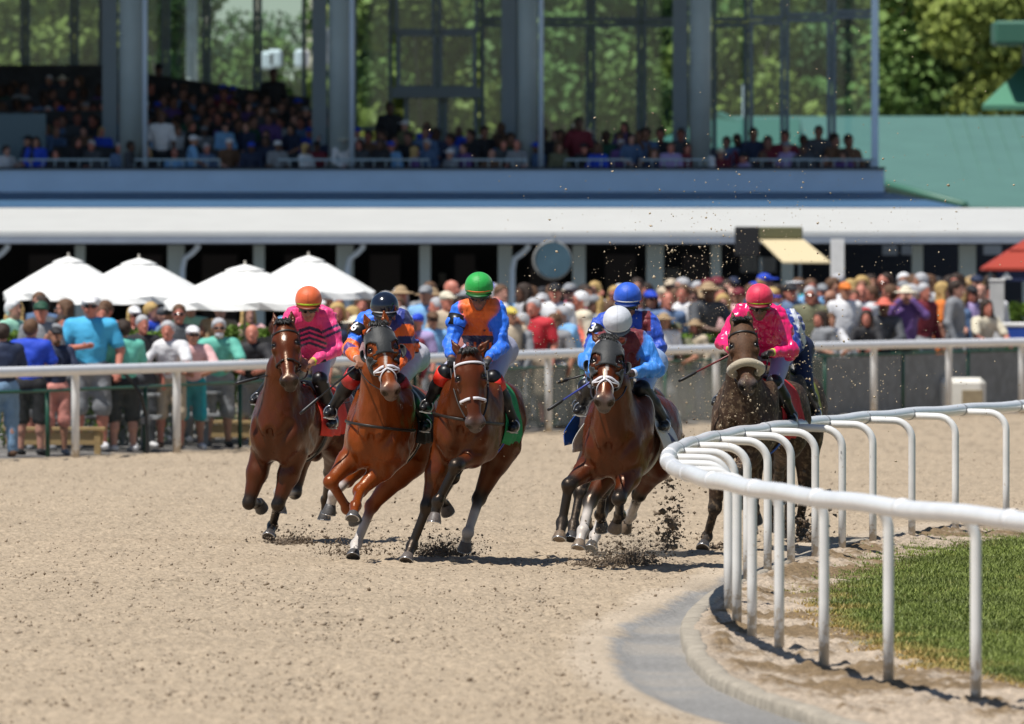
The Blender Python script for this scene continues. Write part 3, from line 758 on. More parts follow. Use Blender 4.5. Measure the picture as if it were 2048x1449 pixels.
    hp.append(ell(H(-.008, 0, .012), (Rr * 1.10, Rr * 1.02, Rr * .96), HF, tuple(hc), .02)); hp.append(ell(H(-.012, 0, -.02), (Rr * 1.09, Rr * 1.02, Rr * .78), HF, tuple(hc), .02))
    cut = cone(H(.02, -.2, -.232), H(.02, .2, -.232), .20, .20, tuple(hc), .01, op='-'); hp.append(cut)
    V, F = nets(hp, .009); q_ = (V - head) @ HF
    seam = np.minimum(np.abs(q_[:, 1]), np.abs(np.abs(np.arctan2(q_[:, 1], q_[:, 2] + .02)) - .62)); C = np.tile(hc, (len(V), 1)); C[seam < .0025] *= .78
    he = link('helmet', mesh_np('helmet', V - base, F, col=C), mat('cap_silk', attr=True, rough=.55 if not sp.get('glossy') else .2, noise=.08, nscale=15, bump=.004, bscale=30, sheen=.2) if not sp.get('glossy') else mat('cap_gloss', attr=True, rough=.18, coat=.5), rt)
    for bi, (z, wd, cc) in enumerate(sp['bands']):
        an = np.linspace(0, 2 * math.pi, 40, endpoint=False); pts = np.array([H((Rr * 1.115) * math.cos(t) * math.sqrt(max(.05, 1 - (z / .135) ** 2)) - .008, Rr * 1.02 * math.sin(t) * math.sqrt(max(.05, 1 - (z / .135) ** 2)), z + .010 + .004 * math.cos(t)) for t in an]); D = np.array([nrm(p - H(-.008, 0, z)) for p in pts])
        mb = MB(); mb.ribbon(pts, D, wd, .0035, closed=True); o = mb.build('helmet_band', mat('band_%d%d%d' % tuple(int(x * 99) for x in cc), cc, .5), rt, base); o.parent = he
    mb = MB(); pk = []        # short peak
    for i in range(9):
        t = (i - 4) / 4 * 1.15; pk.append((H(Rr * 1.04 * math.cos(t), Rr * .96 * math.sin(t), -.030), H((Rr * 1.04 + .030 * math.cos(t * 1.2)) * math.cos(t), (Rr * .96 + .01) * math.sin(t), -.044)))
    Vp = []; Fp = []
    for a_, b_ in pk: Vp += [a_, b_, b_ - hup * .005, a_ - hup * .008]
    for i in range(8):
        for j in range(4): k_ = (j + 1) % 4; Fp.append((i * 4 + j, i * 4 + k_, i * 4 + 4 + k_, i * 4 + 4 + j))
    mb.add(Vp, Fp, True); o = mb.build('peak', mat('peak_' + sp['name'], tuple(hc * .25), .5), rt, base); o.parent = he
    # goggles
    Vg = []; Fg = []; m1, m2 = 15, 5
    for i in range(m1):
        t = (i / (m1 - 1) * 2 - 1) * 1.2
        for j in range(m2):
            v = j / (m2 - 1) * 2 - 1; hh = .024 * (1 - .35 * max(0, 1 - abs(t) * 4) * (v < 0)); bul = .008 * (1 - v * v)
            Vg.append(HL((.092 + bul) * math.cos(t) + .006, (.080 + bul) * math.sin(t), -.052 + v * hh * (1 if abs(t) < 1 else .6)))
    for i in range(m1 - 1):
        for j in range(m2 - 1): Fg.append((i * m2 + j, i * m2 + j + 1, (i + 1) * m2 + j + 1, (i + 1) * m2 + j))
    mb = MB(); mb.add(Vg, Fg, True); go = mb.build('goggles', m_gog, rt, base); md = go.modifiers.new('s', 'SOLIDIFY'); md.thickness = .006
    # arm number band
    if 'armband' in sp:
        s = -1; d = nrm(E1[s] - S1[s]); c = S1[s] + d * .10; mb = MB(); mb.tube([c - d * .05, c, c + d * .05], [.083, .083, .080], 18, cap=False); ab = mb.build('armband', m_boot, rt, base)
        md = ab.modifiers.new('s', 'SOLIDIFY'); md.thickness = .003
        if not sp['armband']: pass
        cu = bpy.data.curves.new('n', 'FONT'); cu.body = sp['armband'] or '-'; cu.size = .115; cu.extrude = .002; cu.align_x = 'CENTER'; cu.align_y = 'CENTER'; cu.offset = .003
        to = bpy.data.objects.new('t', cu); COL.objects.link(to); dg = bpy.context.evaluated_depsgraph_get(); me = bpy.data.meshes.new_from_object(to.evaluated_get(dg)); bpy.data.objects.remove(to)
        out = nrm(np.array([-.75, -1, .25])); out = nrm(out - d * (out @ d)); tx = np.cross(-d, out); tx = nrm(tx); ty = np.cross(out, tx)
        M = Matrix(((tx[0], ty[0], out[0], 0), (tx[1], ty[1], out[1], 0), (tx[2], ty[2], out[2], 0), (0, 0, 0, 1))); me.transform(M); me.transform(Matrix.Translation(Vector(c + out * .086 - base))); o = link('number', me, m_white, ab) if sp['armband'] else None
    # hair at the nape is covered; whip in the right hand (picture left)
    if 'whip' in sp:
        (x0, y0), (x1, y1) = sp['whip']; hp_, fd, inn, bk = fprims[-1]
        a = P(x0, y0, hp_[1] - .15); b = np.array(hp_); e = b + (b - a) * sp.get('whip_ext', .12)
        wm = mat('whip_' + sp['name'], sp.get('whipcol', (.012, .012, .014)), .4)
        wb = empty('riding_whip', I['base'] + np.array([0, 0, .04]), sp['whip_label'], 'whip', 'whips held by the jockeys'); wo = np.array(wb.location)
        mb = MB(); mb.tube([a + (b - a) * .32, b, e], [.0065, .010, .012], 8); mb.build('shaft', wm, wb, wo)
        mb = MB(); mb.tube([a, a + (b - a) * .06, a + (b - a) * .30, a + (b - a) * .34], [.010, .015, .014, .008], 8); mb.build('flap', m_whip, wb, wo)
    reins(I, {s: fprims[s][0] for s in (-1, 1)})
    return rt
# ------------------------------------------------------------------ the runners
NAVY = (.016, .022, .09); ORANGE = (.95, .155, .010); BLUE = (.015, .17, .85); PINK = (.90, .05, .24); ROYAL = (.012, .07, .50); LTBLUE = (.035, .24, .75); MAROON = (.16, .012, .018); HOTPINK = (.88, .015, .16)
def stripes_pink(L, C):
    V = L['V']; z = V[:, 2]; s = L['side']; c = L['pel'] * 0 + L['neck']; dz = c[2] - z
    body = ~L['arm']
    for k in range(4):
        t = dz - .13 - k * .045 - (np.abs(s) * .35); C[body & (np.abs(t) < .012 + .004 * (k == 0)) & (np.abs(s) < .17)] = NAVY
    for k in range(2):
        t = dz - .13 - k * .055 + (s - .2) * .45; C[L['arm'] & (s > 0) & (np.abs(t) < .013)] = NAVY
    return C
def bands_orange(L, C):
    s = L['side']
    for sd in (-1, 1):
        d = L['E'][sd] - L['S'][sd]; t = ((L['V'] - L['S'][sd]) @ d) / (d @ d); m = L['arm'] & (s * sd > .02)
        d2 = L['H'][sd] - L['E'][sd]; t2 = ((L['V'] - L['E'][sd]) @ d2) / (d2 @ d2)
        C[m] = ORANGE
        C[m & (t < .18)] = BLUE if sd < 0 else NAVY; C[m & (t > .52) & (t < .75)] = BLUE if sd < 0 else NAVY; C[m & (t2 > .10) & (t2 < .32) & (t > .9)] = (.12, .05, .25)
    b = ~L['arm']; dz = L['neck'][2] - L['V'][:, 2]; C[b & (dz > .20)] = ORANGE; C[b & (dz > .20) & (np.abs(((dz * 8) % 1) - .5) < .2)] = NAVY
    C[b & (s < -.06) & (dz < .05)] = BLUE
    return C
def vest_orange(L, C):
    b = ~L['arm']; dz = L['neck'][2] - L['V'][:, 2]; s = L['side']; C[L['arm']] = BLUE
    C[b & (np.abs(s) > .18)] = BLUE
    C[b & (dz > .235) & (np.abs(s) < .15)] = NAVY; C[b & (dz > .29) & (np.abs(((s * 16) % 1) - .5) < .16)] = ORANGE
    return C
def yoke_red(L, C):
    b = ~L['arm']; C[b] = MAROON; dz = L['neck'][2] - L['V'][:, 2]; s = L['side']; C[b & (np.abs(s) > .16) & (dz > .08)] = LTBLUE; C[b & (dz > .30)] = LTBLUE
    return C
def sash_maroon(L, C):
    dz = L['neck'][2] - L['V'][:, 2]; s = L['side']; C[(s > .13) & (s < .21) & (~L['arm'] | (dz < .1))] = MAROON; return C

def cl_solid(c2, fn):
    def g(loc, C):
        C[fn(loc)] = c2; return C
    return g
G = dict
RUN = [
 G(name='one', chest=(552, 876, 100.3), yaw=18, lean=4, coat=(.072, .0155, .0030), poll=(570, 664), muzzle=(579, 768), face=(-.05, -1, .15), ears=((-.15, .012, .03), (-.15, .012, .03)), star=1,
   legs={'fr': ([(498, 1006, -1), (512, 1008, 1), (524, 1003, 1)], 0), 'fl': ([(556, 1010, -1), (545, 1052, 1), (538, 1072, -1)], 0),
         'hr': ([(590, 985, -1), (558, 985, -1), (563, 1026, 1)], 2), 'hl': ([(660, 945, 1), (652, 1000, 1), (650, 1035, 1)], 0)},
   cloth=(.62, .035, .018), flap=.02, girth=(.015, .014, .014), collar=False, mane_side=1, tail_side=.1,
   label='dark bay racehorse on the far left with pricked ears and a small white star',
   cap=(617, 600), sho=((584, 632), (656, 634)), elb=((562, 690), (672, 700)), hand=((604, 722), (620, 727)), hax=(.22, .26), knee=((566, 738), (640, 762)), foot=((518, 792), (655, 838)),
   silk=PINK, silkfn=stripes_pink, capcol=(.72, .13, .035), bands=((-.026, .020, (.45, .65, .03)), (-.046, .014, (.8, .25, .08))), cuff=(.5, .55, .05), breech=(.42, .42, .56), satin=0, seed=3,
   whip=((470, 768), (534, 740)), whip_ext=.30, whip_label='black riding whip on the far left, crossing behind the face of the star-marked bay',
   rider_label='jockey in orange helmet and pink silks with navy wavy stripes, on the leftmost horse'),
 G(name='two', chest=(748, 886, 93.9), yaw=10, lean=8, coat=(.190, .038, .0045), points=(.16, .045, .018), black_legs=False, poll=(757, 668), muzzle=(782, 786), face=(.10, -1, .15), facetone=(1.1, 1.1, 1.1), hood=1, white_nose=1, cross=1, blaze=(.26, .44, .010), muzcol=(.14, .10, .085), ears=((-.12, .03, .06), (-.13, .0, .06)),
   legs={'fr': ([(661, 964, -1), (694, 1018, 1), (712, 1032, 1)], 0), 'fl': ([(720, 982, -1), (711, 1012, -1), (705, 1036, -1)], 0),
         'hr': ([(694, 962, -1), (668, 988, -1), (658, 1022, 1)], 1), 'hl': ([(744, 1012, 1), (712, 1090, -1), (706, 1112, -1)], 2)},
   cloth=(.014, .013, .015), flap=.04, girth=(.015, .014, .014), collar=True, hoof=(.075, .07, .068),
   label='bright chestnut racehorse in a black blinker hood with white crossed noseband, second from the left',
   cap=(769, 614), sho=((730, 644), (806, 642)), elb=((699, 698), (812, 708)), hand=((716, 720), (786, 738)), knee=((708, 752), (795, 765)), foot=((664, 818), (808, 838)), skin=(.33, .15, .09),
   silk=(.03, .05, .30), silkfn=bands_orange, capcol=(.008, .012, .026), glossy=1, bands=((-.030, .014, (.8, .8, .8)),), cuff=(.8, .55, .5), boottop=(.45, .02, .02), seed=5, armband='6',
   whip=((600, 828), (712, 730)), whip_label='long black riding whip slanting down between the leftmost horse and the hooded chestnut',
   rider_label='jockey in glossy navy helmet and blue silks with orange sleeve bands, on the chestnut horse'),
 G(name='three', chest=(925, 872, 93.6), yaw=9, lean=9, coat=(.086, .0185, .0034), poll=(937, 716), muzzle=(951, 852), face=(.02, -1, .2), white_bridle=1, facetone=(1.05, 1.0, 1.0), muzcol=(.09, .075, .075), ears=((-.12, .05, .0), (-.10, .11, .02)),
   legs={'fr': ([(855, 1012, -1), (824, 1092, 1), (812, 1120, -1)], 0), 'fl': ([(912, 932, -1), (876, 1002, -1), (868, 1042, -1)], 0),
         'hr': ([(905, 955, -1), (880, 1000, 1), (897, 1014, 1)], 0), 'hl': ([(958, 998, 1), (936, 1066, -1), (930, 1092, 1)], 2)},
   cloth=(.01, .26, .085), cloth_down=1.95, flap=.05, girth=(.02, .05, .35), collar=True, hoof=(.12, .10, .09),
   label='bay racehorse with a white bridle, third from the left, one foreleg lifted high',
   cap=(958, 574), sho=((920, 622), (996, 622)), elb=((901, 686), (1003, 692)), hand=((903, 716), (976, 720)), knee=((890, 748), (988, 760)), foot=((856, 806), (1006, 842)), skin=(.20, .09, .055), gloves=(1, 1), armband='',
   silk=ORANGE, sleeve=BLUE, silkfn=vest_orange, capcol=(.01, .38, .055), bands=((-.024, .012, (.8, .18, .04)), (-.040, .008, (.35, .5, .08))), cuff=(.75, .05, .1), boottop=(.72, .03, .015), seed=9, breech=(.42, .42, .55),
   headx=.05, rider_label='jockey in bright green helmet, orange vest and blue sleeves, on the white-bridled bay'),
 G(name='four', chest=(1224, 905, 91.6), yaw=12, lean=6, coat=(.078, .0160, .0030), poll=(1217, 698), muzzle=(1208, 808), face=(-.03, -1, .12), hood=1, white_nose=1, cross=1, blaze=(.26, .42, .012), muzcol=(.10, .085, .08), facetone=(1.2, 1.2, 1.2), ears=((-.10, .06, -.02), (-.10, .06, -.05)),
   legs={'fr': ([(1138, 970, -1), (1124, 1046, -1), (1119, 1078, -1)], 0), 'fl': ([(1238, 998, -1), (1240, 1030, 1), (1230, 1052, 1)], 0),
         'hr': ([(1180, 1004, -1), (1166, 1062, -1), (1157, 1095, -1)], 2), 'hl': ([(1278, 990, 1), (1262, 1030, 1), (1250, 1052, 1)], 1)},
   cloth=(.62, .60, .56), cloth_down=1.9, flap=.12, cloth_x=(-.06, -.84), front=.7, clothfn=cl_solid((.03, .04, .12), lambda l: (np.abs(l[..., 1] - 1.35) < .16) & (np.abs(l[..., 0] + .55 + (l[..., 1] - 1.35) * .3) < .05)), girth=(.5, .48, .44), collar=False, hoof=(.17, .12, .08), palehoof=1,
   label='bay racehorse in a black blinker hood and white saddlecloth, running in front right of centre',
   cap=(1235, 643), sho=((1198, 684), (1284, 684)), elb=((1174, 722), (1312, 738)), hand=((1186, 750), (1260, 748)), knee=((1190, 762), (1285, 780)), foot=((1164, 812), (1315, 842)), skin=(.05, .025, .018), look=(-.03, -1, -.75), gloves=(0, 0),
   silk=MAROON, sleeve=LTBLUE, silkfn=yoke_red, capcol=(.62, .64, .70), bands=((-.030, .010, (.85, .85, .85)),), cuff=(.6, .65, .8), seed=11, breech=(.30, .42, .68),
   whip=((1095, 821), (1182, 761)), whipcol=(.03, .05, .30), whip_label='blue and black riding whip of the white-capped jockey, lower of the two beside the pair',
   rider_label='jockey in white helmet with maroon yoke and pale blue sleeves, crouched over the hooded bay'),
 G(name='five', chest=(1218, 880, 95.6), yaw=10, lean=4, coat=(.055, .032, .022), poll=(1238, 690), muzzle=(1244, 790), ears=((-.10, .05, 0), (-.10, .05, 0)),
   legs={'fr': ([(1160, 985, -1), (1147, 1050, -1), (1142, 1078, -1)], 0), 'fl': ([(1205, 985, -1), (1200, 1030, 1), (1205, 1050, 1)], 0),
         'hr': ([(1185, 990, 1), (1172, 1040, 1), (1180, 1062, 1)], 0), 'hl': ([(1212, 1012, 1), (1190, 1072, -1), (1182, 1096, -1)], 2)},
   cloth=(.02, .12, .55), cloth_down=1.95, flap=.14, cloth_x=(-.02, -.75), front=.9, girth=(.02, .02, .02), collar=False, dust=.2,
   label='dark brown racehorse almost hidden behind the hooded bay, blue saddlecloth showing at its side',
   cap=(1255, 594), sho=((1204, 646), (1300, 646)), elb=((1184, 690), (1318, 694)), hand=((1180, 735), (1285, 735)), knee=((1180, 775), (1290, 775)), foot=((1160, 805), (1288, 820)), skin=(.25, .11, .07),
   silk=ROYAL, silkfn=sash_maroon, capcol=(.012, .10, .62), bands=((-.026, .012, (.85, .85, .85)),), seed=14, armband='3', headx=.0,
   whip=((1114, 766), (1157, 738)), whip_label='short black riding whip sticking out left of the blue-capped jockey, upper of two',
   rider_label='jockey in royal blue helmet and blue silks with maroon sash, just behind the white-capped one'),
 G(name='six', chest=(1476, 866, 97.4), yaw=15, lean=8, coat=(.060, .032, .018), points=(.035, .026, .020), poll=(1484, 664), muzzle=(1496, 776), face=(.02, -1, .12), fleece=1, facetone=(1.7, 1.4, 1.1), muzcol=(.06, .05, .05), ears=((-.14, .0, .02), (-.14, .0, .02)), forelock=.9,
   legs={'fr': ([(1430, 1016, -1), (1414, 1074, 1), (1406, 1094, -1)], 0), 'fl': ([(1470, 950, -1), (1478, 985, 1), (1484, 1000, 1)], 0),
         'hr': ([(1500, 970, 1), (1508, 1015, 1), (1514, 1035, 1)], 0), 'hl': ([(1560, 930, 1), (1556, 975, 1), (1560, 995, 1)], 0)},
   cloth=(.55, .018, .02), cloth_down=1.9, flap=.05, girth=(.02, .10, .5), collar=False, dust=.75,
   label='dark mud-flecked racehorse with a thick sheepskin noseband, behind the curving white rail',
   cap=(1519, 596), sho=((1484, 625), (1560, 635)), elb=((1447, 685), (1580, 704)), hand=((1463, 700), (1540, 706)), knee=((1484, 742), (1548, 768)), foot=((1462, 800), (1568, 830)), skin=(.22, .12, .08), gloves=(0, 1),
   silk=HOTPINK, capcol=(.80, .03, .09), bands=((-.034, .014, (.45, .62, .03)), (-.050, .010, (.85, .25, .1))), cuff=(.45, .55, .08), satin=1, seed=17, breech=(.36, .36, .58),
   whip=((1357, 763), (1460, 707)), whipcol=(.16, .02, .02), whip_label='dark red riding whip with a black tip, held out left by the satin-pink jockey',
   rider_label='jockey in raspberry helmet and shiny hot pink satin silks, rightmost of the front riders'),
 G(name='seven', chest=(1538, 850, 100.6), yaw=10, lean=8, coat=(.052, .032, .020), poll=(1545, 690), muzzle=(1553, 788), ears=((-.1, .05, 0), (-.1, .05, 0)),
   legs={'fr': ([(1510, 985, -1), (1508, 1040, -1), (1504, 1062, -1)], 0), 'fl': ([(1545, 985, -1), (1548, 1030, 1), (1552, 1048, 1)], 0),
         'hr': ([(1580, 990, 1), (1575, 1045, 1), (1572, 1065, 1)], 0), 'hl': ([(1610, 985, 1), (1600, 1040, 1), (1605, 1055, 1)], 0)},
   cloth=(.28, .30, .05), cloth_down=1.8, flap=.03, clothfn=cl_solid((.03, .035, .025), lambda l: (np.abs(l[..., 1]) > .5) & (np.abs(l[..., 1]) < 1.45) & (np.abs(l[..., 0] + .57) < .27)), girth=(.02, .02, .02), collar=False, dust=.75,
   label='dark dusty racehorse at the far right, rump and olive saddlecloth showing',
   cap=(1538, 652), sho=((1542, 656), (1582, 640)), elb=((1535, 700), (1588, 690)), hand=((1530, 730), (1570, 735)), knee=((1530, 770), (1570, 775)), foot=((1520, 810), (1580, 815)), skin=(.3, .15, .1), headx=.2, pel=(-.50, -.02, 1.76),
   silk=(.012, .04, .30), silkfn=lambda L, C: np.where((np.abs(L['side'] - .14) < .02)[:, None] | (((L['V'][:, 2] * 14) % 1 < .22) & (L['side'] > .1))[:, None], np.array((.6, .62, .7)), C), capcol=(.02, .05, .30), bands=((-.03, .012, (.8, .8, .8)),), seed=21, breech=(.015, .02, .06),
   rider_label='jockey in dark blue silks with white trim, mostly hidden behind the hot pink rider'),
]
RUNNERS = {}
for sp in RUN:
    I = make_horse(sp); make_rider(sp, I); RUNNERS[sp['name']] = I
# ------------------------------------------------------------------ ground: one displaced sheet, finer where the camera looks
def rail_x(Y):      # centre line of the inner rail
    d = np.asarray(Y, float) - 79.5; return 1.10 + np.where(d < 0, .0056, .0039) * d * d - np.where(d > 20, .00002 * (d - 20) ** 3 * 0, 0)
OUT = np.array([(100, -34.), (120, -19), (130, -12.2), (140, -6.3), (152.6, -3.5 + .25), (160, -1.6), (167, .56), (175, 2.95), (185, 8.3), (192, 14.5), (198, 22), (204, 34)])
OUT = np.array([(118., -22.), (129, -13.5), (135.5, -9.4), (140, -6.35), (146.5, -4.6), (152.6, -2.55), (160, -.75), (167, .60), (175, 3.3), (181, 6.0), (187, 9.5), (193, 15), (198, 22), (204, 34)])
_ys = np.linspace(-34, 34, 400)
def outer_y(X):     # depth of the outer rail for a given X, smoothed
    x = np.interp(_ys, OUT[:, 1], OUT[:, 0]); k = np.ones(41) / 41; xs = np.convolve(np.pad(x, 20, 'edge'), k, 'valid'); return np.interp(X, _ys, xs)
def apron_z(X, Y):  # the public apron rises gently behind the fence
    d = np.clip(Y - outer_y(X) - 1.0, 0, 60); return np.clip(d * .016, 0, .42)
_gy = [57, 60.8, 62.2, 64.2, 68, 73.2, 77.1, 81.2, 85, 91, 96, 101, 118]; _gl = [1.95, 1.27, 1.08, .863, .675, .647, .73, 1.02, 1.28, 1.80, 2.32, 2.95, 6.0]
_hy = [57, 60.8, 62.2, 65.7, 68.8, 74.1, 79.2, 83.2, 86, 91, 96, 101, 118]; _gr = [2.5, 1.85, 1.685, 1.37, 1.197, 1.165, 1.24, 1.42, 1.58, 1.98, 2.45, 3.05, 6.05]
_fy = np.linspace(57, 118, 500); _k = np.ones(31) / 31
_gls = np.convolve(np.pad(np.interp(_fy, _gy, _gl), 15, 'edge'), _k, 'valid'); _grs = np.convolve(np.pad(np.interp(_fy, _hy, _gr), 15, 'edge'), _k, 'valid')
def gut_l(Y): return np.interp(Y, _fy, _gls)
def gut_r(Y): return np.interp(Y, _fy, _grs)
def sst(v): v = np.clip(v, 0, 1); return v * v * (3 - 2 * v)
def ground_z(X, Y):
    rx = rail_x(Y); d = X - rx
    z = apron_z(X, Y)
    e1 = X - gut_l(Y); e2 = X - gut_r(Y)
    z = z + np.where(Y < 118, -.05 * sst(e1 / .25 + .4) + .060 * sst(e2 / .09 + .5) - .05 * sst((e2 - .15) / .4), 0)
    return z
def build_ground():
    ys = np.concatenate([np.linspace(2, 55, 40), np.arange(55, 120, .08), np.arange(120, 146, .2), np.linspace(146, 215, 60), np.array([240, 300, 420, 700, 1500.])])
    nx = 561; V = []
    t = np.linspace(-1, 1, nx)
    Yg = np.repeat(ys[:, None], nx, 1)
    half = np.maximum(.058 * ys + 1.2, 5)[:, None]
    Xg = t[None] * half
    # far columns on both sides
    side = np.array([-600, -120, -40, -18]); Xl = np.minimum(np.repeat(side[None], len(ys), 0), Xg[:, :1] - np.array([[400, 90, 20, 4]])); Xr = -Xl[:, ::-1]
    Xg = np.concatenate([Xl, Xg, Xr], 1); Yg = np.repeat(ys[:, None], Xg.shape[1], 1)
    Z = ground_z(Xg, Yg)
    Q = np.stack([Xg, Yg, np.zeros_like(Xg)], -1)
    oy = outer_y(Xg); sand = (Yg < oy + .7); d = Xg - rail_x(Yg)
    e1 = Xg - gut_l(Yg); e2 = Xg - gut_r(Yg); smooth_ = np.clip((-.12 - e1) / .25, .08, 1) * (Yg < 118) + (Yg >= 118)
    verge = np.clip((e2 - .02) / .15, 0, 1) * np.clip((1.25 - d) / .3, .08, 1) * (Yg < 118)
    n1 = vnoise(Q * np.array([1, .7, 1]), 1.1, 1, 2); n2 = vnoise(Q, 6.5, 2, 3); n3 = vnoise(Q, 17, 4, 2)
    hoofs = np.clip(vnoise(Q * np.array([1, .8, 1]), 3.6, 6, 2) * 4 - .25, 0, 1)
    Z = Z + sand * (n1 * .04 + n2 * .045 + n3 * .05 - hoofs * .02) * smooth_ * np.clip((oy - Yg) / 1.0, .15, 1) + verge * (n2 * .10 + n3 * .05)
    Z[:, [0, 1, 2, -1, -2, -3]] = 0; Z[Yg > 230] = .3
    n, m = Z.shape; F = (np.arange(n - 1)[:, None] * m + np.arange(m - 1)[None]).reshape(-1); F = np.stack([F, F + 1, F + m + 1, F + m], 1)
    # colour by kind of ground; sand drawn darker in its dips
    C = np.empty((n, m, 3)); C[:] = (.425, .338, .242)
    dampn = vnoise(Q, .5, 9, 2); C *= (1 + dampn * .14)[..., None]
    C = np.where((n3 * .6 + n2 < -.16)[..., None] & (smooth_ > .5)[..., None], C * .80, C)
    sm = lambda v, w_: np.clip(v / w_ + .5, 0, 1)[..., None]
    mixc = lambda C, c, m: C * (1 - m) + c * m
    ok_ = (Yg < 118)[..., None]; dn = d + n1 * .16 + n2 * .10
    C = mixc(C, np.array((.47, .385, .29)) * (1 + n1 * .4)[..., None], sm(e1 + .28 + n1 * .2, .14) * sm(.1 - e1, .1) * ok_)
    C = mixc(C, np.array((.27, .262, .25)) * (1 + n1 * .4)[..., None], sm(e1 + n1 * .14 + n2 * .08, .09) * sm(-.02 - e2 + n2 * .04, .06) * sm(100 - Yg + n1 * 10, 4.) * ok_)
    gut = (e1 > .05) & (e2 < -.05) & (Yg < 98)
    C = mixc(C, np.array((.36, .32, .27)), (np.clip((n1 + n2 * .2) * 3 - .25, 0, .6) * gut)[..., None])
    C = mixc(C, np.array((.42, .34, .26)) * (1 + n2 * .6)[..., None], sm(e2 + .01, .07) * ok_); C = mixc(C, np.array((.22, .155, .09)), sm(n1 + n2 * .8 - .13, .10) * sm(e2 - .12, .1) * ok_)
    C = mixc(C, np.array((.10, .12, .03)), sm(d - 1.2 - n1 * .5 - n2 * .3, .2) * (Yg < 125)[..., None])
    pave = Yg > oy + 1.15; C = np.where(pave[..., None], (.22, .21, .20), C)
    V = np.stack([Xg, Yg, Z], -1).reshape(-1, 3)
    me = mesh_np('ground', V, F, col=C.reshape(-1, 3))
    m_ = mat('sand_track', rough=.95, attr=True, noise=.30, nscale=22, bump=.03, bscale=26, spec=.15, detail=8)
    tag(link('ground', me, m_), kind='structure')
build_ground()

def kerb():
    ys = np.arange(58, 104, .15); V = []; prof = [(-.065, -.08), (-.060, .012), (-.045, .030), (.050, .034), (.075, .020), (.08, -.08)]
    nn = vnoise(np.stack([ys, ys * 0, ys * 0], 1), 1.3, 3, 3); n_b = vnoise(np.stack([ys, ys * 0, ys * 0], 1), .35, 8, 2)
    for i, y in enumerate(ys):
        for (a_, z_) in prof: V.append((float(gut_r(y)) + a_ + nn[i] * .03, y, z_ + (nn[i] * .02 - .01 - max(0, n_b[i]) * .05) * (z_ > 0)))
    k = len(prof); F = [(i * k + j, i * k + j + 1, (i + 1) * k + j + 1, (i + 1) * k + j) for i in range(len(ys) - 1) for j in range(k - 1)]
    tag(link('kerb', mesh_np('kerb', V, np.array(F)), mat('kerb_concrete', (.36, .315, .25), .9, noise=.35, nscale=9, bump=.02, bscale=18)), kind='structure')
kerb()
# small clods lying on the sand: nobody could count them
def lumps(name, pts, size, m, kind='stuff', jag=.5, seed=1):
    r = np.random.default_rng(seed); n = len(pts)
    base = np.array([[1, 0, 0], [-1, 0, 0], [0, 1, 0], [0, -1, 0], [0, 0, 1], [0, 0, -1]], float); fc = np.array([[0, 2, 4], [2, 1, 4], [1, 3, 4], [3, 0, 4], [2, 0, 5], [1, 2, 5], [3, 1, 5], [0, 3, 5]])
    B = base[None] * (1 + (r.random((n, 6, 1)) - .5) * jag * 1.6) + (r.random((n, 6, 3)) - .5) * jag
    an = r.random(n) * 6.28; c, s = np.cos(an), np.sin(an); X = B[..., 0] * c[:, None] - B[..., 1] * s[:, None]; Yy = B[..., 0] * s[:, None] + B[..., 1] * c[:, None]
    an = r.random(n) * 6.28; c, s = np.cos(an), np.sin(an); Zz = B[..., 2] * c[:, None] - Yy * s[:, None]; Yy = B[..., 2] * s[:, None] + Yy * c[:, None]
    V = np.stack([X, Yy, Zz], -1) * np.asarray(size)[:, None, None] + np.asarray(pts)[:, None]
    F = (fc[None] + (np.arange(n) * 6)[:, None, None]).reshape(-1, 3)
    o = link(name, mesh_np(name, V.reshape(-1, 3), F, smooth=False), m); tag(o, kind=kind); return o
m_clod = mat('clod', (.40, .32, .235), .95, noise=.2, nscale=30); m_dark = mat('damp_clod', (.155, .115, .08), .9, noise=.3, nscale=30); m_dark2 = mat('brown_clod', (.20, .145, .095), .9, noise=.3, nscale=30); m_fleck = mat('sand_fleck', (.46, .37, .25), .9)
def field_pts(n, y0, y1, seed):
    r = np.random.default_rng(seed); u_ = r.random(n); Y = 1 / ((1 - u_) / y0 + u_ / y1); X = (r.random(n) * 2 - 1) * (.047 * Y + .2)
    ok = (X < gut_l(Y) - .15) | (Y > 118); Y, X = Y[ok], X[ok]; ok = Y < outer_y(X); return X[ok], Y[ok]
X, Y = field_pts(16000, 58, 150, 3); o = lumps('sand_clods', np.stack([X, Y, ground_z(X, Y) + .004], 1), rng.gamma(2.2, .0030, len(X)), m_clod, seed=3); o['label'] = 'small dry clods scattered over the sand'
X, Y = field_pts(6500, 58, 150, 5); o = lumps('damp_clods', np.stack([X, Y, ground_z(X, Y) + .008], 1), rng.gamma(2.0, .0023, len(X)), m_dark2, seed=5)  # damp clods in their own darker brown

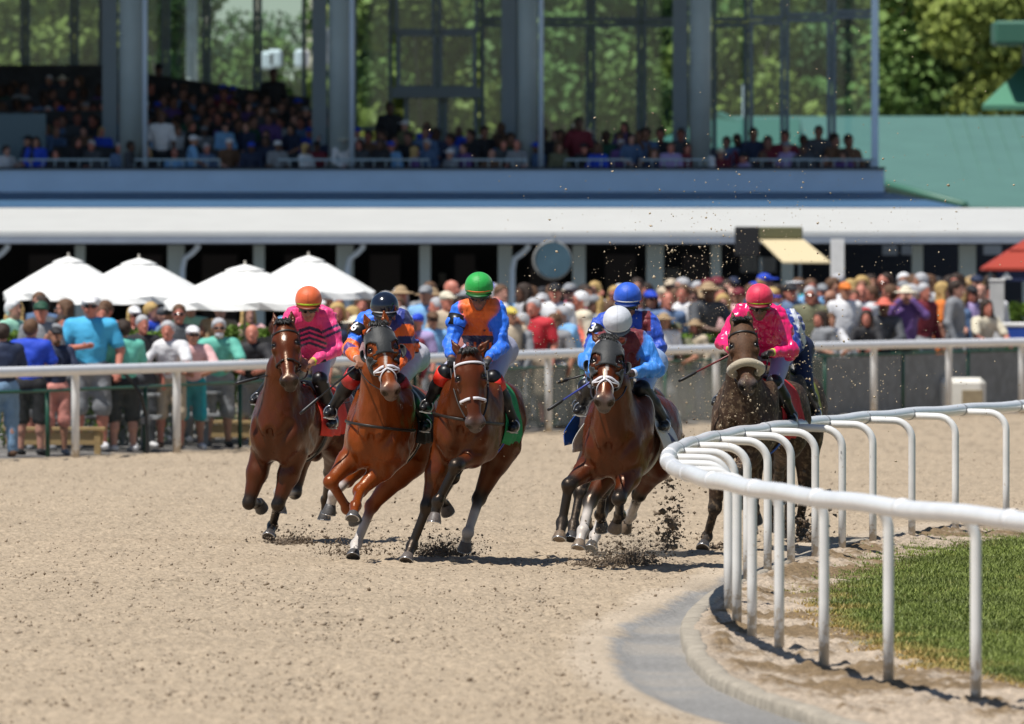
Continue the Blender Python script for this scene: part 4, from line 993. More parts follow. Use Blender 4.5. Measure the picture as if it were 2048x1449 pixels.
# dirt thrown up by the hooves and hanging in the air
def burst(cx, cy, n, w_, h_, Yc, seed, size=.011, lean=0, dy=.5):
    r = np.random.default_rng(seed); hh = r.exponential(.33, n); hh = np.clip(hh, 0, 1.4) * h_; t = r.normal(0, 1, n)
    px = cx + t * w_ * (.45 + .5 * hh / max(h_, 1)) + lean * hh; py = cy - hh; Yd = Yc + r.normal(0, dy, n)
    pts = np.stack([(px - 1024) / FPX * Yd, Yd, CAMZ + (HOR - py) / FPX * Yd], 1); pts[:, 2] = np.maximum(pts[:, 2], .01)
    return pts, r.gamma(1.6, size / 1.6, n)
bs = [burst(575, 1092, 1500, 40, 30, 100.5, 11, .0045, .3), burst(690, 1110, 800, 70, 75, 95.5, 12, .0045), burst(885, 1112, 2800, 55, 38, 95.5, 13, .0042, -.2), burst(1250, 1130, 3600, 62, 62, 93.5, 14, .0040, .3),
      burst(1335, 1100, 650, 28, 190, 93.5, 15, .0075, .12), burst(1210, 1135, 1300, 60, 22, 93, 16, .0048), burst(1430, 1100, 120, 30, 24, 98, 17, .009), burst(1620, 1085, 260, 30, 100, 101, 18, .011)]
pts = np.concatenate([b[0] for b in bs]); sz = np.concatenate([b[1] for b in bs]); o = lumps('flying_dirt', pts, np.clip(sz, .003, .035), m_dark, jag=.8, seed=8); o['label'] = 'dark dirt thrown up by the hooves'
r = np.random.default_rng(31); A = []; Zs = []
for (cx, cy, sx, sy, n, Yc) in ((1380, 540, 85, 60, 520, 97), (1130, 620, 70, 110, 260, 97), (1060, 770, 60, 90, 420, 96), (1130, 800, 60, 50, 260, 96), (1390, 770, 60, 110, 420, 99), (1480, 360, 220, 130, 420, 99), (1720, 520, 190, 190, 460, 100), (1680, 760, 160, 60, 380, 99), (1620, 700, 40, 80, 160, 99), (1470, 840, 40, 50, 380, 96), (1420, 660, 80, 80, 200, 98)):
    px = r.normal(cx, sx, n); py = r.normal(cy, sy, n); Yd = Yc + r.normal(0, 1.5, n); A.append(np.stack([(px - 1024) / FPX * Yd, Yd, CAMZ + (HOR - py) / FPX * Yd], 1)); Zs.append(r.gamma(1.8, .0021, n))
A = np.concatenate(A); Zs = np.concatenate(Zs); ok = A[:, 2] > .1; o = lumps('flying_sand', A[ok], np.clip(Zs[ok], .002, .013), m_fleck, jag=.8, seed=9); o['label'] = 'pale sand grains hanging in the air'

# ------------------------------------------------------------------ grass of the infield
m_grass = mat('grass', rough=.55, attr=True, spec=.25)
def build_grass():
    r = np.random.default_rng(4); n = 420000; u_ = r.random(n); Y = 1 / ((1 - u_) / 60 + u_ / 118); X = r.random(n) * 6.5 + .8
    d = X - rail_x(Y); Q = np.stack([X, Y, 0 * X], 1); n1 = vnoise(Q, 1.1, 1, 2); n2 = vnoise(Q, 3.2, 12, 3); n3 = vnoise(Q, .9, 19, 2)
    edge = .90 + n1 * .55 + n2 * .5 + np.interp(Y, [62, 74, 90, 105], [.05, .15, -.10, -.55]); ok = (d > edge) & (X < .048 * Y + .4) & (r.random(n) < np.clip((d - edge) * 2.2 + .12, 0, 1)); X, Y, d, n2, n3, edge = X[ok], Y[ok], d[ok], n2[ok], n3[ok], edge[ok]
    n = len(X); Z = ground_z(X, Y) - .005; h = (.020 + .020 * r.random(n)) * (1 + n2 * .8); a = r.random(n) * 6.28; wd = .006 + .003 * r.random(n); ln = r.normal(0, .018, (n, 2))
    p = np.stack([X, Y, Z], 1); dx = np.stack([np.cos(a) * wd, np.sin(a) * wd, 0 * a], 1); tip = p + np.stack([ln[:, 0], ln[:, 1], h], 1)
    V = np.stack([p - dx, p + dx, tip], 1).reshape(-1, 3); F = np.arange(n * 3).reshape(-1, 3)
    dry = np.clip(1.0 - (d - edge) / .42 + n3 * 1.6, 0, 1) * np.clip((90 - Y) / 5, 0, 1) + np.clip(n2 * 2 - .45, 0, .4); g = np.array((.175, .215, .05)); y = np.array((.50, .32, .11))
    c = g * (1 + n3[:, None] * .9) * (.75 + .5 * r.random((n, 1))) ; c = c * (1 - dry[:, None]) + y * dry[:, None]; C = np.repeat(np.clip(c, .005, 1)[:, None], 3, 1).reshape(-1, 3)
    tag(link('grass', mesh_np('grass', V, F, smooth=False, col=C), m_grass), 'short green grass inside the rail, dry and brown at its edge', 'grass', kind='stuff')
build_grass()

# ------------------------------------------------------------------ rails
m_rail = mat('rail_white', (.80, .80, .81), .32, noise=.06, nscale=5, bump=.0015, bscale=20, coat=.2)
m_post = mat('post_white', (.80, .79, .77), .38, noise=.08, nscale=6, coat=.1)
def mud_base(m):
    nt = m.node_tree; N, L = nt.nodes, nt.links; b = N['Principled BSDF']; src = b.inputs['Base Color'].links[0].from_socket
    tc = N.new('ShaderNodeTexCoord'); sx = N.new('ShaderNodeSeparateXYZ'); L.new(tc.outputs['Object'], sx.inputs[0]); r = N.new('ShaderNodeMapRange'); r.inputs['From Min'].default_value = .02; r.inputs['From Max'].default_value = .30; r.inputs['To Min'].default_value = 1.0; r.inputs['To Max'].default_value = 0; L.new(sx.outputs[2], r.inputs['Value'])
    n = N.new('ShaderNodeTexNoise'); n.inputs['Scale'].default_value = 22; n.inputs['Detail'].default_value = 6; L.new(tc.outputs['Object'], n.inputs['Vector']); a = N.new('ShaderNodeMath'); a.operation = 'MULTIPLY_ADD'; a.inputs[1].default_value = .33; L.new(r.outputs[0], a.inputs[0]); L.new(n.outputs['Fac'], a.inputs[2]); r2 = N.new('ShaderNodeMapRange'); r2.inputs['From Min'].default_value = .66; r2.inputs['From Max'].default_value = .80; L.new(a.outputs[0], r2.inputs['Value'])
    x = N.new('ShaderNodeMix'); x.data_type = 'RGBA'; L.new(r2.outputs[0], x.inputs[0]); L.new(src, x.inputs[6]); x.inputs[7].default_value = (.50, .43, .34, 1); L.new(x.outputs[2], b.inputs['Base Color'])
mud_base(m_post)
m_joint = mat('rail_joint', (.36, .37, .38), .5)
def rail_pt(Y, z): return np.array([float(rail_x(Y)), Y, z])
def build_inner():
    root = empty('inner_rail', (float(rail_x(80)), 80, 0), 'white curving inner running rail on gooseneck posts beside the grass', 'rail'); b = np.array(root.location)
    ys = np.concatenate([np.arange(57, 118, .5)]); H_ = 1.075
    pts = np.array([rail_pt(y, H_ + .006 * math.sin(y * 2.1)) for y in ys]); mb = MB(); mb.tube(pts, .055, 16, flat=1.0); mb.build('top_rail', m_rail, root, b)
    Yp = [59.6, 62.4, 65.24, 68.09, 70.87, 73.54, 75.9, 78.0, 80.4, 82.9, 85.5, 88.2, 91.0, 93.5, 95.7, 97.85, 100.05, 102.6, 105.2, 108.0, 110.8, 113.6]
    for y in Yp:
        c = rail_pt(y, H_); t = nrm(rail_pt(y + .3, H_) - rail_pt(y - .3, H_)); nx_ = nrm(np.cross(t, (0, 0, 1))); nx_ = nx_ if nx_[0] > 0 else -nx_
        off = .43; gz = float(ground_z(c[0] + off, np.array(y))) - .12
        q_ = [c + nx_ * .02 - np.array([0, 0, .02]), c + nx_ * .16 - np.array([0, 0, .022])]
        for k in range(9):
            a_ = k / 8 * math.pi / 2; q_.append(c + nx_ * (off - .17 + .17 * math.sin(a_)) + np.array([0, 0, -.025 - .17 * (1 - math.cos(a_))]))
        ft = c + nx_ * off; ft[2] = gz; q_ += [q_[-1] * .5 + ft * .5, ft]
        mb = MB(); mb.tube(q_, .033, 12); mb.build('post', m_post, root, b)
        mb = MB(); mb.tube([c - t * .05, c - t * .045, c + t * .045, c + t * .05], [.056, .0585, .0585, .056], 16, flat=1.0); mb.build('joint', m_joint if y > 84 else m_rail, root, b)
build_inner()
def build_outer():
    xs = np.linspace(-9.5, 12.5, 180); pts = np.array([[x, float(outer_y(x)), 1.10 + (.0045 * (x + 6))] for x in xs])
    root = empty('outer_rail', (0, float(outer_y(0)), 0), 'white outer running rail between the sand track and the crowd', 'rail'); b = np.array(root.location)
    mb = MB(); mb.tube(pts, .072, 14, flat=.95); mb.build('top_rail', m_rail, root, b)
    L = np.concatenate([[0], np.cumsum(np.linalg.norm(np.diff(pts, axis=0), axis=1))])
    for px in (-60, 150, 353, 552, 742, 923, 1097, 1268, 1432, 1592, 1748, 1898, 2044, 2190):
        f_ = lambda x: 1024 + FPX * x / float(outer_y(x)); lo, hi = -9.5, 12.5
        for _ in range(40):
            m_ = (lo + hi) / 2
            if f_(m_) < px: lo = m_
            else: hi = m_
        y = float(outer_y(lo)); mb = MB(); top = 1.10 + .0045 * (lo + 6)
        mb.tube([(lo, y + .02, top - .02), (lo, y + .06, top - .05), (lo, y + .10, top - .14), (lo, y + .10, top - .3), (lo, y + .10, -.1)], .052, 10); mb.build('post', m_post, root, b)
build_outer()

# thin dust hanging where the hooves have just struck
def dust(px, py, Y, r3, dens, lb):
    c = P(px, py, Y); c[2] = max(c[2], r3[2] * .6); mb = MB(); mb.ball((0, 0, 0), r3, 20, 12); m = bpy.data.materials.new('dust_air'); m.use_nodes = True; nt = m.node_tree; nt.nodes.clear(); o = nt.nodes.new('ShaderNodeOutputMaterial'); v = nt.nodes.new('ShaderNodeVolumePrincipled'); v.inputs['Color'].default_value = (.85, .76, .62, 1); v.inputs['Density'].default_value = dens; nt.links.new(v.outputs[0], o.inputs['Volume'])
    ob = mb.build('dust', m); ob.location = c; tag(ob, lb, 'dust', kind='stuff')
dust(1395, 815, 101, (.45, 1.2, .34), .12, 'pale dust behind the mud-flecked horse'); dust(1270, 1110, 93.8, (.45, .6, .16), .25, 'low dust round the hooves of the hooded bay'); dust(890, 1105, 96, (.40, .6, .12), .25, 'low dust round the hind hoof of the white-bridled bay')
# ------------------------------------------------------------------ sky-lit backdrop: trees, green-roofed hall, grandstand
def Z(py, Y): return CAMZ + (HOR - py) / FPX * Y
def X_(px, Y): return (px - 1024) / FPX * Y
m_bark = mat('bark', (.14, .11, .08), .9, noise=.3, nscale=8)
m_leaf = mat('leaves', rough=.6, attr=True, spec=.2)
def tree(px, Y, top_py, wd, hue, label, seed, nleaf=5200, sparse=0, base=.3):
    r = np.random.default_rng(seed); x = X_(px, Y); H_ = Z(top_py, Y) - base; root = empty('tree', (x, Y, base), label, 'tree', 'trees behind the stand'); b = np.array(root.location)
    mb = MB(); th = H_ * .45; mb.tube([(x, Y, base - .2), (x + .1, Y, base + th * .5), (x + .05, Y, base + th)], [.26, .2, .14], 10)
    cl = []
    for k in range(26):
        a_ = r.random() * 6.28; el_ = r.random(); rr = wd * (.25 + .75 * math.sqrt(r.random())) * (1.05 - .55 * el_); c = np.array([x + rr * math.cos(a_), Y + rr * math.sin(a_) * .8, base + H_ * (.12 + .84 * el_)]); cl.append((c, wd * (.22 + .20 * r.random())))
        if k % 3 == 0: mb.tube([(x, Y, base + th * (.5 + .5 * el_)), (np.array([x, Y, base + th]) + c) / 2, c], [.09, .05, .02], 6)
    mb.build('trunk', m_bark, root, b)
    n = nleaf * 2 + 3000; ci = r.integers(0, len(cl), n); C0 = np.array([c for c, _ in cl])[ci]; R0 = np.array([q for _, q in cl])[ci]; d = r.normal(size=(n, 3)); d /= np.linalg.norm(d, axis=1)[:, None]; rad = R0 * (r.random(n) ** .4); p = C0 + d * rad[:, None] * np.array([1, 1, .8])
    u_ = r.normal(size=(n, 3)); u_ /= np.linalg.norm(u_, axis=1)[:, None]; v_ = np.cross(u_, r.normal(size=(n, 3))); v_ /= np.linalg.norm(v_, axis=1)[:, None]; s_ = (.06 + .08 * r.random(n))[:, None] * (1.0 + .3 * (wd > 3))
    V = np.stack([p - u_ * s_, p + v_ * s_ * .7, p + u_ * s_, p - v_ * s_ * .7], 1) - b; F = np.arange(n * 4).reshape(-1, 4)
    tone = (.75 + .5 * r.random(len(cl)))[ci][:, None]; yel = (r.random(len(cl)) * .5)[ci][:, None]; c = np.array(hue) * tone * (1 - yel) + np.array((.19, .22, .04)) * tone * yel; c = c * (.8 + .4 * r.random((n, 1)))
    link('crown', mesh_np('crown', V.reshape(-1, 3), F, smooth=False, col=np.repeat(c, 4, 0)), m_leaf, root)
GR, YG, DG, BG = (.13, .23, .07), (.20, .25, .06), (.09, .16, .06), (.09, .19, .12)
TR = [(-40, 285, -60, 3.2, YG, 'yellow-green tree at the far left behind the stand glass'), (110, 292, -90, 3.4, YG, 'tree with yellow-green leaves behind the two leftmost stand windows'), (260, 300, -40, 3.2, DG, 'dark tree behind the first big stand column'),
      (345, 288, -60, 2.4, GR, 'green tree behind the slim pale trunk, left part of stand'), (470, 305, 52, 3.0, BG, 'dusky blue-green tree with open sky above it, seen through the stand'), (560, 285, 85, 2.4, GR, 'lower bright green tree under the open sky gap'),
      (720, 300, -10, 2.8, GR, 'green tree between the second column and framed windows'), (850, 290, -90, 3.4, YG, 'yellow-green tree behind the framed window block'), (1010, 296, -70, 3.2, DG, 'dark green tree behind the third column'),
      (1150, 288, -90, 3.6, GR, 'broad green tree behind the stand right of the third column'), (1330, 294, -90, 3.6, GR, 'leafy green tree behind the fourth column'), (1480, 286, -90, 3.2, YG, 'olive green tree behind the right stand bays'),
      (1620, 298, -90, 3.6, DG, 'dark green tree behind the last stand bay'), (1760, 288, -90, 3.2, GR, 'green tree right beside the end of the stand'), (1890, 292, -90, 3.4, YG, 'yellow-tinged tree above the green roof'), (2020, 286, -60, 3.2, YG, 'bright yellow-green tree behind the small green gable'), (1960, 310, -90, 4, DG, 'dark tree filling the gap in the upper right corner')]
for i, (px, Y, ty, wd, hue, lb) in enumerate(TR): tree(px, Y, ty, wd, hue, lb, 100 + i)
def wood():
    r = np.random.default_rng(77); n = 60000; x = r.uniform(-26, 26, n); pxx = 1024 + FPX * x / 340; Y = r.uniform(325, 345, n); topz = np.interp(pxx, [-400, 330, 400, 600, 720, 760, 2600], [12, 12, 8.4, 7.4, 9.5, 13, 14]) + vnoise(np.stack([x, x * 0, x * 0], 1), .5, 3, 3) * 4
    z = .3 + (topz - .3) * r.random(n); u_ = r.normal(size=(n, 3)); u_ /= np.linalg.norm(u_, axis=1)[:, None]; v_ = np.cross(u_, r.normal(size=(n, 3))); v_ /= np.linalg.norm(v_, axis=1)[:, None]; s_ = (.18 + .2 * r.random(n))[:, None]; p = np.stack([x, Y, z], 1)
    V = np.stack([p - u_ * s_, p + v_ * s_ * .7, p + u_ * s_, p - v_ * s_ * .7], 1); cn = vnoise(p * np.array([1, .3, 1]), .55, 6, 2)[:, None]; c = np.array((.10, .17, .045)) * (1 + cn * 2.2) + np.array((.10, .09, 0)) * np.clip(cn * 2, 0, 1); c = np.clip(c, .008, 1)
    tag(link('wood', mesh_np('wood', V.reshape(-1, 3), np.arange(n * 4).reshape(-1, 4), smooth=False, col=np.repeat(c, 4, 0)), m_leaf), 'far green wood closing the view behind the single trees', kind='stuff')
wood()
m_pale = mat('pale_trunk', (.42, .42, .38), .8, noise=.2, nscale=4)
t_ = empty('palm_trunk', (X_(386, 270), 270, .3), 'slim pale palm trunk seen through the stand glass, left', 'palm'); mb = MB(); mb.tube([(X_(386, 270), 270, .2), (X_(385, 270), 270, 5), (X_(383, 270), 270, 11)], [.17, .15, .13], 10); mb.build('trunk', m_pale, t_, t_.location)
mb = MB()
for k in range(16):
    a_ = k / 16 * 6.28; c = np.array([X_(383, 270), 270, 11.]); mb.ribbon([c, c + np.array([math.cos(a_) * .9, math.sin(a_) * .9, .5]), c + np.array([math.cos(a_) * 1.8, math.sin(a_) * 1.8, -.4])], [(0, 0, 1)] * 3, .35, .01)
mb.build('crown', mat('palm_leaf', (.05, .10, .02), .6), t_, t_.location)
m_lamp = mat('lamp_housing', (.8, .8, .8), .4); m_steel = mat('galvanised', (.35, .37, .38), .5)
def floodlight(px, Y, py, label, heads):
    root = empty('floodlight', (X_(px, Y), Y, .3), label, 'floodlight'); b = root.location; mb = MB(); mb.tube([(X_(px, Y), Y, .2), (X_(px, Y), Y, Z(py, Y))], [.10, .07], 10); mb.build('mast', m_steel, root, b)
    for (dx, dy) in heads: mb = MB(); mb.box((X_(px + dx, Y), Y - .2, Z(py + dy, Y)), (.34, .3, .42), bev=.06); mb.build('lamp_head', m_lamp, root, b)
floodlight(642, 262, 60, 'floodlight mast with stacked white lamp heads behind second column', [(0, 12), (0, 32), (0, 55), (-38, 58), (-92, 58), (-105, 62)])
floodlight(1490, 262, 170, 'thin pale pole behind the right stand bays', [])

# ---- green roofed hall behind
m_groof = mat('green_metal_roof', (.10, .21, .165), .38, noise=.07, nscale=1.2, spec=.5); m_groof2 = mat('green_roof_trim', (.05, .16, .11), .5); m_wall = mat('hall_wall', (.40, .38, .33), .8, noise=.1, nscale=3)
def hall():
    Y0, Y1 = 246, 262; root = empty('hall', (X_(1900, Y0), Y0, .3), 'long low hall with a pale green metal roof behind the stand end', 'building'); b = np.array(root.location)
    zr = Z(233, Y1); ze = Z(420, Y0); xl = X_(1285, Y0)
    mb = MB(); V = [(X_(1770, Y0) + .0, Y0, ze), (16, Y0, ze), (16, Y1, zr), (X_(1440, Y1), Y1, zr)]; V2 = [(X_(1290, Y0 + 4), Y0 + 4, Z(330, Y0 + 4))]
    # main slope with diagonal left hip running down to the right
    P0 = [(X_(1440, Y1), Y1, zr), (16, Y1, zr), (16, Y0, ze), (X_(1930, Y0), Y0, Z(414, Y0)), (X_(1775, Y0 + 3), Y0 + 3, Z(372, Y0 + 3)), (X_(1610, Y0 + 8), Y0 + 8, Z(322, Y0 + 8))]
    th = np.array([0, 0, -.12]); A = np.array(P0); mb.add(np.concatenate([A, A + th]), [tuple(range(6)), tuple(range(6, 12))[::-1]] + [(i, i + 6, (i + 1) % 6 + 6, (i + 1) % 6) for i in range(6)]); mb.build('roof', m_groof, root, b)
    mb = MB(); hip = [(X_(1440, Y1), Y1, zr + .03), (X_(1610, Y0 + 8), Y0 + 8, Z(322, Y0 + 8) + .03), (X_(1775, Y0 + 3), Y0 + 3, Z(372, Y0 + 3) + .03), (X_(1930, Y0), Y0, Z(414, Y0) + .03)]; mb.tube(hip, .09, 6); mb.build('hip_cap', m_groof2, root, b)
    mb = MB(); q_ = [(X_(1440, Y1 + .4), Y1 + .4, zr), (X_(1600, Y1 + .4), Y1 + .4, zr), (X_(1600, 250), 250, Z(300, 250)), (X_(1260, 250), 250, Z(300, 250))]; mb.add(q_, [(0, 1, 2, 3)]); mb.build('side_roof', m_groof2, root, b)
    mb = MB()
    for k in range(34):
        x = X_(1950, Y0) + k * .38; 
        if x > 15.8: break
        mb.beam((x, Y0 + .02, ze + .03), (x, Y1 - .02, zr + .03), .03, .05)
    mb.build('roof_seams', m_groof, root, b)
    mb = MB(); mb.box((X_(1930, 256) + 2.5, 256, (ze + .3) / 2), (14, 11, ze - .3)); mb.build('wall', m_wall, root, b)
hall()
def gable():
    Y = 236; root = empty('kiosk_tower', (X_(2080, Y), Y, .3), 'small tower with green roof cut off by the upper right corner', 'building'); b = np.array(root.location); x = X_(2170, Y)
    mb = MB(); z0 = Z(212, Y); z1 = Z(40, Y); q_ = [(X_(1960, Y), Y - 1, z0), (x + 1.5, Y - 1, z0), (x + 1.5, Y + 2, z1), (X_(2140, Y + 2), Y + 2, Z(40, Y + 2))]; A = np.array(q_); mb.add(np.concatenate([A, A - (0, 0, .1)]), [(0, 1, 2, 3), (7, 6, 5, 4)] + [(i, i + 4, (i + 1) % 4 + 4, (i + 1) % 4) for i in range(4)]); mb.build('roof', mat('green_roof_bright', (.09, .26, .17), .45), root, b)
    mb = MB(); mb.box((X_(2120, Y), Y - .2, Z(68, Y)), (X_(2255, Y) - X_(1985, Y), 2.2, .48), bev=.05); mb.build('upper_eave', m_groof2, root, b)
    mb = MB(); mb.box((X_(2130, Y), Y + 1, Z(120, Y)), (1.6, 1.6, .9)); mb.build('upper_wall', mat('dark_louvre', (.015, .03, .025), .7), root, b)
    mb = MB(); mb.box((x + 1.6, Y + 1.2, (z0 + .3) / 2), (3.2, 3, z0 - .3)); mb.build('wall', m_wall, root, b)
gable()

# ---- grandstand
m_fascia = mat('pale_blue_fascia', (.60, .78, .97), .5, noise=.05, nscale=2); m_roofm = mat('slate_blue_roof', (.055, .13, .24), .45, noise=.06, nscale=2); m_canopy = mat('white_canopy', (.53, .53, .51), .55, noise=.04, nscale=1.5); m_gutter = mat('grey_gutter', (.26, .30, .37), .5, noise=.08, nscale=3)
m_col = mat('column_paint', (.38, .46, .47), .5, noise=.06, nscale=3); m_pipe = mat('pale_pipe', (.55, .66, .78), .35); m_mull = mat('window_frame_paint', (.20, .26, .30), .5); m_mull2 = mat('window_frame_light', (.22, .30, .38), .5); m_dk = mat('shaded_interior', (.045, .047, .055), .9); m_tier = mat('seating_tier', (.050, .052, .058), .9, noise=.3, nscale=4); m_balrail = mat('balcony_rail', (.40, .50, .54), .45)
def glass(name, tint, gl=.07):
    m = bpy.data.materials.new(name); m.use_nodes = True; nt = m.node_tree; nt.nodes.clear(); o = nt.nodes.new('ShaderNodeOutputMaterial'); t = nt.nodes.new('ShaderNodeBsdfTransparent'); g = nt.nodes.new('ShaderNodeBsdfGlossy'); x = nt.nodes.new('ShaderNodeMixShader')
    t.inputs[0].default_value = (*tint, 1); g.inputs['Roughness'].default_value = .05; x.inputs[0].default_value = gl; nt.links.new(t.outputs[0], x.inputs[1]); nt.links.new(g.outputs[0], x.inputs[2]); nt.links.new(x.outputs[0], o.inputs[0]); return m
m_glass = glass('window_glass', (.84, .94, .96), .05)
YS = 215.0
def stand():
    root = empty('grandstand', (X_(500, YS), YS, .3), 'two level grandstand with white canopy, pale blue balcony fascia and big columns', 'grandstand'); b = np.array(root.location)
    xl, xr = -16.0, X_(1768, YS); zt, zb = Z(340, YS), Z(385, YS)
    def bx(name, x0, x1, y0, y1, z0, z1, m, bev=0, par=None): mb = MB(); mb.box(((x0 + x1) / 2, (y0 + y1) / 2, (z0 + z1) / 2), (x1 - x0, y1 - y0, z1 - z0), bev=bev); return mb.build(name, m, par or root, b)
    bx('balcony_fascia', xl, xr, YS - .15, YS + .15, zb, zt, m_fascia)
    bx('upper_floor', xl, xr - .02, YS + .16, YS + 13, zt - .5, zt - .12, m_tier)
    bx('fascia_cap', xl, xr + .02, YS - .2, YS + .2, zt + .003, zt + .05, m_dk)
    # lower canopy: slate blue rear part, white front part, gutter
    zw = Z(414, 208.0); zf = Z(464, 204.0)
    xe = 12.5
    def slab(name, pts, th, m): A = np.array(pts, float); n_ = len(A); mb = MB(); mb.add(np.concatenate([A, A - (0, 0, th)]), [tuple(range(n_)), tuple(range(n_, 2 * n_))[::-1]] + [(i, i + n_, (i + 1) % n_ + n_, (i + 1) % n_) for i in range(n_)]); return mb.build(name, m, root, b)
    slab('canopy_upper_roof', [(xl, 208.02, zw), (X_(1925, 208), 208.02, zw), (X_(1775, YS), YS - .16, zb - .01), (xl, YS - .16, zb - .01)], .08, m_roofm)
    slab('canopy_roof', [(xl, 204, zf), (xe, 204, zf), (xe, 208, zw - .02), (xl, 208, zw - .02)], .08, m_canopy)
    bx('gutter', xl, xe, 203.9, 204.15, Z(487, 204), zf - .09, m_gutter)
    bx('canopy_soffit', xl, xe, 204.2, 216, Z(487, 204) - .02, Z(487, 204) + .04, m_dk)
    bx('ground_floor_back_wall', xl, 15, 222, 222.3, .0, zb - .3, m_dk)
    # ground floor posts, some with a gooseneck downpipe
    for px, pw, sun in ((-40, 20, 0), (160, 20, 0), (352, 34, 0), (518, 22, 0), (690, 34, 0), (850, 22, 0), (1010, 28, 0), (1158, 26, 0), (1310, 34, 0), (1432, 20, 0), (1575, 24, 0), (1835, 22, 0), (1935, 34, 0), (2055, 20, 0)):
        x = X_(px, 205); bx('canopy_post', x - pw / 111 / 2, x + pw / 111 / 2, 205, 205.3, .0, Z(487, 204) - .03, m_col)
    for px in (5, 385, 715, 1045):
        x = X_(px, 204.6); z_ = Z(484, 204.4); mb = MB(); mb.tube([(x + .1, 204.3, z_), (x + .1, 204.4, z_ - .10), (x, 204.5, z_ - .2), (x - .14, 204.6, z_ - .3), (x - .18, 204.6, z_ - .5), (x - .18, 204.6, .1)], .055, 8); mb.build('downpipe', m_pipe, root, b)
    x = X_(1675, 202); bx('sunlit_post', x - .12, x + .12, 202, 202.25, .0, Z(478, 202), m_post)
    # kitchen fronts in the dark under the canopy; plain white squares for blurred bright spots
    for px, py, w_, h_ in ((885, 560, 14, 26), (950, 552, 10, 18), (1498, 528, 34, 34), (1535, 530, 34, 30), (1345, 548, 26, 22), (1780, 498, 30, 26), (1820, 498, 34, 24), (1985, 500, 36, 20), (60, 560, 12, 20)):
        bx('white_square', X_(px - w_ / 2, 221), X_(px + w_ / 2, 221), 221, 221.06, Z(py + h_ / 2, 221), Z(py - h_ / 2, 221), m_canopy)
    for px, w_ in ((90, 60), (300, 50), (440, 70), (600, 60), (770, 60), (930, 40), (1090, 60), (1240, 60), (1390, 50)):
        bx('kitchen_counter', X_(px - w_ / 2, 220), X_(px + w_ / 2, 220), 219.6, 220.2, .3, 2.6, mat('dark_counter', (.12, .11, .12), .6))
    # big columns with their pale pipes
    for (a_, c_, pp) in ((238, 288, 290), (657, 700, 704), (1035, 1075, 1082), (1378, 1422, None)):
        x = X_((a_ + c_) / 2, 216.3); mb = MB(); mb.tube([(x, 216.3, zt - .1), (x, 216.3, 9.18)], (c_ - a_) / 2 / 105.2, 20); mb.build('column', m_col, root, b)
        if pp: x = X_(pp, 215.8); mb = MB(); mb.tube([(x, 215.8, zt - .3), (x, 215.8, 9.18)], .05, 8); mb.build('rain_pipe', m_pipe, root, b)
        x = X_(a_ - 18, 219); bx('pilaster', x - .14, x + .14, 218.8, 219.2, zt - .1, 9.18, m_mull)
    bx('end_post', X_(1744, YS), X_(1758, YS), YS + .3, YS + .5, zt, 9.18, m_fascia)
    # glazed rear wall, each bay a frame with its pane
    def win(px0, px1, py0, py1, Y, fw, m):
        mb = MB(); x0, x1, z0, z1 = X_(px0, Y), X_(px1, Y), Z(py1, Y), Z(py0, Y); f_ = fw / (FPX / Y)
        mb.box((x0 + f_ / 2, Y, (z0 + z1) / 2), (f_, .12, z1 - z0)); mb.box((x1 - f_ / 2 , Y + .003, (z0 + z1) / 2), (f_, .12, z1 - z0)); mb.box(((x0 + x1) / 2, Y + .006, z1 - f_ / 2), (x1 - x0 - 2 * f_, .12, f_)); mb.box(((x0 + x1) / 2, Y + .009, z0 + f_ / 2), (x1 - x0 - 2 * f_, .12, f_))
        fr = mb.build('window', m, root, b); mb = MB(); mb.box(((x0 + x1) / 2, Y + .01, (z0 + z1) / 2), (x1 - x0 - f_, .015, z1 - z0 - f_)); mb.build('pane', m_glass, fr, b)
    Yg = 228
    for a_, c_ in ((-150, -52), (-48, 50), (52, 148), (150, 205), (286, 331), (333, 412), (414, 514), (516, 612), (706, 785)): win(a_, c_, -150, 262, Yg, 8, m_mull)
    for a_, c_ in ((960, 1038), (1078, 1180), (1182, 1282), (1284, 1376), (1424, 1496)): win(a_, c_, -150, 44, Yg, 9, m_mull); win(a_, c_, 46, 345, Yg, 9, m_mull)
    for a_, c_, t_ in ((1498, 1568, 40), (1570, 1662, 34), (1664, 1752, 28)): win(a_, c_, -150, t_, 224, 8, m_mull2); win(a_, c_, t_ + 2, 345, 224, 8, m_mull2)
    for a_, c_, p0, p1 in ((788, 872, -150, 68), (874, 958, -150, 68), (792, 874, 60, 182), (876, 954, 60, 182), (808, 884, 182, 330), (886, 956, 182, 330)): win(a_, c_, p0 + 4, p1 - 1, 222, 9, m_mull)
    bx('lobby_beam', X_(785, 221.7), X_(962, 221.7), 221.6, 221.8, Z(196, 221.7), Z(176, 221.7), m_mull)
    # seating tiers: rows climb to the rear, highest at the left end
    for k in range(9):
        y0 = YS + 2.2 + k * 1.05; rise = .24 * (k + 1)
        for (p0, p1, s0, s1) in ((-420, 205, 1.0, 1.0), (205, 620, .98, .70), (620, 1750, .22, .12)):
            x0, x1 = X_(p0, y0), X_(p1, y0); A = np.array([(x0, y0, zt - .12), (x1, y0, zt - .12), (x1, y0 + 1.04, zt - .12), (x0, y0 + 1.04, zt - .12), (x0, y0, zt + rise * s0), (x1, y0, zt + rise * s1), (x1, y0 + 1.04, zt + rise * s1), (x0, y0 + 1.04, zt + rise * s0)])
            mb = MB(); mb.add(A, [(0, 1, 5, 4), (1, 2, 6, 5), (2, 3, 7, 6), (3, 0, 4, 7), (4, 5, 6, 7)]); mb.build('seating_tier', m_tier, root, b)
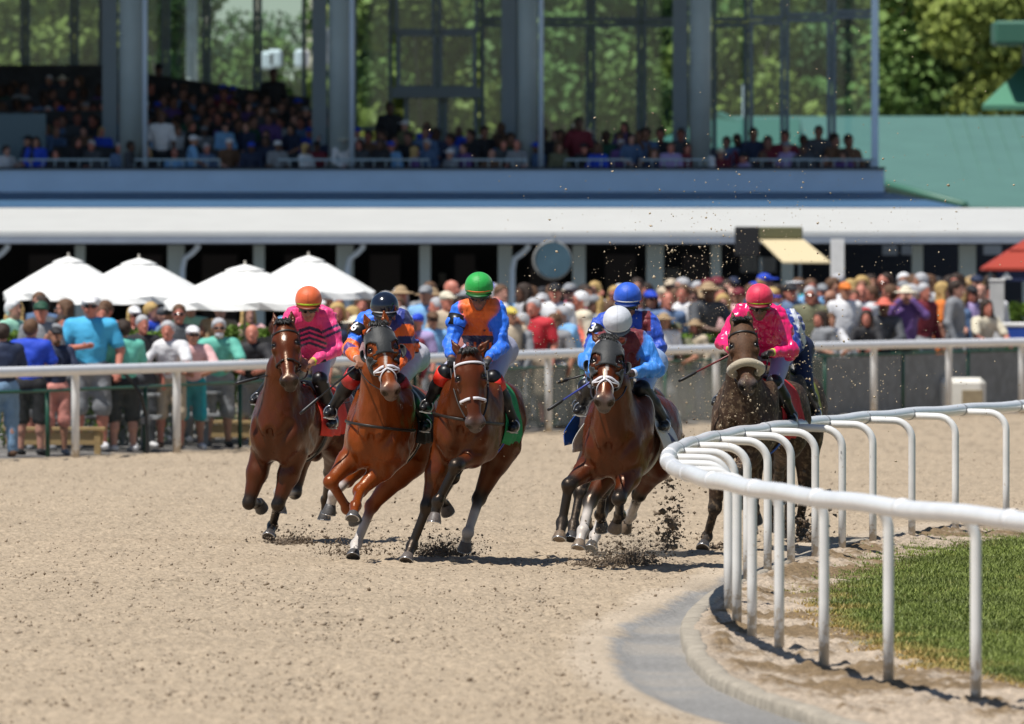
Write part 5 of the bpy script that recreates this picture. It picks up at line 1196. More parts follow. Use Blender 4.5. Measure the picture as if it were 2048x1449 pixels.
    bx('tier_end_wall', X_(-60, 217), X_(92, 217), 216.9, 217.1, zt, Z(228, 217), mat('blue_grey_panel', (.10, .16, .19), .6))
    # balcony rails between people
    for p0, p1 in ((38, 218), (270, 440), (556, 858), (905, 1055), (1130, 1262), (1280, 1420), (1500, 1750)):
        mb = MB(); y = YS - .05; z_ = Z(320, YS); mb.tube([(X_(p0, y), y, zt), (X_(p0, y), y, z_), (X_(p1, y), y, z_), (X_(p1, y), y, zt)], .022, 6)
        for k in range(int((p1 - p0) / 24)): x = X_(p0 + 24 * (k + 1), y); mb.tube([(x, y, zt), (x, y, z_)], .012, 5)
        mb.build('balcony_rail', m_balrail, root, b)
    # unseen roof above the picture, height and overhang set to shade the stand
    bx('roof', xl, xr + .6, 209.6, 234, 9.2, 9.7, m_fascia)
    bx('left_end_wall', xl - .3, xl, YS, 230, .0, 9.19, m_wall)
stand()

# ---- things at the canopy edge
def thing1(name, label, cat, c): return empty(name, c, label, cat)
rs = thing1('round_sign', 'round blue-grey sign hanging under the canopy above the crowd', 'sign', (X_(1105, 200), 200, 2.5)); mb = MB()
x, z_ = X_(1107, 200), Z(521, 200); n_ = 32; V = [(x + .31 * math.cos(a), yy, z_ + .31 * math.sin(a)) for yy in (199.9, 200.1) for a in np.linspace(0, 2 * math.pi, n_, endpoint=False)]
mb.add(V, [tuple(range(n_)), tuple(range(n_, 2 * n_))[::-1]] + [(i, i + n_, (i + 1) % n_ + n_, (i + 1) % n_) for i in range(n_)]); mb.build('sign_face', mat('sign_blue', (.06, .12, .16), .4, noise=.2, nscale=3), rs, rs.location)
mb = MB(); mb.tube([(x - .02 + .325 * math.cos(a), 200.12, z_ + .325 * math.sin(a)) for a in np.linspace(0, 2 * math.pi, n_, endpoint=False)], .03, 6, closed=True); mb.build('rim', mat('sign_rim', (.25, .25, .24), .5), rs, rs.location)
mb = MB(); mb.beam((x, 200, z_ + .32), (x, 200, 2.95), .03, .03); mb.beam((x, 200, 2.95), (x, 204.1, 2.95), .03, .03); mb.build('bracket', m_steel, rs, rs.location)
aw = thing1('food_stall_awning', 'tan sloping awning with olive valance under the white canopy', 'awning', (X_(1580, 200), 200, .35)); Y = 200
mb = MB(); A = np.array([(X_(1519, Y), Y, Z(478, Y)), (X_(1606, Y), Y, Z(478, Y)), (X_(1661, Y - 1.2), Y - 1.2, Z(524, Y - 1.2)), (X_(1566, Y - 1.2), Y - 1.2, Z(524, Y - 1.2))]); mb.add(np.concatenate([A, A - (0, 0, .03)]), [(0, 1, 2, 3)[::-1], (4, 5, 6, 7)] + [(i, i + 4, (i + 1) % 4 + 4, (i + 1) % 4) for i in range(4)]); mb.build('awning_cloth', mat('tan_cloth', (.60, .50, .31), .8), aw, aw.location)
mb = MB(); mb.box((X_(1562, Y), Y + .1, Z(466, Y)), (.76, .3, .21), bev=.02); mb.build('valance', mat('olive_cloth', (.12, .12, .06), .8), aw, aw.location)
mb = MB(); mb.box((X_(1495, Y), Y + .15, Z(483, Y)), (.44, .3, .52), bev=.02); mb.build('speaker_box', mat('black_box', (.012, .012, .014), .6), aw, aw.location)
for px in (1522, 1600): mb = MB(); mb.box((X_(px, Y + .2), Y + .2, 1.3), (.05, .05, 2.5)); mb.build('pole', m_mull, aw, aw.location)
rc = thing1('red_tent', 'red-roofed stall with navy banner at the right edge', 'stall', (X_(2070, 192), 192, .3)); Y = 192
mb = MB(); x0, x1, x2 = X_(1966, Y), X_(2110, Y), X_(2254, Y); zE, zP = Z(536, Y), Z(440, Y); A = np.array([(x0, Y - 1.2, zE), (x2, Y - 1.2, zE), (x2, Y + 1.2, zE), (x0, Y + 1.2, zE), (x1, Y, zP)])
mb.add(np.concatenate([A, A - (0, 0, .05)]), [(0, 1, 4), (1, 2, 4), (2, 3, 4), (3, 0, 4), (6, 5, 9), (7, 6, 9), (8, 7, 9), (5, 8, 9)] + [(i, i + 5, (i + 1) % 4 + 5, (i + 1) % 4) for i in range(4)]); mb.build('tent_roof', mat('red_canvas', (.36, .035, .015), .6), rc, rc.location)
for t in (.33, .66): mb = MB(); mb.beam(A[0] * (1 - t) + A[4] * t + (0, -.0, .03), A[1] * (1 - t) + A[4] * t + (0, 0, .03), .02, .02); mb.build('seam', mat('dark_red', (.25, .02, .01), .6), rc, rc.location)
mb = MB(); mb.box(((x0 + x2) / 2 + .1, Y - 1.15, Z(551, Y)), (x2 - x0 - .2, .03, .20)); bn = mb.build('banner', mat('navy_banner', (.010, .018, .07), .6), rc, rc.location)
for px in (2007, 2062):
    mb = MB(); x = X_(px, Y); z_ = Z(552, Y); mb.box((x, Y - 1.172, z_ - .035), (.17, .006, .028)); mb.box((x, Y - 1.172, z_ + .0), (.11, .006, .026)); mb.add([(x - .05, Y - 1.172, z_ + .02), (x + .05, Y - 1.172, z_ + .02), (x, Y - 1.172, z_ + .07)], [(0, 1, 2)]); mb.build('emblem', m_white, bn)
    bn.children[-1].location = -Vector(rc.location)
for px in (1975, 2240): mb = MB(); mb.box((X_(px, Y), Y - 1.05, 1.25), (.05, .05, 2.1)); mb.build('pole', m_mull, rc, rc.location)
# ------------------------------------------------------------------ spectators: a few bodies with clothes, copied one by one
PAL = {'white': (.74, .74, .76), 'black': (.014, .014, .018), 'navy': (.012, .022, .060), 'royal blue': (.012, .06, .55), 'sky blue': (.20, .42, .70), 'cyan': (.06, .42, .72), 'seafoam': (.13, .48, .38), 'mint': (.32, .62, .48), 'pale pink': (.75, .45, .45), 'pink': (.80, .18, .30), 'red': (.55, .02, .035), 'coral': (.70, .16, .11), 'maroon': (.16, .012, .025), 'orange': (.75, .20, .03), 'yellow': (.65, .52, .10), 'beige': (.55, .45, .33), 'tan': (.36, .25, .14), 'olive': (.16, .16, .09), 'grey': (.24, .25, .27), 'dark grey': (.06, .065, .075), 'lavender': (.38, .30, .55), 'purple': (.12, .06, .22), 'teal': (.01, .30, .36), 'green': (.03, .30, .12), 'brown': (.12, .06, .03), 'cream': (.68, .62, .48), 'slate blue': (.12, .19, .33), 'denim': (.07, .13, .25), 'salmon': (.68, .28, .24), 'silver': (.45, .45, .47), 'dark green': (.015, .07, .04), 'blonde': (.48, .32, .12), 'dark brown': (.03, .016, .010), 'light denim': (.20, .33, .50)}
CM = {}
def cmat(c):
    if c not in CM: CM[c] = mat('cloth_' + c.replace(' ', '_'), PAL[c], .75, noise=.10, nscale=14, bump=.008, bscale=18)
    return CM[c]
SK = [mat('skin_fair', (.52, .26, .19), .5, noise=.1, nscale=20), mat('skin_tan', (.40, .19, .12), .5, noise=.1, nscale=20), mat('skin_ruddy', (.55, .20, .14), .5, noise=.1, nscale=20), mat('skin_brown', (.12, .055, .032), .5, noise=.1, nscale=20)]
m_dkglass = mat('dark_lens', (.01, .01, .012), .15)
def proto(pose):
    o = (0, 0, 0); A = lambda *p: np.array(p, float)
    hip = {s: A(s * .095, .02, .90) for s in (-1, 1)}; kn = {s: A(s * .11, .0, .48) for s in (-1, 1)}; an = {s: A(s * .12, .02, .07) for s in (-1, 1)}; toe = {s: A(s * .14, -.13, .03) for s in (-1, 1)}
    nk = A(0, .02, 1.44); sh = {s: A(s * .18, .02, 1.40) for s in (-1, 1)}; hd = A(0, -.01, 1.61); pel = A(0, .02, .93)
    el = {s: A(s * .25, .05, 1.12) for s in (-1, 1)}; ha = {s: A(s * .26, -.05, .86) for s in (-1, 1)}
    if pose == 'lean':
        for d in (nk, hd): d += A(0, -.16, -.06)
        for s in (-1, 1): sh[s] += A(0, -.15, -.06); el[s] = A(s * .27, -.30, 1.10); ha[s] = A(s * .12, -.50, 1.03)
    if pose == 'phone': el[-1] = A(-.34, -.10, 1.33); ha[-1] = A(-.16, -.17, 1.58); el[1] = A(.26, -.10, 1.15); ha[1] = A(.12, -.26, 1.12)
    if pose == 'fold':
        el[-1] = A(-.27, -.02, 1.13); ha[-1] = A(-.05, -.22, 1.16); el[1] = A(.28, .04, 1.12)
    if pose == 'arms':
        for s in (-1, 1): el[s] = A(s * .26, -.04, 1.13); ha[s] = A(-s * .05, -.22, 1.12 + .04 * s)
    if pose == 'binoculars':
        for s in (-1, 1): el[s] = A(s * .27, -.16, 1.33); ha[s] = A(s * .055, -.17, 1.57)
    if pose == 'sit':
        for s in (-1, 1): hip[s] = A(s * .10, .05, .50); kn[s] = A(s * .13, -.38, .50); an[s] = A(s * .12, -.36, .07); toe[s] = A(s * .13, -.50, .04); el[s] = A(s * .25, -.05, .74); ha[s] = A(s * .11, -.28, .62)
        for d in (nk, hd, pel): d += A(0, 0, -.40)
        for s in (-1, 1): sh[s] += A(0, 0, -.40)
    def trunk(g, lo=False):
        w_ = (pel - nk); q = [cone(sh[-1] * .8 + sh[1] * .2, sh[1] * .8 + sh[-1] * .2, .062 + g, .062 + g, o, .06), cone(nk + w_ * .18, nk + w_ * .55, .118 + g, .122 + g, o, .08, (0, 1, 0), .82), cone(nk + w_ * .5, pel, .122 + g, .128 + g, o, .08, (0, 1, 0), .85)]
        for s in (-1, 1): q.append(cone(sh[s], nk + w_ * .3 + A(s * .06, 0, 0), .055 + g, .09 + g, o, .06))
        return q
    def arms(g, f=1.0):
        q = []
        for s in (-1, 1):
            e = sh[s] + (el[s] - sh[s]) * min(1, f); q.append(cone(sh[s], e, .052 + g, (.042 + g) if f >= 1 else .052 + g, o, .03))
            if f > 1: q.append(cone(el[s], el[s] + (ha[s] - el[s]) * (f - 1), .040 + g, .030 + g, o, .03))
        return q
    body = trunk(0) + arms(0, 2) + [cone(nk, hd - A(0, 0, .06), .052, .05, o, .03), ell(hd + A(0, .01, .02), (.076, .095, .10), None, o, .03), ell(hd + A(0, -.025, -.06), (.056, .062, .062), None, o, .03), cone(hd + A(0, -.082, .0), hd + A(0, -.105, -.032), .010, .016, o, .012), ell(hd + A(0, -.07, -.10), (.028, .024, .02), None, o, .02)]
    for s in (-1, 1):
        body += [ell(hd + A(s * .078, .01, -.015), (.010, .02, .030), None, o, .01), cone(hip[s], kn[s], .080, .055, o, .05), cone(kn[s], an[s], .056, .036, o, .03), cone(kn[s] + A(0, .02, -.05), kn[s] * .6 + an[s] * .4 + A(0, .02, 0), .045, .05, o, .04)]
        d = nrm(ha[s] - el[s]); sd_ = nrm(np.cross(d, (0, 1, 0.3))); bk = np.cross(d, sd_)
        body.append(ell(ha[s] + d * .035, (.042, .036, .018), np.stack([d, sd_, bk], 1), o, .015))
        for q in range(4): k0 = ha[s] + d * .06 + sd_ * (q - 1.5) * .019; body += [cone(k0, k0 + d * .030 - bk * .006, .0095, .009, o, .006), cone(k0 + d * .030 - bk * .006, k0 + d * .048 - bk * .022, .009, .008, o, .006)]
        body.append(cone(ha[s] + sd_ * .03 * (-s), ha[s] + d * .045 + sd_ * .05 * (-s), .011, .009, o, .008))
    out = {}
    def mk(nm, pr, h, disp=None): V, F = nets(pr, h, disp); out[nm] = mesh_np(nm, V, F)
    wr = lambda X: vnoise(X, 13, 4, 2) * .022
    mk('body', body, .0165)
    tee = trunk(.016) + arms(.020, .72); mk('shirt', tee, .018, wr); mk('long_sleeve', trunk(.018) + arms(.018, 1.85), .018, wr)
    bt = lambda f: [cone(pel, pel - A(0, 0, .02), .142, .145, o, .05, (0, 1, 0), .9)] + [x for s in (-1, 1) for x in ([cone(hip[s], kn[s], .100, .085, o, .05)] + ([cone(kn[s], an[s] + A(0, 0, .03), .078, .060, o, .04)] if f else [cone(kn[s], kn[s] + (an[s] - kn[s]) * .06, .090, .092, o, .03)]))]
    mk('trousers', bt(1), .019, wr); mk('shorts', bt(0), .019, wr)
    for s in (-1, 1): mk('shoe%d' % s, [cone(an[s] - A(0, -.03, .02), toe[s], .048, .040, o, .03, (0, 0, 1), .9)], .018)
    out['head'] = tuple(hd); return out
PRO = {k: proto(k) for k in ('stand', 'lean', 'phone', 'fold', 'arms', 'binoculars', 'sit')}
def heads():
    o = (0, 0, 0); A = lambda *p: np.array(p, float); out = {}
    def mk(nm, pr, h=.014, disp=None): V, F = nets(pr, h, disp); out[nm] = mesh_np(nm, V, F)
    cut = ell((0, -.085, -.035), (.075, .07, .105), None, o, .02, op='-'); hn = lambda X: vnoise(X, 30, 3, 2) * .016
    mk('short hair', [ell((0, .018, .045), (.086, .100, .092), None, o, .03), ell((0, .05, .0), (.080, .072, .085), None, o, .03), cut], disp=hn)
    mk('long hair', [ell((0, .02, .045), (.092, .106, .095), None, o, .03), cone((0, .06, .02), (0, .09, -.24), .085, .075, o, .05, (0, 1, 0), .6), cone((-.075, .02, 0), (-.10, .0, -.22), .035, .04, o, .03), cone((.075, .02, 0), (.10, .0, -.22), .035, .04, o, .03), cut], disp=hn)
    mk('cap', [ell((0, .012, .055), (.090, .104, .078), None, o, .02), ell((0, -.13, .052), (.066, .075, .012), None, o, .02)])
    mk('sun hat', [ell((0, .01, .065), (.088, .098, .080), None, o, .03), ell((0, .0, .045), (.185, .20, .016), None, o, .02)])
    mk('visor', [ell((0, .012, .055), (.090, .104, .028), None, o, .02), ell((0, -.13, .052), (.066, .075, .012), None, o, .02)])
    mb = MB(); 
    for s in (-1, 1): mb.ball((s * .034, -.098, .0), (.030, .008, .022), 10, 6)
    mb.tube([(-.075, -.02, .005), (-.06, -.09, .006), (0, -.105, .006), (.06, -.09, .006), (.075, -.02, .005)], .005, 5)
    me = bpy.data.meshes.new('sunglasses'); me.from_pydata(np.concatenate(mb.v).tolist(), [], mb.f); out['sunglasses'] = me
    mk('beard', [ell((0, -.055, -.085), (.052, .045, .045), None, o, .02)], disp=hn)
    return out
HD = heads()
NM = {'short hair': 'hair', 'long hair': 'hair', 'cap': 'cap', 'sun hat': 'sun_hat', 'visor': 'visor', 'long_sleeve': 'shirt'}
def inst(name, me, m, parent, loc=None):
    if not me.materials: me.materials.append(None)
    o = bpy.data.objects.new(name, me); COL.objects.link(o); o.parent = parent
    o.material_slots[0].link = 'OBJECT'; o.material_slots[0].material = m
    if loc is not None: o.location = loc
    return o
USED = set(); NP = [0]
def person(x, Y, z, hgt, pose, yaw, top, topk, bot, botk, hat, hatc, label, group, skin=0, glasses=False, hair=None, beard=None, wide=1.0, cat='spectator'):
    e = empty('person', (x, Y, z), label, cat, group); s = hgt / (1.73 if pose != 'sit' else 1.73); e.scale = (s * wide, s * wide, s); e.rotation_euler = (0, 0, math.radians(yaw)); p = PRO[pose]; hd = p['head']; NP[0] += 1
    inst('body', p['body'], SK[skin], e); inst('shirt', p['long_sleeve' if topk == 'long' else 'shirt'], cmat(top), e); inst('shorts' if botk == 'shorts' else 'trousers', p['shorts' if botk == 'shorts' else 'trousers'], cmat(bot), e)
    if z < 1.0:
        sc_ = cmat(random.choice(['white', 'black', 'brown', 'grey']))
        for q in ('shoe-1', 'shoe1'): inst('shoe', p[q], sc_, e)
    if hat != 'bald': inst(NM[hat], HD[hat], cmat(hatc), e, hd)
    if hat in ('cap', 'sun hat', 'visor') and hair: h_ = inst('hair', HD[hair[0]], cmat(hair[1]), e, hd); h_.scale = (.97, .97, .93)
    if glasses: inst('sunglasses', HD['sunglasses'], m_dkglass, e, hd)
    if beard: inst('beard', HD['beard'], cmat(beard), e, hd)
    return e
def place(px, top_py, dy, **k):
    x = 0
    for _ in range(4): Y = float(outer_y(x)) + dy; x = (px - 1024) / FPX * Y
    z = float(apron_z(x, Y)); zt_ = Z(top_py, Y); hgt = min(max(zt_ - z, 1.35), 1.98); z = z + max(0, min(zt_ - z - hgt, .45)); return person(x, Y, z, hgt, **k), x, Y
FR = 'spectators along the trackside fence'
def pp(px, ty, dy, pose, yaw, top, topk, bot, botk, hat, hatc, label, **k): place(px, ty, dy, pose=pose, yaw=yaw, top=top, topk=topk, bot=bot, botk=botk, hat=hat, hatc=hatc, label=label, group=FR, **k); USED.add(label)
pp(4, 648, 1.9, 'arms', 200, 'navy', 'tee', 'light denim', 'long', 'short hair', 'dark brown', 'person in navy tee and light jeans with back turned, cut by left edge', wide=1.15)
pp(62, 640, 2.1, 'arms', 165, 'royal blue', 'tee', 'black', 'shorts', 'short hair', 'brown', 'person in royal blue polo and dark shorts seen from behind, second from left edge', wide=1.12)
pp(112, 655, 1.9, 'phone', 12, 'navy', 'tee', 'salmon', 'shorts', 'cap', 'black', 'person in navy tee and pink shorts holding up the brim of a black cap', skin=1, beard='brown')
pp(181, 592, 2.8, 'fold', 0, 'cyan', 'tee', 'grey', 'shorts', 'cap', 'white', 'tall person in bright cyan tee and white cap, fist at the chest', skin=2, glasses=True, wide=1.2)
pp(246, 641, 1.9, 'arms', 205, 'seafoam', 'tee', 'black', 'shorts', 'short hair', 'dark brown', 'person in seafoam tee and black shorts with back turned, emblem on the shoulder blade', wide=1.15)
pp(285, 632, 3.4, 'stand', 20, 'black', 'tee', 'dark grey', 'long', 'short hair', 'silver', 'grey-haired person in black shirt between the seafoam back and white polo', skin=2)
pp(340, 634, 2.5, 'lean', -8, 'white', 'tee', 'beige', 'shorts', 'short hair', 'silver', 'person in white polo shirt with grey hair leaning to the rail', skin=2, wide=1.1)
pp(382, 644, 1.9, 'lean', 10, 'pale pink', 'tee', 'teal', 'shorts', 'cap', 'white', 'person in pale pink polo, white cap and teal shorts', skin=1, glasses=True, wide=1.1)
pp(436, 629, 2.1, 'lean', 5, 'seafoam', 'tee', 'grey', 'shorts', 'short hair', 'silver', 'white-bearded person in seafoam tee and grey shorts with sunglasses', skin=1, glasses=True, beard='white', wide=1.1)
pp(507, 641, 1.9, 'lean', -5, 'black', 'tee', 'grey', 'shorts', 'bald', 'black', 'bald ruddy person in black tee and grey shorts, left of the first horse', skin=2, wide=1.15)
pp(26, 600, 9.0, 'stand', 60, 'mint', 'tee', 'beige', 'long', 'short hair', 'white', 'white-haired person in mint shirt turned right beyond the hedge, far left')
pp(82, 604, 4.2, 'stand', 5, 'grey', 'tee', 'grey', 'shorts', 'cap', 'dark green', 'person in pale grey shirt and dark green cap over the royal blue polo', skin=2)
pp(78, 586, 9.5, 'stand', -15, 'denim', 'tee', 'beige', 'long', 'short hair', 'brown', 'person in denim shirt and dark glasses at the back, under leftmost umbrella', glasses=True)
pp(124, 632, 4.6, 'stand', 10, 'coral', 'tee', 'grey', 'long', 'short hair', 'dark brown', 'ruddy face just behind the raised arm in navy', skin=2)
pp(204, 612, 6.0, 'stand', 0, 'pale pink', 'tee', 'grey', 'long', 'short hair', 'brown', 'face peeping out right of the cyan tee', skin=2)
pp(303, 606, 8.0, 'stand', 70, 'royal blue', 'tee', 'grey', 'long', 'short hair', 'blonde', 'blonde person in bright blue shirt under the second umbrella')
pp(329, 615, 6.8, 'stand', 90, 'slate blue', 'tee', 'grey', 'long', 'cap', 'dark grey', 'person in slate blue shirt and dark cap facing right behind the white polo')
pp(358, 610, 5.0, 'stand', 0, 'dark grey', 'tee', 'grey', 'long', 'short hair', 'brown', 'ruddy person in dark shirt with black sunglasses above the white polo', skin=2, glasses=True)
pp(382, 596, 9.5, 'stand', 0, 'mint', 'tee', 'grey', 'long', 'short hair', 'dark brown', 'person in pale mint shirt at back between second and third umbrella')
pp(440, 602, 9.0, 'stand', 20, 'tan', 'tee', 'grey', 'long', 'sun hat', 'tan', 'person in straw hat under the third umbrella')
pp(412, 640, 4.2, 'stand', -70, 'tan', 'tee', 'grey', 'long', 'long hair', 'tan', 'tan-haired person half hidden behind the white beard', skin=1)
pp(497, 612, 8.6, 'stand', 20, 'pale pink', 'long', 'beige', 'long', 'long hair', 'blonde', 'long-haired person in pale pink top behind the black tee')
pp(1148, 604, 2.4, 'lean', -60, 'sky blue', 'tee', 'beige', 'shorts', 'short hair', 'silver', 'tall grey-haired person in sky blue shirt left of the blue helmet', glasses=True, skin=1, wide=1.1)
pp(1067, 598, 2.9, 'stand', -25, 'red', 'tee', 'beige', 'shorts', 'short hair', 'silver', 'grey-haired person in bright red polo left of the pair of horses', skin=2, wide=1.15)
pp(1022, 615, 2.6, 'stand', 20, 'beige', 'tee', 'grey', 'shorts', 'cap', 'yellow', 'person in yellow cap just right of the green-helmeted jockey', skin=1)
pp(1110, 568, 4.4, 'stand', 0, 'white', 'tee', 'grey', 'shorts', 'cap', 'black', 'person in white tee and black cap above the sky blue shirt', skin=2)
pp(836, 628, 2.6, 'stand', -30, 'lavender', 'tee', 'grey', 'shorts', 'cap', 'royal blue', 'person in lavender tee and royal blue cap right of the second jockey', skin=2)
pp(865, 624, 2.4, 'stand', 10, 'sky blue', 'tee', 'beige', 'shorts', 'cap', 'brown', 'person in light blue tee with brown cap and sunglasses, left of green helmet', glasses=True, skin=1)
pp(893, 584, 4.0, 'stand', 30, 'beige', 'tee', 'grey', 'shorts', 'cap', 'cream', 'person in beige shirt and cream cap by the left arm of green-helmeted jockey', skin=2)
pp(852, 572, 6.2, 'stand', -15, 'sky blue', 'long', 'grey', 'long', 'cap', 'grey', 'person in pale blue shirt and grey cap at back, left of green helmet', skin=1)
pp(1403, 558, 3.4, 'lean', 30, 'dark grey', 'tee', 'grey', 'long', 'sun hat', 'tan', 'brown-skinned person in charcoal shirt and straw hat between the two helmets', skin=3, wide=1.15)
pp(1366, 570, 4.2, 'stand', -20, 'white', 'tee', 'grey', 'long', 'short hair', 'brown', 'person in clean white tee left of the charcoal shirt', skin=2)
pp(1336, 585, 4.6, 'stand', 10, 'slate blue', 'tee', 'grey', 'long', 'bald', 'brown', 'bald person in slate shirt right of the blue helmet', skin=2)
pp(1350, 640, 2.0, 'lean', 5, 'olive', 'tee', 'grey', 'shorts', 'cap', 'olive', 'person in olive shirt leaning on the rail right of the blue jockeys', skin=1, wide=1.15)
pp(1446, 590, 3.0, 'stand', 0, 'pale pink', 'tee', 'white', 'shorts', 'long hair', 'blonde', 'long-haired person in pale pink top left of the raspberry helmet')
pp(1690, 566, 3.0, 'stand', 15, 'white', 'long', 'beige', 'shorts', 'cap', 'orange', 'person in white long sleeves and orange cap right of the pink jockey', skin=1)
pp(1656, 620, 2.1, 'lean', 15, 'white', 'tee', 'denim', 'shorts', 'short hair', 'brown', 'child in white tee at the rail under the orange cap', skin=1)
pp(1620, 574, 2.6, 'stand', 0, 'olive', 'tee', 'black', 'long', 'short hair', 'silver', 'person in olive shirt and black trousers right of the blue-backed rider', skin=2, glasses=True)
pp(1688, 668, 1.8, 'stand', 0, 'white', 'tee', 'denim', 'shorts', 'short hair', 'dark brown', 'small child with dark hair only just above the rail')
pp(1736, 614, 2.0, 'lean', -10, 'black', 'tee', 'black', 'long', 'long hair', 'dark brown', 'dark-haired person in black top with bare arms at the rail', skin=2)
pp(1708, 580, 3.2, 'stand', 0, 'red', 'tee', 'grey', 'long', 'short hair', 'brown', 'person in red shirt next to the white sleeves', skin=2)
pp(1722, 570, 4.8, 'stand', 0, 'white', 'tee', 'grey', 'long', 'bald', 'brown', 'bald pink-faced person in white tee behind the black top', skin=2)
pp(1770, 590, 2.2, 'lean', -5, 'dark grey', 'long', 'black', 'long', 'sun hat', 'coral', 'person in coral straw hat and dark jacket leaning on the rail', skin=3)
pp(1812, 574, 2.2, 'binoculars', 0, 'purple', 'long', 'olive', 'long', 'sun hat', 'cream', 'person in cream hat and purple jacket looking through binoculars')
pp(1848, 568, 3.0, 'stand', 40, 'maroon', 'long', 'grey', 'long', 'short hair', 'silver', 'grey-haired person in maroon jacket right of the binoculars', skin=2)
pp(1886, 566, 3.2, 'stand', 90, 'orange', 'tee', 'orange', 'long', 'long hair', 'blonde', 'curly blonde person in orange dress left of the grey suit')
pp(1912, 562, 2.4, 'stand', 75, 'grey', 'long', 'grey', 'long', 'short hair', 'dark brown', 'person in grey suit facing right near the white post', wide=1.1)
pp(1962, 592, 2.4, 'lean', 30, 'cream', 'tee', 'black', 'long', 'long hair', 'dark brown', 'dark-haired person in cream blouse left of the white post', skin=2)
pp(1984, 566, 4.4, 'stand', 20, 'white', 'long', 'grey', 'long', 'short hair', 'dark brown', 'person in white shirt right behind the cream blouse', skin=2)
# the mass behind them, every one its own object; colours drawn from what the photograph shows there
LM = [(0, 130, 'under the leftmost umbrella'), (130, 250, 'under the second umbrella'), (250, 420, 'left of the third umbrella'), (420, 560, 'under the third umbrella'), (560, 640, 'behind the orange helmet'), (640, 745, 'between the first two helmets'), (745, 830, 'right of the navy helmet'), (830, 925, 'left of the green helmet'), (925, 1010, 'behind the green helmet'), (1010, 1090, 'right of the green helmet'), (1090, 1190, 'below the round sign'), (1190, 1300, 'above the blue helmet'), (1300, 1380, 'right of the blue helmet'), (1380, 1470, 'left of the raspberry helmet'), (1470, 1560, 'above the raspberry helmet'), (1560, 1650, 'below the tan awning'), (1650, 1740, 'below the white canopy post'), (1740, 1830, 'behind the binoculars'), (1830, 1930, 'behind the grey suit'), (1930, 2050, 'left of the red tent')]
def where(px):
    for a_, b_, t in LM:
        if a_ <= px < b_: return t
    return 'at the picture edge'
TOPS = ['white', 'white', 'sky blue', 'beige', 'salmon', 'coral', 'red', 'navy', 'grey', 'pale pink', 'slate blue', 'black', 'olive', 'lavender', 'silver', 'teal', 'maroon', 'cream', 'dark grey', 'pink', 'white', 'salmon', 'brown', 'tan', 'black', 'grey', 'beige', 'pale pink', 'denim']
HATS = [('short hair', 'dark brown'), ('short hair', 'brown'), ('short hair', 'silver'), ('bald', ''), ('long hair', 'brown'), ('long hair', 'dark brown'), ('short hair', 'brown'), ('short hair', 'dark brown'), ('short hair', 'silver'), ('cap', 'white'), ('cap', 'grey'), ('cap', 'royal blue'), ('cap', 'black'), ('long hair', 'brown'), ('long hair', 'blonde'), ('long hair', 'dark brown'), ('bald', ''), ('sun hat', 'cream'), ('sun hat', 'tan'), ('short hair', 'brown'), ('visor', 'white'), ('cap', 'beige'), ('short hair', 'white'), ('cap', 'navy'), ('cap', 'maroon'), ('bald', ''), ('short hair', 'dark brown')]
HW = {'bald': 'no hair', '': ''}
def fill(n, x0, x1, dy0, dy1, ty0, ty1, seed, row):
    r = random.Random(seed)
    for i in range(n):
        px = x0 + (x1 - x0) * (i + r.uniform(.1, .9)) / n; dy = r.uniform(dy0, dy1); ty = r.uniform(ty0, ty1)
        for _ in range(60):
            top = r.choice(TOPS); hat, hc = r.choice(HATS); tk = r.choice(['tee', 'tee', 'long']); gl = r.random() < .4
            hw = 'bald head' if hat == 'bald' else (hc + ' ' + hat)
            lb = 'person in %s %s, %s, %s, %s' % (top, 'tee' if tk == 'tee' else 'shirt', hw, row, where(px))
            if lb not in USED: break
        USED.add(lb)
        hair = (r.choice(['short hair', 'long hair', 'short hair']), r.choice(['brown', 'silver', 'blonde', 'dark brown'])) if hat in ('cap', 'sun hat', 'visor') else None
        place(px, ty, dy, pose=r.choice(['stand', 'stand', 'fold', 'arms', 'lean', 'stand', 'phone' if r.random() < .3 else 'stand']), yaw=r.gauss(0, 38), top=top, topk=tk, bot=r.choice(['beige', 'grey', 'black', 'denim', 'white', 'navy']), botk=r.choice(['shorts', 'long']), hat=hat, hatc=hc, label=lb, group='spectators packed on the apron', skin=r.choice([0, 1, 2, 2, 1, 0, 3 if r.random() < .4 else 2]), glasses=gl, hair=hair, wide=r.uniform(.95, 1.18))
fill(12, 545, 835, 2.0, 2.8, 622, 645, 1, 'front row')
fill(9, 560, 830, 3.6, 6, 592, 618, 2, 'mid crowd')
fill(7, 600, 830, 8, 12, 574, 592, 3, 'back row')
fill(4, 900, 1140, 2.0, 2.7, 622, 645, 4, 'front row')
fill(18, 840, 1340, 4.2, 7, 575, 605, 5, 'mid crowd')
fill(19, 840, 1340, 9, 14, 556, 575, 6, 'back row')
fill(6, 1190, 1660, 2.1, 3.0, 622, 650, 7, 'front row')
fill(18, 1340, 1690, 4.2, 7.5, 566, 596, 8, 'mid crowd')
fill(18, 1340, 1690, 9, 13, 548, 566, 9, 'back row')
fill(16, 1690, 1985, 4, 7, 562, 585, 10, 'mid crowd')
fill(15, 1690, 1990, 8, 12, 545, 562, 11, 'back row')
fill(5, 0, 300, 7, 12, 588, 612, 12, 'back row')
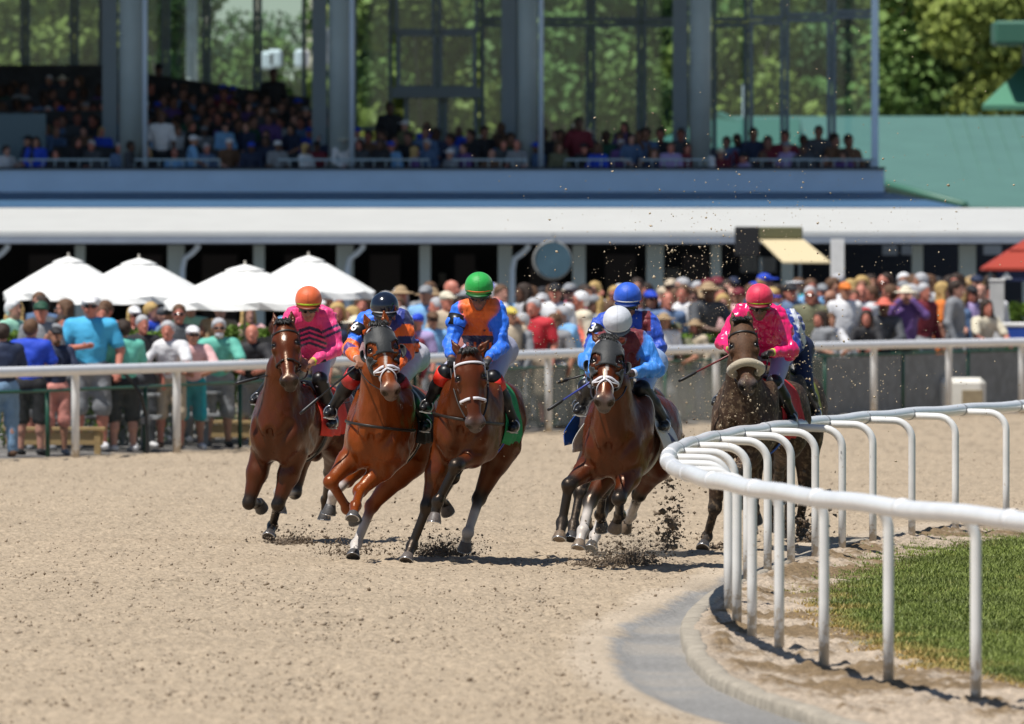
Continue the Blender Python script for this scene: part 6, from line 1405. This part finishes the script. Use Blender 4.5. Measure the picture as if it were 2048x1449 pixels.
# the grandstand's own public, in the shade
def up_person(px, top_py, dy, base, pose, label, r, vis):
    Y = YS + dy; x = X_(px, Y); z = base; hgt = min(max((Z(top_py, Y) - z) + (.42 if pose == 'sit' else 0), 1.4), 1.95)
    if pose == 'sit': z = Z(top_py, Y) + .40 * hgt / 1.73 - hgt
    top = r.choice(vis); hat, hc = r.choice(HATS[:18])
    person(x, Y, z, hgt, pose, r.gauss(0, 40), top, r.choice(['tee', 'long']), 'black', 'long', hat, hc or 'brown', label(top, (hc + ' ' + hat) if hat != 'bald' else 'bald head'), 'spectators in the shade of the upper stand', skin=r.choice([0, 1, 2, 3]), cat='spectator')
r = random.Random(5)
zt_ = Z(340, YS)
BAY = [(-50, 230, 'left of the first column'), (230, 300, 'at the first column'), (300, 650, 'between columns one and two'), (650, 710, 'at the second column'), (710, 1035, 'between columns two and three'), (1035, 1090, 'at the third column'), (1090, 1376, 'between columns three and four'), (1376, 1425, 'at the fourth column'), (1425, 1760, 'right of the fourth column')]
def bay(px): return next(t for a_, b_, t in BAY if a_ <= px < b_ or b_ == 1760)
def lab(px, row):
    def g(top, hw):
        lb = 'person in %s, %s, %s, %s' % (top, hw, row, bay(px)); USED.add(lb); return lb
    return g
SHADE = ['black', 'navy', 'dark grey', 'maroon', 'brown', 'purple', 'black', 'navy', 'dark grey', 'denim', 'slate blue', 'sky blue', 'royal blue', 'grey', 'olive', 'lavender', 'white']  # mostly dark clothes, standing in for the shade up there
for i in range(46): px = 10 + i * 37 + r.uniform(-12, 12); up_person(px, r.uniform(268, 300) + (12 if px > 1430 else 0), .9 + r.random() * .6, zt_ - .12, 'sit', lab(px, 'front row upstairs'), r, SHADE)
for i in range(34): px = 5 + i * 38 + r.uniform(-14, 14); up_person(px, r.uniform(240, 268), 3.4 + r.random(), zt_ + .3, 'sit', lab(px, 'second row upstairs'), r, SHADE)
for i in range(24): px = 5 + i * 29 + r.uniform(-10, 10); up_person(px, r.uniform(202, 235), 6.2 + r.random(), zt_ + .9, 'sit', lab(px, 'fourth row upstairs'), r, SHADE[:9])
for i in range(20): px = 5 + i * 31 + r.uniform(-10, 10); up_person(px, r.uniform(150, 178) + max(0, px - 300) * .12, 9.3 + r.random() * .5, zt_ + 1.6, 'sit', lab(px, 'top row upstairs'), r, SHADE[:7])
def up_stand(px, ty, dy, top, hat, hc, lb): Y = YS + dy; h_ = 1.72; person(X_(px, Y), Y, Z(ty, Y) - h_, h_, 'stand', 10, top, 'tee', 'black', 'long', hat, hc, lb, 'spectators in the shade of the upper stand', skin=3)
up_stand(547, 138, 9.5, 'black', 'short hair', 'dark brown', 'person standing against the window light, dark against the trees, top row')
up_stand(318, 128, 9.5, 'black', 'cap', 'black', 'person standing dark against the glass right of the first column')
up_stand(1158, 236, 2.0, 'maroon', 'short hair', 'dark brown', 'tall dark person standing right of the third column in the upper stand')
up_stand(780, 205, 5.0, 'black', 'short hair', 'dark brown', 'dark person standing in front of the framed window block')
up_stand(322, 222, 1.6, 'white', 'short hair', 'brown', 'person in white shirt standing right beside the first column pipe')

# the rest of the shaded public, past what one can count in the dark tiers
def dim_crowd():
    def arr(me): v = np.empty(len(me.vertices) * 3, np.float32); me.vertices.foreach_get('co', v); f = np.empty(len(me.polygons) * 4, np.int32); me.polygons.foreach_get('vertices', f); return v.reshape(-1, 3), f.reshape(-1, 4)
    src = [arr(PRO['sit']['body']), arr(PRO['sit']['shirt'])]; hv, hf = arr(HD['short hair']); src.append((hv + np.array(PRO['sit']['head']), hf)); rr = np.random.default_rng(12); Vs = []; Fs = []; Cs = []; n = 0
    spots = [(px + rr.uniform(-9, 9), 5.0, 228 + rr.uniform(-8, 10)) for px in range(0, 700, 27)] + [(px + rr.uniform(-8, 8), 7.4, 196 + rr.uniform(-8, 12) + max(0, px - 350) * .06) for px in range(0, 650, 27)] + [(px + rr.uniform(-8, 8), 8.5, 172 + rr.uniform(-8, 12) + max(0, px - 330) * .10) for px in range(0, 600, 28)] + [(px + rr.uniform(-9, 9), 2.2, 262 + rr.uniform(-10, 12)) for px in range(700, 1700, 30)]
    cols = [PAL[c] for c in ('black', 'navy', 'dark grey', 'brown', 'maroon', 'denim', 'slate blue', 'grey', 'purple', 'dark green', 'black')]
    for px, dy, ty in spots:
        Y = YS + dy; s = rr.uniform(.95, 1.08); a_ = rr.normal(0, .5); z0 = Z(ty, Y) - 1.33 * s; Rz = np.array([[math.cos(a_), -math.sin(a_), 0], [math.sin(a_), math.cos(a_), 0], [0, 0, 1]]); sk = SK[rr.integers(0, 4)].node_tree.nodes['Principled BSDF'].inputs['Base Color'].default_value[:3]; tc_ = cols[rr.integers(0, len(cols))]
        for (v, f), c in zip(src, (sk, tc_, PAL['dark brown'])): Vs.append(v @ Rz.T * s + np.array([X_(px, Y), Y, z0])); Fs.append(f + n); Cs.append(np.tile(np.array(c) * (.55 if c is sk else 1), (len(v), 1))); n += len(v)  # skin darkened here, the shade of the tiers put into its colour
    o = link('seated_crowd', mesh_np('seated_crowd', np.concatenate(Vs), np.concatenate(Fs), col=np.concatenate(Cs)), mat('shade_dimmed_crowd', attr=True, rough=.8)); tag(o, 'dim seated crowd filling the dark tiers of the upper stand', kind='stuff')
dim_crowd()
# ------------------------------------------------------------------ umbrellas, hedge, fence, furniture behind the rail
m_umb = mat('umbrella_cloth', (.80, .80, .78), .8, noise=.03, nscale=4); m_pole = mat('umbrella_pole', (.30, .28, .24), .5)
def umbrella(px, peak, edge, half, Y, lb):
    x = X_(px, Y); zp, ze = Z(peak, Y), Z(edge, Y); R_ = half / (FPX / Y); z0 = float(apron_z(x, Y)); root = empty('umbrella', (x, Y, z0), lb, 'umbrella', 'white umbrellas over the apron tables'); b = np.array(root.location)
    mb = MB(); n_ = 8; rings = [(0, zp), (.10 * R_, zp - .04), (.30 * R_, zp - .22 * (zp - ze)), (.65 * R_, zp - .60 * (zp - ze)), (R_, ze)]; V = []; F = []
    for (rr, zz) in rings:
        for j in range(n_ * 4):
            a_ = j / (n_ * 4) * 2 * math.pi; f_ = (j % 4) / 4; sag = 1 - .06 * math.sin(f_ * math.pi) * (rr / R_); V.append((x + rr * sag * math.cos(a_ + .2), Y + rr * sag * math.sin(a_ + .2), zz - .03 * math.sin(f_ * math.pi) * rr / R_))
    m_ = n_ * 4
    for j in range(m_): a_ = j / m_ * 2 * math.pi; V.append((x + R_ * math.cos(a_ + .2) * .985, Y + R_ * math.sin(a_ + .2) * .985, ze - .10 - .02 * math.sin((j % 4) / 4 * math.pi)))
    for i in range(len(rings)):
        for j in range(m_): F.append((i * m_ + j, (i + 1) * m_ + j, (i + 1) * m_ + (j + 1) % m_, i * m_ + (j + 1) % m_))
    mb.add(V, F, False); o = mb.build('canopy', m_umb, root, b); md = o.modifiers.new('s', 'SOLIDIFY'); md.thickness = .01
    mb = MB(); mb.tube([(x, Y, z0), (x, Y, zp + .05)], .018, 8); mb.ball((x, Y, zp + .05), .018, 8, 6); mb.build('pole', m_pole, root, b)
    mb = MB(); mb.lathe([(.0, zp + .015), (.15 * R_, zp - .06 * (zp - ze)), (.24 * R_, zp - .15 * (zp - ze) + .012), (.24 * R_, zp - .15 * (zp - ze) - .01)], (x, Y, 0), 16); mb.build('vent', m_umb, root, b)
    mb = MB()
    for j in range(8): a_ = j / 8 * 2 * math.pi + .2; mb.tube([(x, Y, zp - .1), (x + R_ * .97 * math.cos(a_), Y + R_ * .97 * math.sin(a_), ze + .01)], .008, 5)
    mb.build('ribs', m_pole, root, b)
umbrella(137, 515, 585, 132, 159, 'leftmost white umbrella, partly covering its neighbour'); umbrella(278, 518, 592, 150, 156, 'second white umbrella from the left'); umbrella(490, 531, 604, 165, 153, 'third white umbrella from the left, the lowest and nearest'); umbrella(617, 513, 583, 136, 162, 'rightmost white umbrella, above the orange helmet')
def hedge(p0, p1, dy, ztop, lb, seed, w_=.6):
    x0 = X_(p0, 155); xs = []; r = np.random.default_rng(seed); x1_ = (p1 - 1024) / FPX * (float(outer_y((p1 - 1024) / FPX * 155)) + dy); x0 = (p0 - 1024) / FPX * (float(outer_y((p0 - 1024) / FPX * 150)) + dy)
    root = empty('hedge', ((x0 + x1_) / 2, float(outer_y((x0 + x1_) / 2)) + dy, 0), lb, 'hedge', 'clipped hedges behind the front spectators'); b = np.array(root.location); n = int((x1_ - x0) * 5200)
    x = r.uniform(x0, x1_, n); Y = outer_y(x) + dy + r.uniform(0, w_, n); z = r.uniform(0, 1, n) ** .6 * (ztop + vnoise(np.stack([x, x, x], 1), 2.5, 5, 2) * .16)
    p = np.stack([x, Y, z], 1); u_ = r.normal(size=(n, 3)); u_ /= np.linalg.norm(u_, axis=1)[:, None]; v_ = np.cross(u_, r.normal(size=(n, 3))); v_ /= np.linalg.norm(v_, axis=1)[:, None]; s_ = (.022 + .02 * r.random(n))[:, None]
    V = np.stack([p - u_ * s_, p + v_ * s_ * .7, p + u_ * s_, p - v_ * s_ * .7], 1) - b; c = np.array((.11, .19, .025)) * (.5 + .9 * r.random((n, 1))) * (1 + vnoise(p, 3, 2, 2)[:, None])
    link('foliage', mesh_np('foliage', V.reshape(-1, 3), np.arange(n * 4).reshape(-1, 4), smooth=False, col=np.repeat(c, 4, 0)), m_leaf, root)
    mb = MB()
    for k in range(max(3, int((x1_ - x0) * 4))): xx = x0 + (k + .5) * .25; yy = float(outer_y(xx)) + dy + w_ / 2; mb.tube([(xx, yy, 0), (xx + .05, yy, ztop * .5), (xx - .05, yy, ztop * .85)], [.015, .012, .006], 5)
    mb.build('stems', m_bark, root, b)
hedge(-20, 560, 5.2, 1.58, 'long clipped green hedge behind the left front row', 1); hedge(1075, 1130, 2.9, 1.28, 'short piece of bright green hedge left of the sky blue shirt', 2); hedge(1368, 1452, 2.6, 1.34, 'low green hedge left of the pink jockey', 3); hedge(2008, 2090, 5.5, 1.75, 'dark bush under the red tent', 4)
m_gfence = mat('green_fence_paint', (.012, .075, .045), .45)
def panel_mat(nm, c, al):
    m = mat(nm, c, .6, noise=.25, nscale=6, alpha=al); return m
pm = [panel_mat('fence_mesh', (.05, .08, .07), .10), panel_mat('dusty_acrylic', (.20, .23, .20), .52), panel_mat('grey_windscreen', (.185, .20, .215), .93)]
def fence():
    pxs = [-100, 95, 290, 480, 655, 830, 1000, 1165, 1330, 1492, 1650, 1806, 1936, 2062, 2190]; pt = []
    for px in pxs:
        x = 0
        for _ in range(5): Y = float(outer_y(x)) + 1.25; x = (px - 1024) / FPX * Y
        pt.append((x, Y, np.interp(px, [0, 1000, 1800, 2100], [.83, .92, 1.0, 1.04])))
    root = empty('crowd_fence', (pt[6][0], pt[6][1], 0), 'dark green fence with dusty panels between rail and crowd', 'fence'); b = np.array(root.location)
    mb = MB(); mb.tube(pt, .022, 8); mb.build('top_rail', m_gfence, root, b)
    for q in pt: mb = MB(); mb.tube([(q[0], q[1], 0), q], .028, 8); mb.build('post', m_gfence, root, b)
    for i in range(len(pt) - 1):
        a_, c_ = np.array(pt[i]), np.array(pt[i + 1]); k = 0 if pxs[i] < 1000 else (1 if pxs[i] < 1640 else 2); mb = MB(); e = (c_ - a_) * .02; mb.add([(a_ + e) * (1, 1, 0) + (0, 0, .06), (c_ - e) * (1, 1, 0) + (0, 0, .06), c_ - e - (0, 0, .03), a_ + e - (0, 0, .03)], [(0, 1, 2, 3)]); o = mb.build('panel', pm[k], root, b); md = o.modifiers.new('s', 'SOLIDIFY'); md.thickness = .008
fence()
def near(px, dy):
    x = 0
    for _ in range(5): Y = float(outer_y(x)) + dy; x = (px - 1024) / FPX * Y
    return x, Y
# white plastic barrier
x, Y = near(1923, .75); t = empty('barrier', (x, Y, 0), 'rounded white plastic barrier block behind the outer rail, right', 'barrier'); mb = MB(); mb.box((x, Y, .30), (.78, .42, .60), bev=.09); mb.build('shell', mat('white_plastic', (.72, .70, .64), .5, noise=.1, nscale=5), t, t.location); mb = MB(); mb.box((x + .17, Y - .22, .22), (.34, .02, .36), bev=.008); mb.build('shade_panel', mat('shade_brown_plastic', (.30, .24, .15), .7, noise=.2, nscale=10), t, t.location)  # brown front panel paints the shade on the barrier's right side
x, Y = near(1994, 2.9); t = empty('column', (x, Y, 0), 'plain pale grey square post left of the cooler', 'post'); mb = MB(); mb.box((x, Y, (Z(563, Y)) / 2), (.235, .235, Z(563, Y)), bev=.01); mb.build('shaft', mat('pale_concrete', (.50, .50, .49), .8, noise=.1, nscale=6), t, t.location); mb = MB(); mb.box((x, Y, Z(563, Y) + .02), (.26, .26, .035), bev=.008); mb.build('cap', m_post, t, t.location)
x, Y = near(2032, 2.1); t = empty('cooler', (x, Y, .9), 'blue cooler with white lid behind the rail, right edge', 'cooler'); mb = MB(); z_ = Z(668, Y); mb.box((x, Y, z_), (.44, .3, .22), bev=.02); mb.build('box', mat('cooler_blue', (.015, .06, .32), .4), t, t.location); mb = MB(); mb.box((x, Y, z_ + .15), (.47, .33, .07), bev=.02); mb.build('lid', m_post, t, t.location)
x2, z2 = x, z_ - .12
t = empty('table', (x, Y, 0), 'folding table carrying the cooler', 'table'); mb = MB(); mb.box((x, Y, z2 - .02), (.9, .5, .03), bev=.008); mb.build('table_top', m_post, t, t.location)
for sx in (-1, 1):
    for sy in (-1, 1): mb = MB(); mb.tube([(x + sx * .4, Y + sy * .2, z2 - .03), (x + sx * .4, Y + sy * .2, .02)], .015, 6); mb.build('leg', m_steel, t, t.location)
m_pt = mat('grey_plastic_lumber', (.26, .27, .28), .7, noise=.12, nscale=12); m_wood = mat('tan_planks', (.42, .29, .13), .8, noise=.2, nscale=10, stretch=(1, 8, 8))
def picnic(px, dy, lb):
    x, Y = near(px, dy); t = empty('picnic_table', (x, Y, 0), lb, 'picnic table', 'grey picnic tables behind the fence'); b = t.location
    mb = MB()
    for k in range(4): mb.box((x, Y - .3 + k * .2, .74), (1.5, .18, .04), bev=.006)
    mb.build('table_top', m_pt, t, b)
    for s in (-1, 1): mb = MB(); mb.box((x, Y + s * .68, .45), (1.5, .26, .04), bev=.006); mb.build('seat', m_pt, t, b)
    for s in (-1, 1):
        mb = MB(); mb.beam((x + s * .55, Y - .2, .71), (x + s * .55, Y - .62, .04), .08, .05); mb.beam((x + s * .553, Y + .2, .71), (x + s * .553, Y + .62, .04), .08, .05); mb.beam((x + s * .556, Y - .8, .40), (x + s * .556, Y + .8, .40), .08, .05); mb.build('frame', m_pt, t, b)
picnic(205, 3.6, 'grey picnic table left of the seafoam back, seen through fence'); picnic(330, 4.2, 'grey picnic table right of the seafoam back, seen through fence')
for px, w_, lb in ((110, 1.3, 'low tan plank bench at the foot of the leftmost people'), (455, .8, 'low tan plank bench left of the first horse')):
    x, Y = near(px, 2.9); t = empty('bench', (x, Y, 0), lb, 'bench', 'tan plank benches'); mb = MB(); mb.box((x, Y, .33), (w_, .3, .05), bev=.008); mb.build('seat', m_wood, t, t.location)
    mb = MB(); mb.box((x, Y - .10, .21), (w_ * .96, .03, .17), bev=.006); mb.build('apron_board', m_wood, t, t.location)
    for s in (-1, 1): mb = MB(); mb.box((x + s * w_ * .42, Y, .15), (.08, .26, .30)); mb.build('leg', m_wood, t, t.location)
for px, dy, c, lb in ((178, 3.3, (.6, .6, .58), 'white cup on the left picnic table'), (205, 3.4, (.45, .12, .03), 'amber drink bottle on the left picnic table'), (219, 3.5, (.2, .4, .15), 'green can on the left picnic table'), (318, 3.9, (.45, .30, .16), 'cardboard drink holder on the right picnic table')):
    x, Y = near(px, dy); z0 = .76; t = empty('drink', (x, Y, z0), lb, 'drink'); mb = MB(); mb.lathe([(.0, z0), (.032, z0), (.038, z0 + .10), (.036, z0 + .14), (.018, z0 + .17), (.016, z0 + .20), (0, z0 + .20)], (x, Y, 0), 12); mb.build('vessel', mat('drink_%d' % px, c, .4), t, t.location); mb = MB(); mb.lathe([(0, z0 + .2), (.018, z0 + .2), (.018, z0 + .215), (0, z0 + .215)], (x, Y, 0), 10); mb.build('lid', m_post, t, t.location)
# black hose arching over the outer rail
Yh = float(outer_y(-5)) + .5; pts = [P(158, 742, Yh), P(180, 739, Yh), P(215, 737, Yh), P(240, 740, Yh), P(262, 760, Yh), P(282, 790, Yh), P(292, 830, Yh + .1), P(294, 880, Yh + .1), P(294, 915, Yh + .1)]
q = resamp(pts, 40); o = MB().tube(q, .022, 8).build('hose', mat('black_rubber', (.015, .015, .016), .5), None); tag(o, 'black hose arching over the white outer rail at the left', 'hose')
# print on the seafoam tee and the balloon held low in the crowd
x, Y = near(1330, 2.3); t = empty('balloon', (x, Y, Z(655, Y)), 'round green balloon in front of the olive shirt', 'balloon'); mb = MB(); mb.ball((x, Y, Z(655, Y)), (.12, .12, .135), 16, 10); mb.build('envelope', mat('green_balloon', (.03, .36, .17), .3), t, t.location); mb = MB(); mb.tube([(x, Y, Z(655, Y) - .13), (x + .02, Y, Z(655, Y) - .35), (x, Y, Z(655, Y) - .55)], .004, 5); mb.build('string', m_white, t, t.location)
print('people', NP[0], 'objects', len(bpy.data.objects))
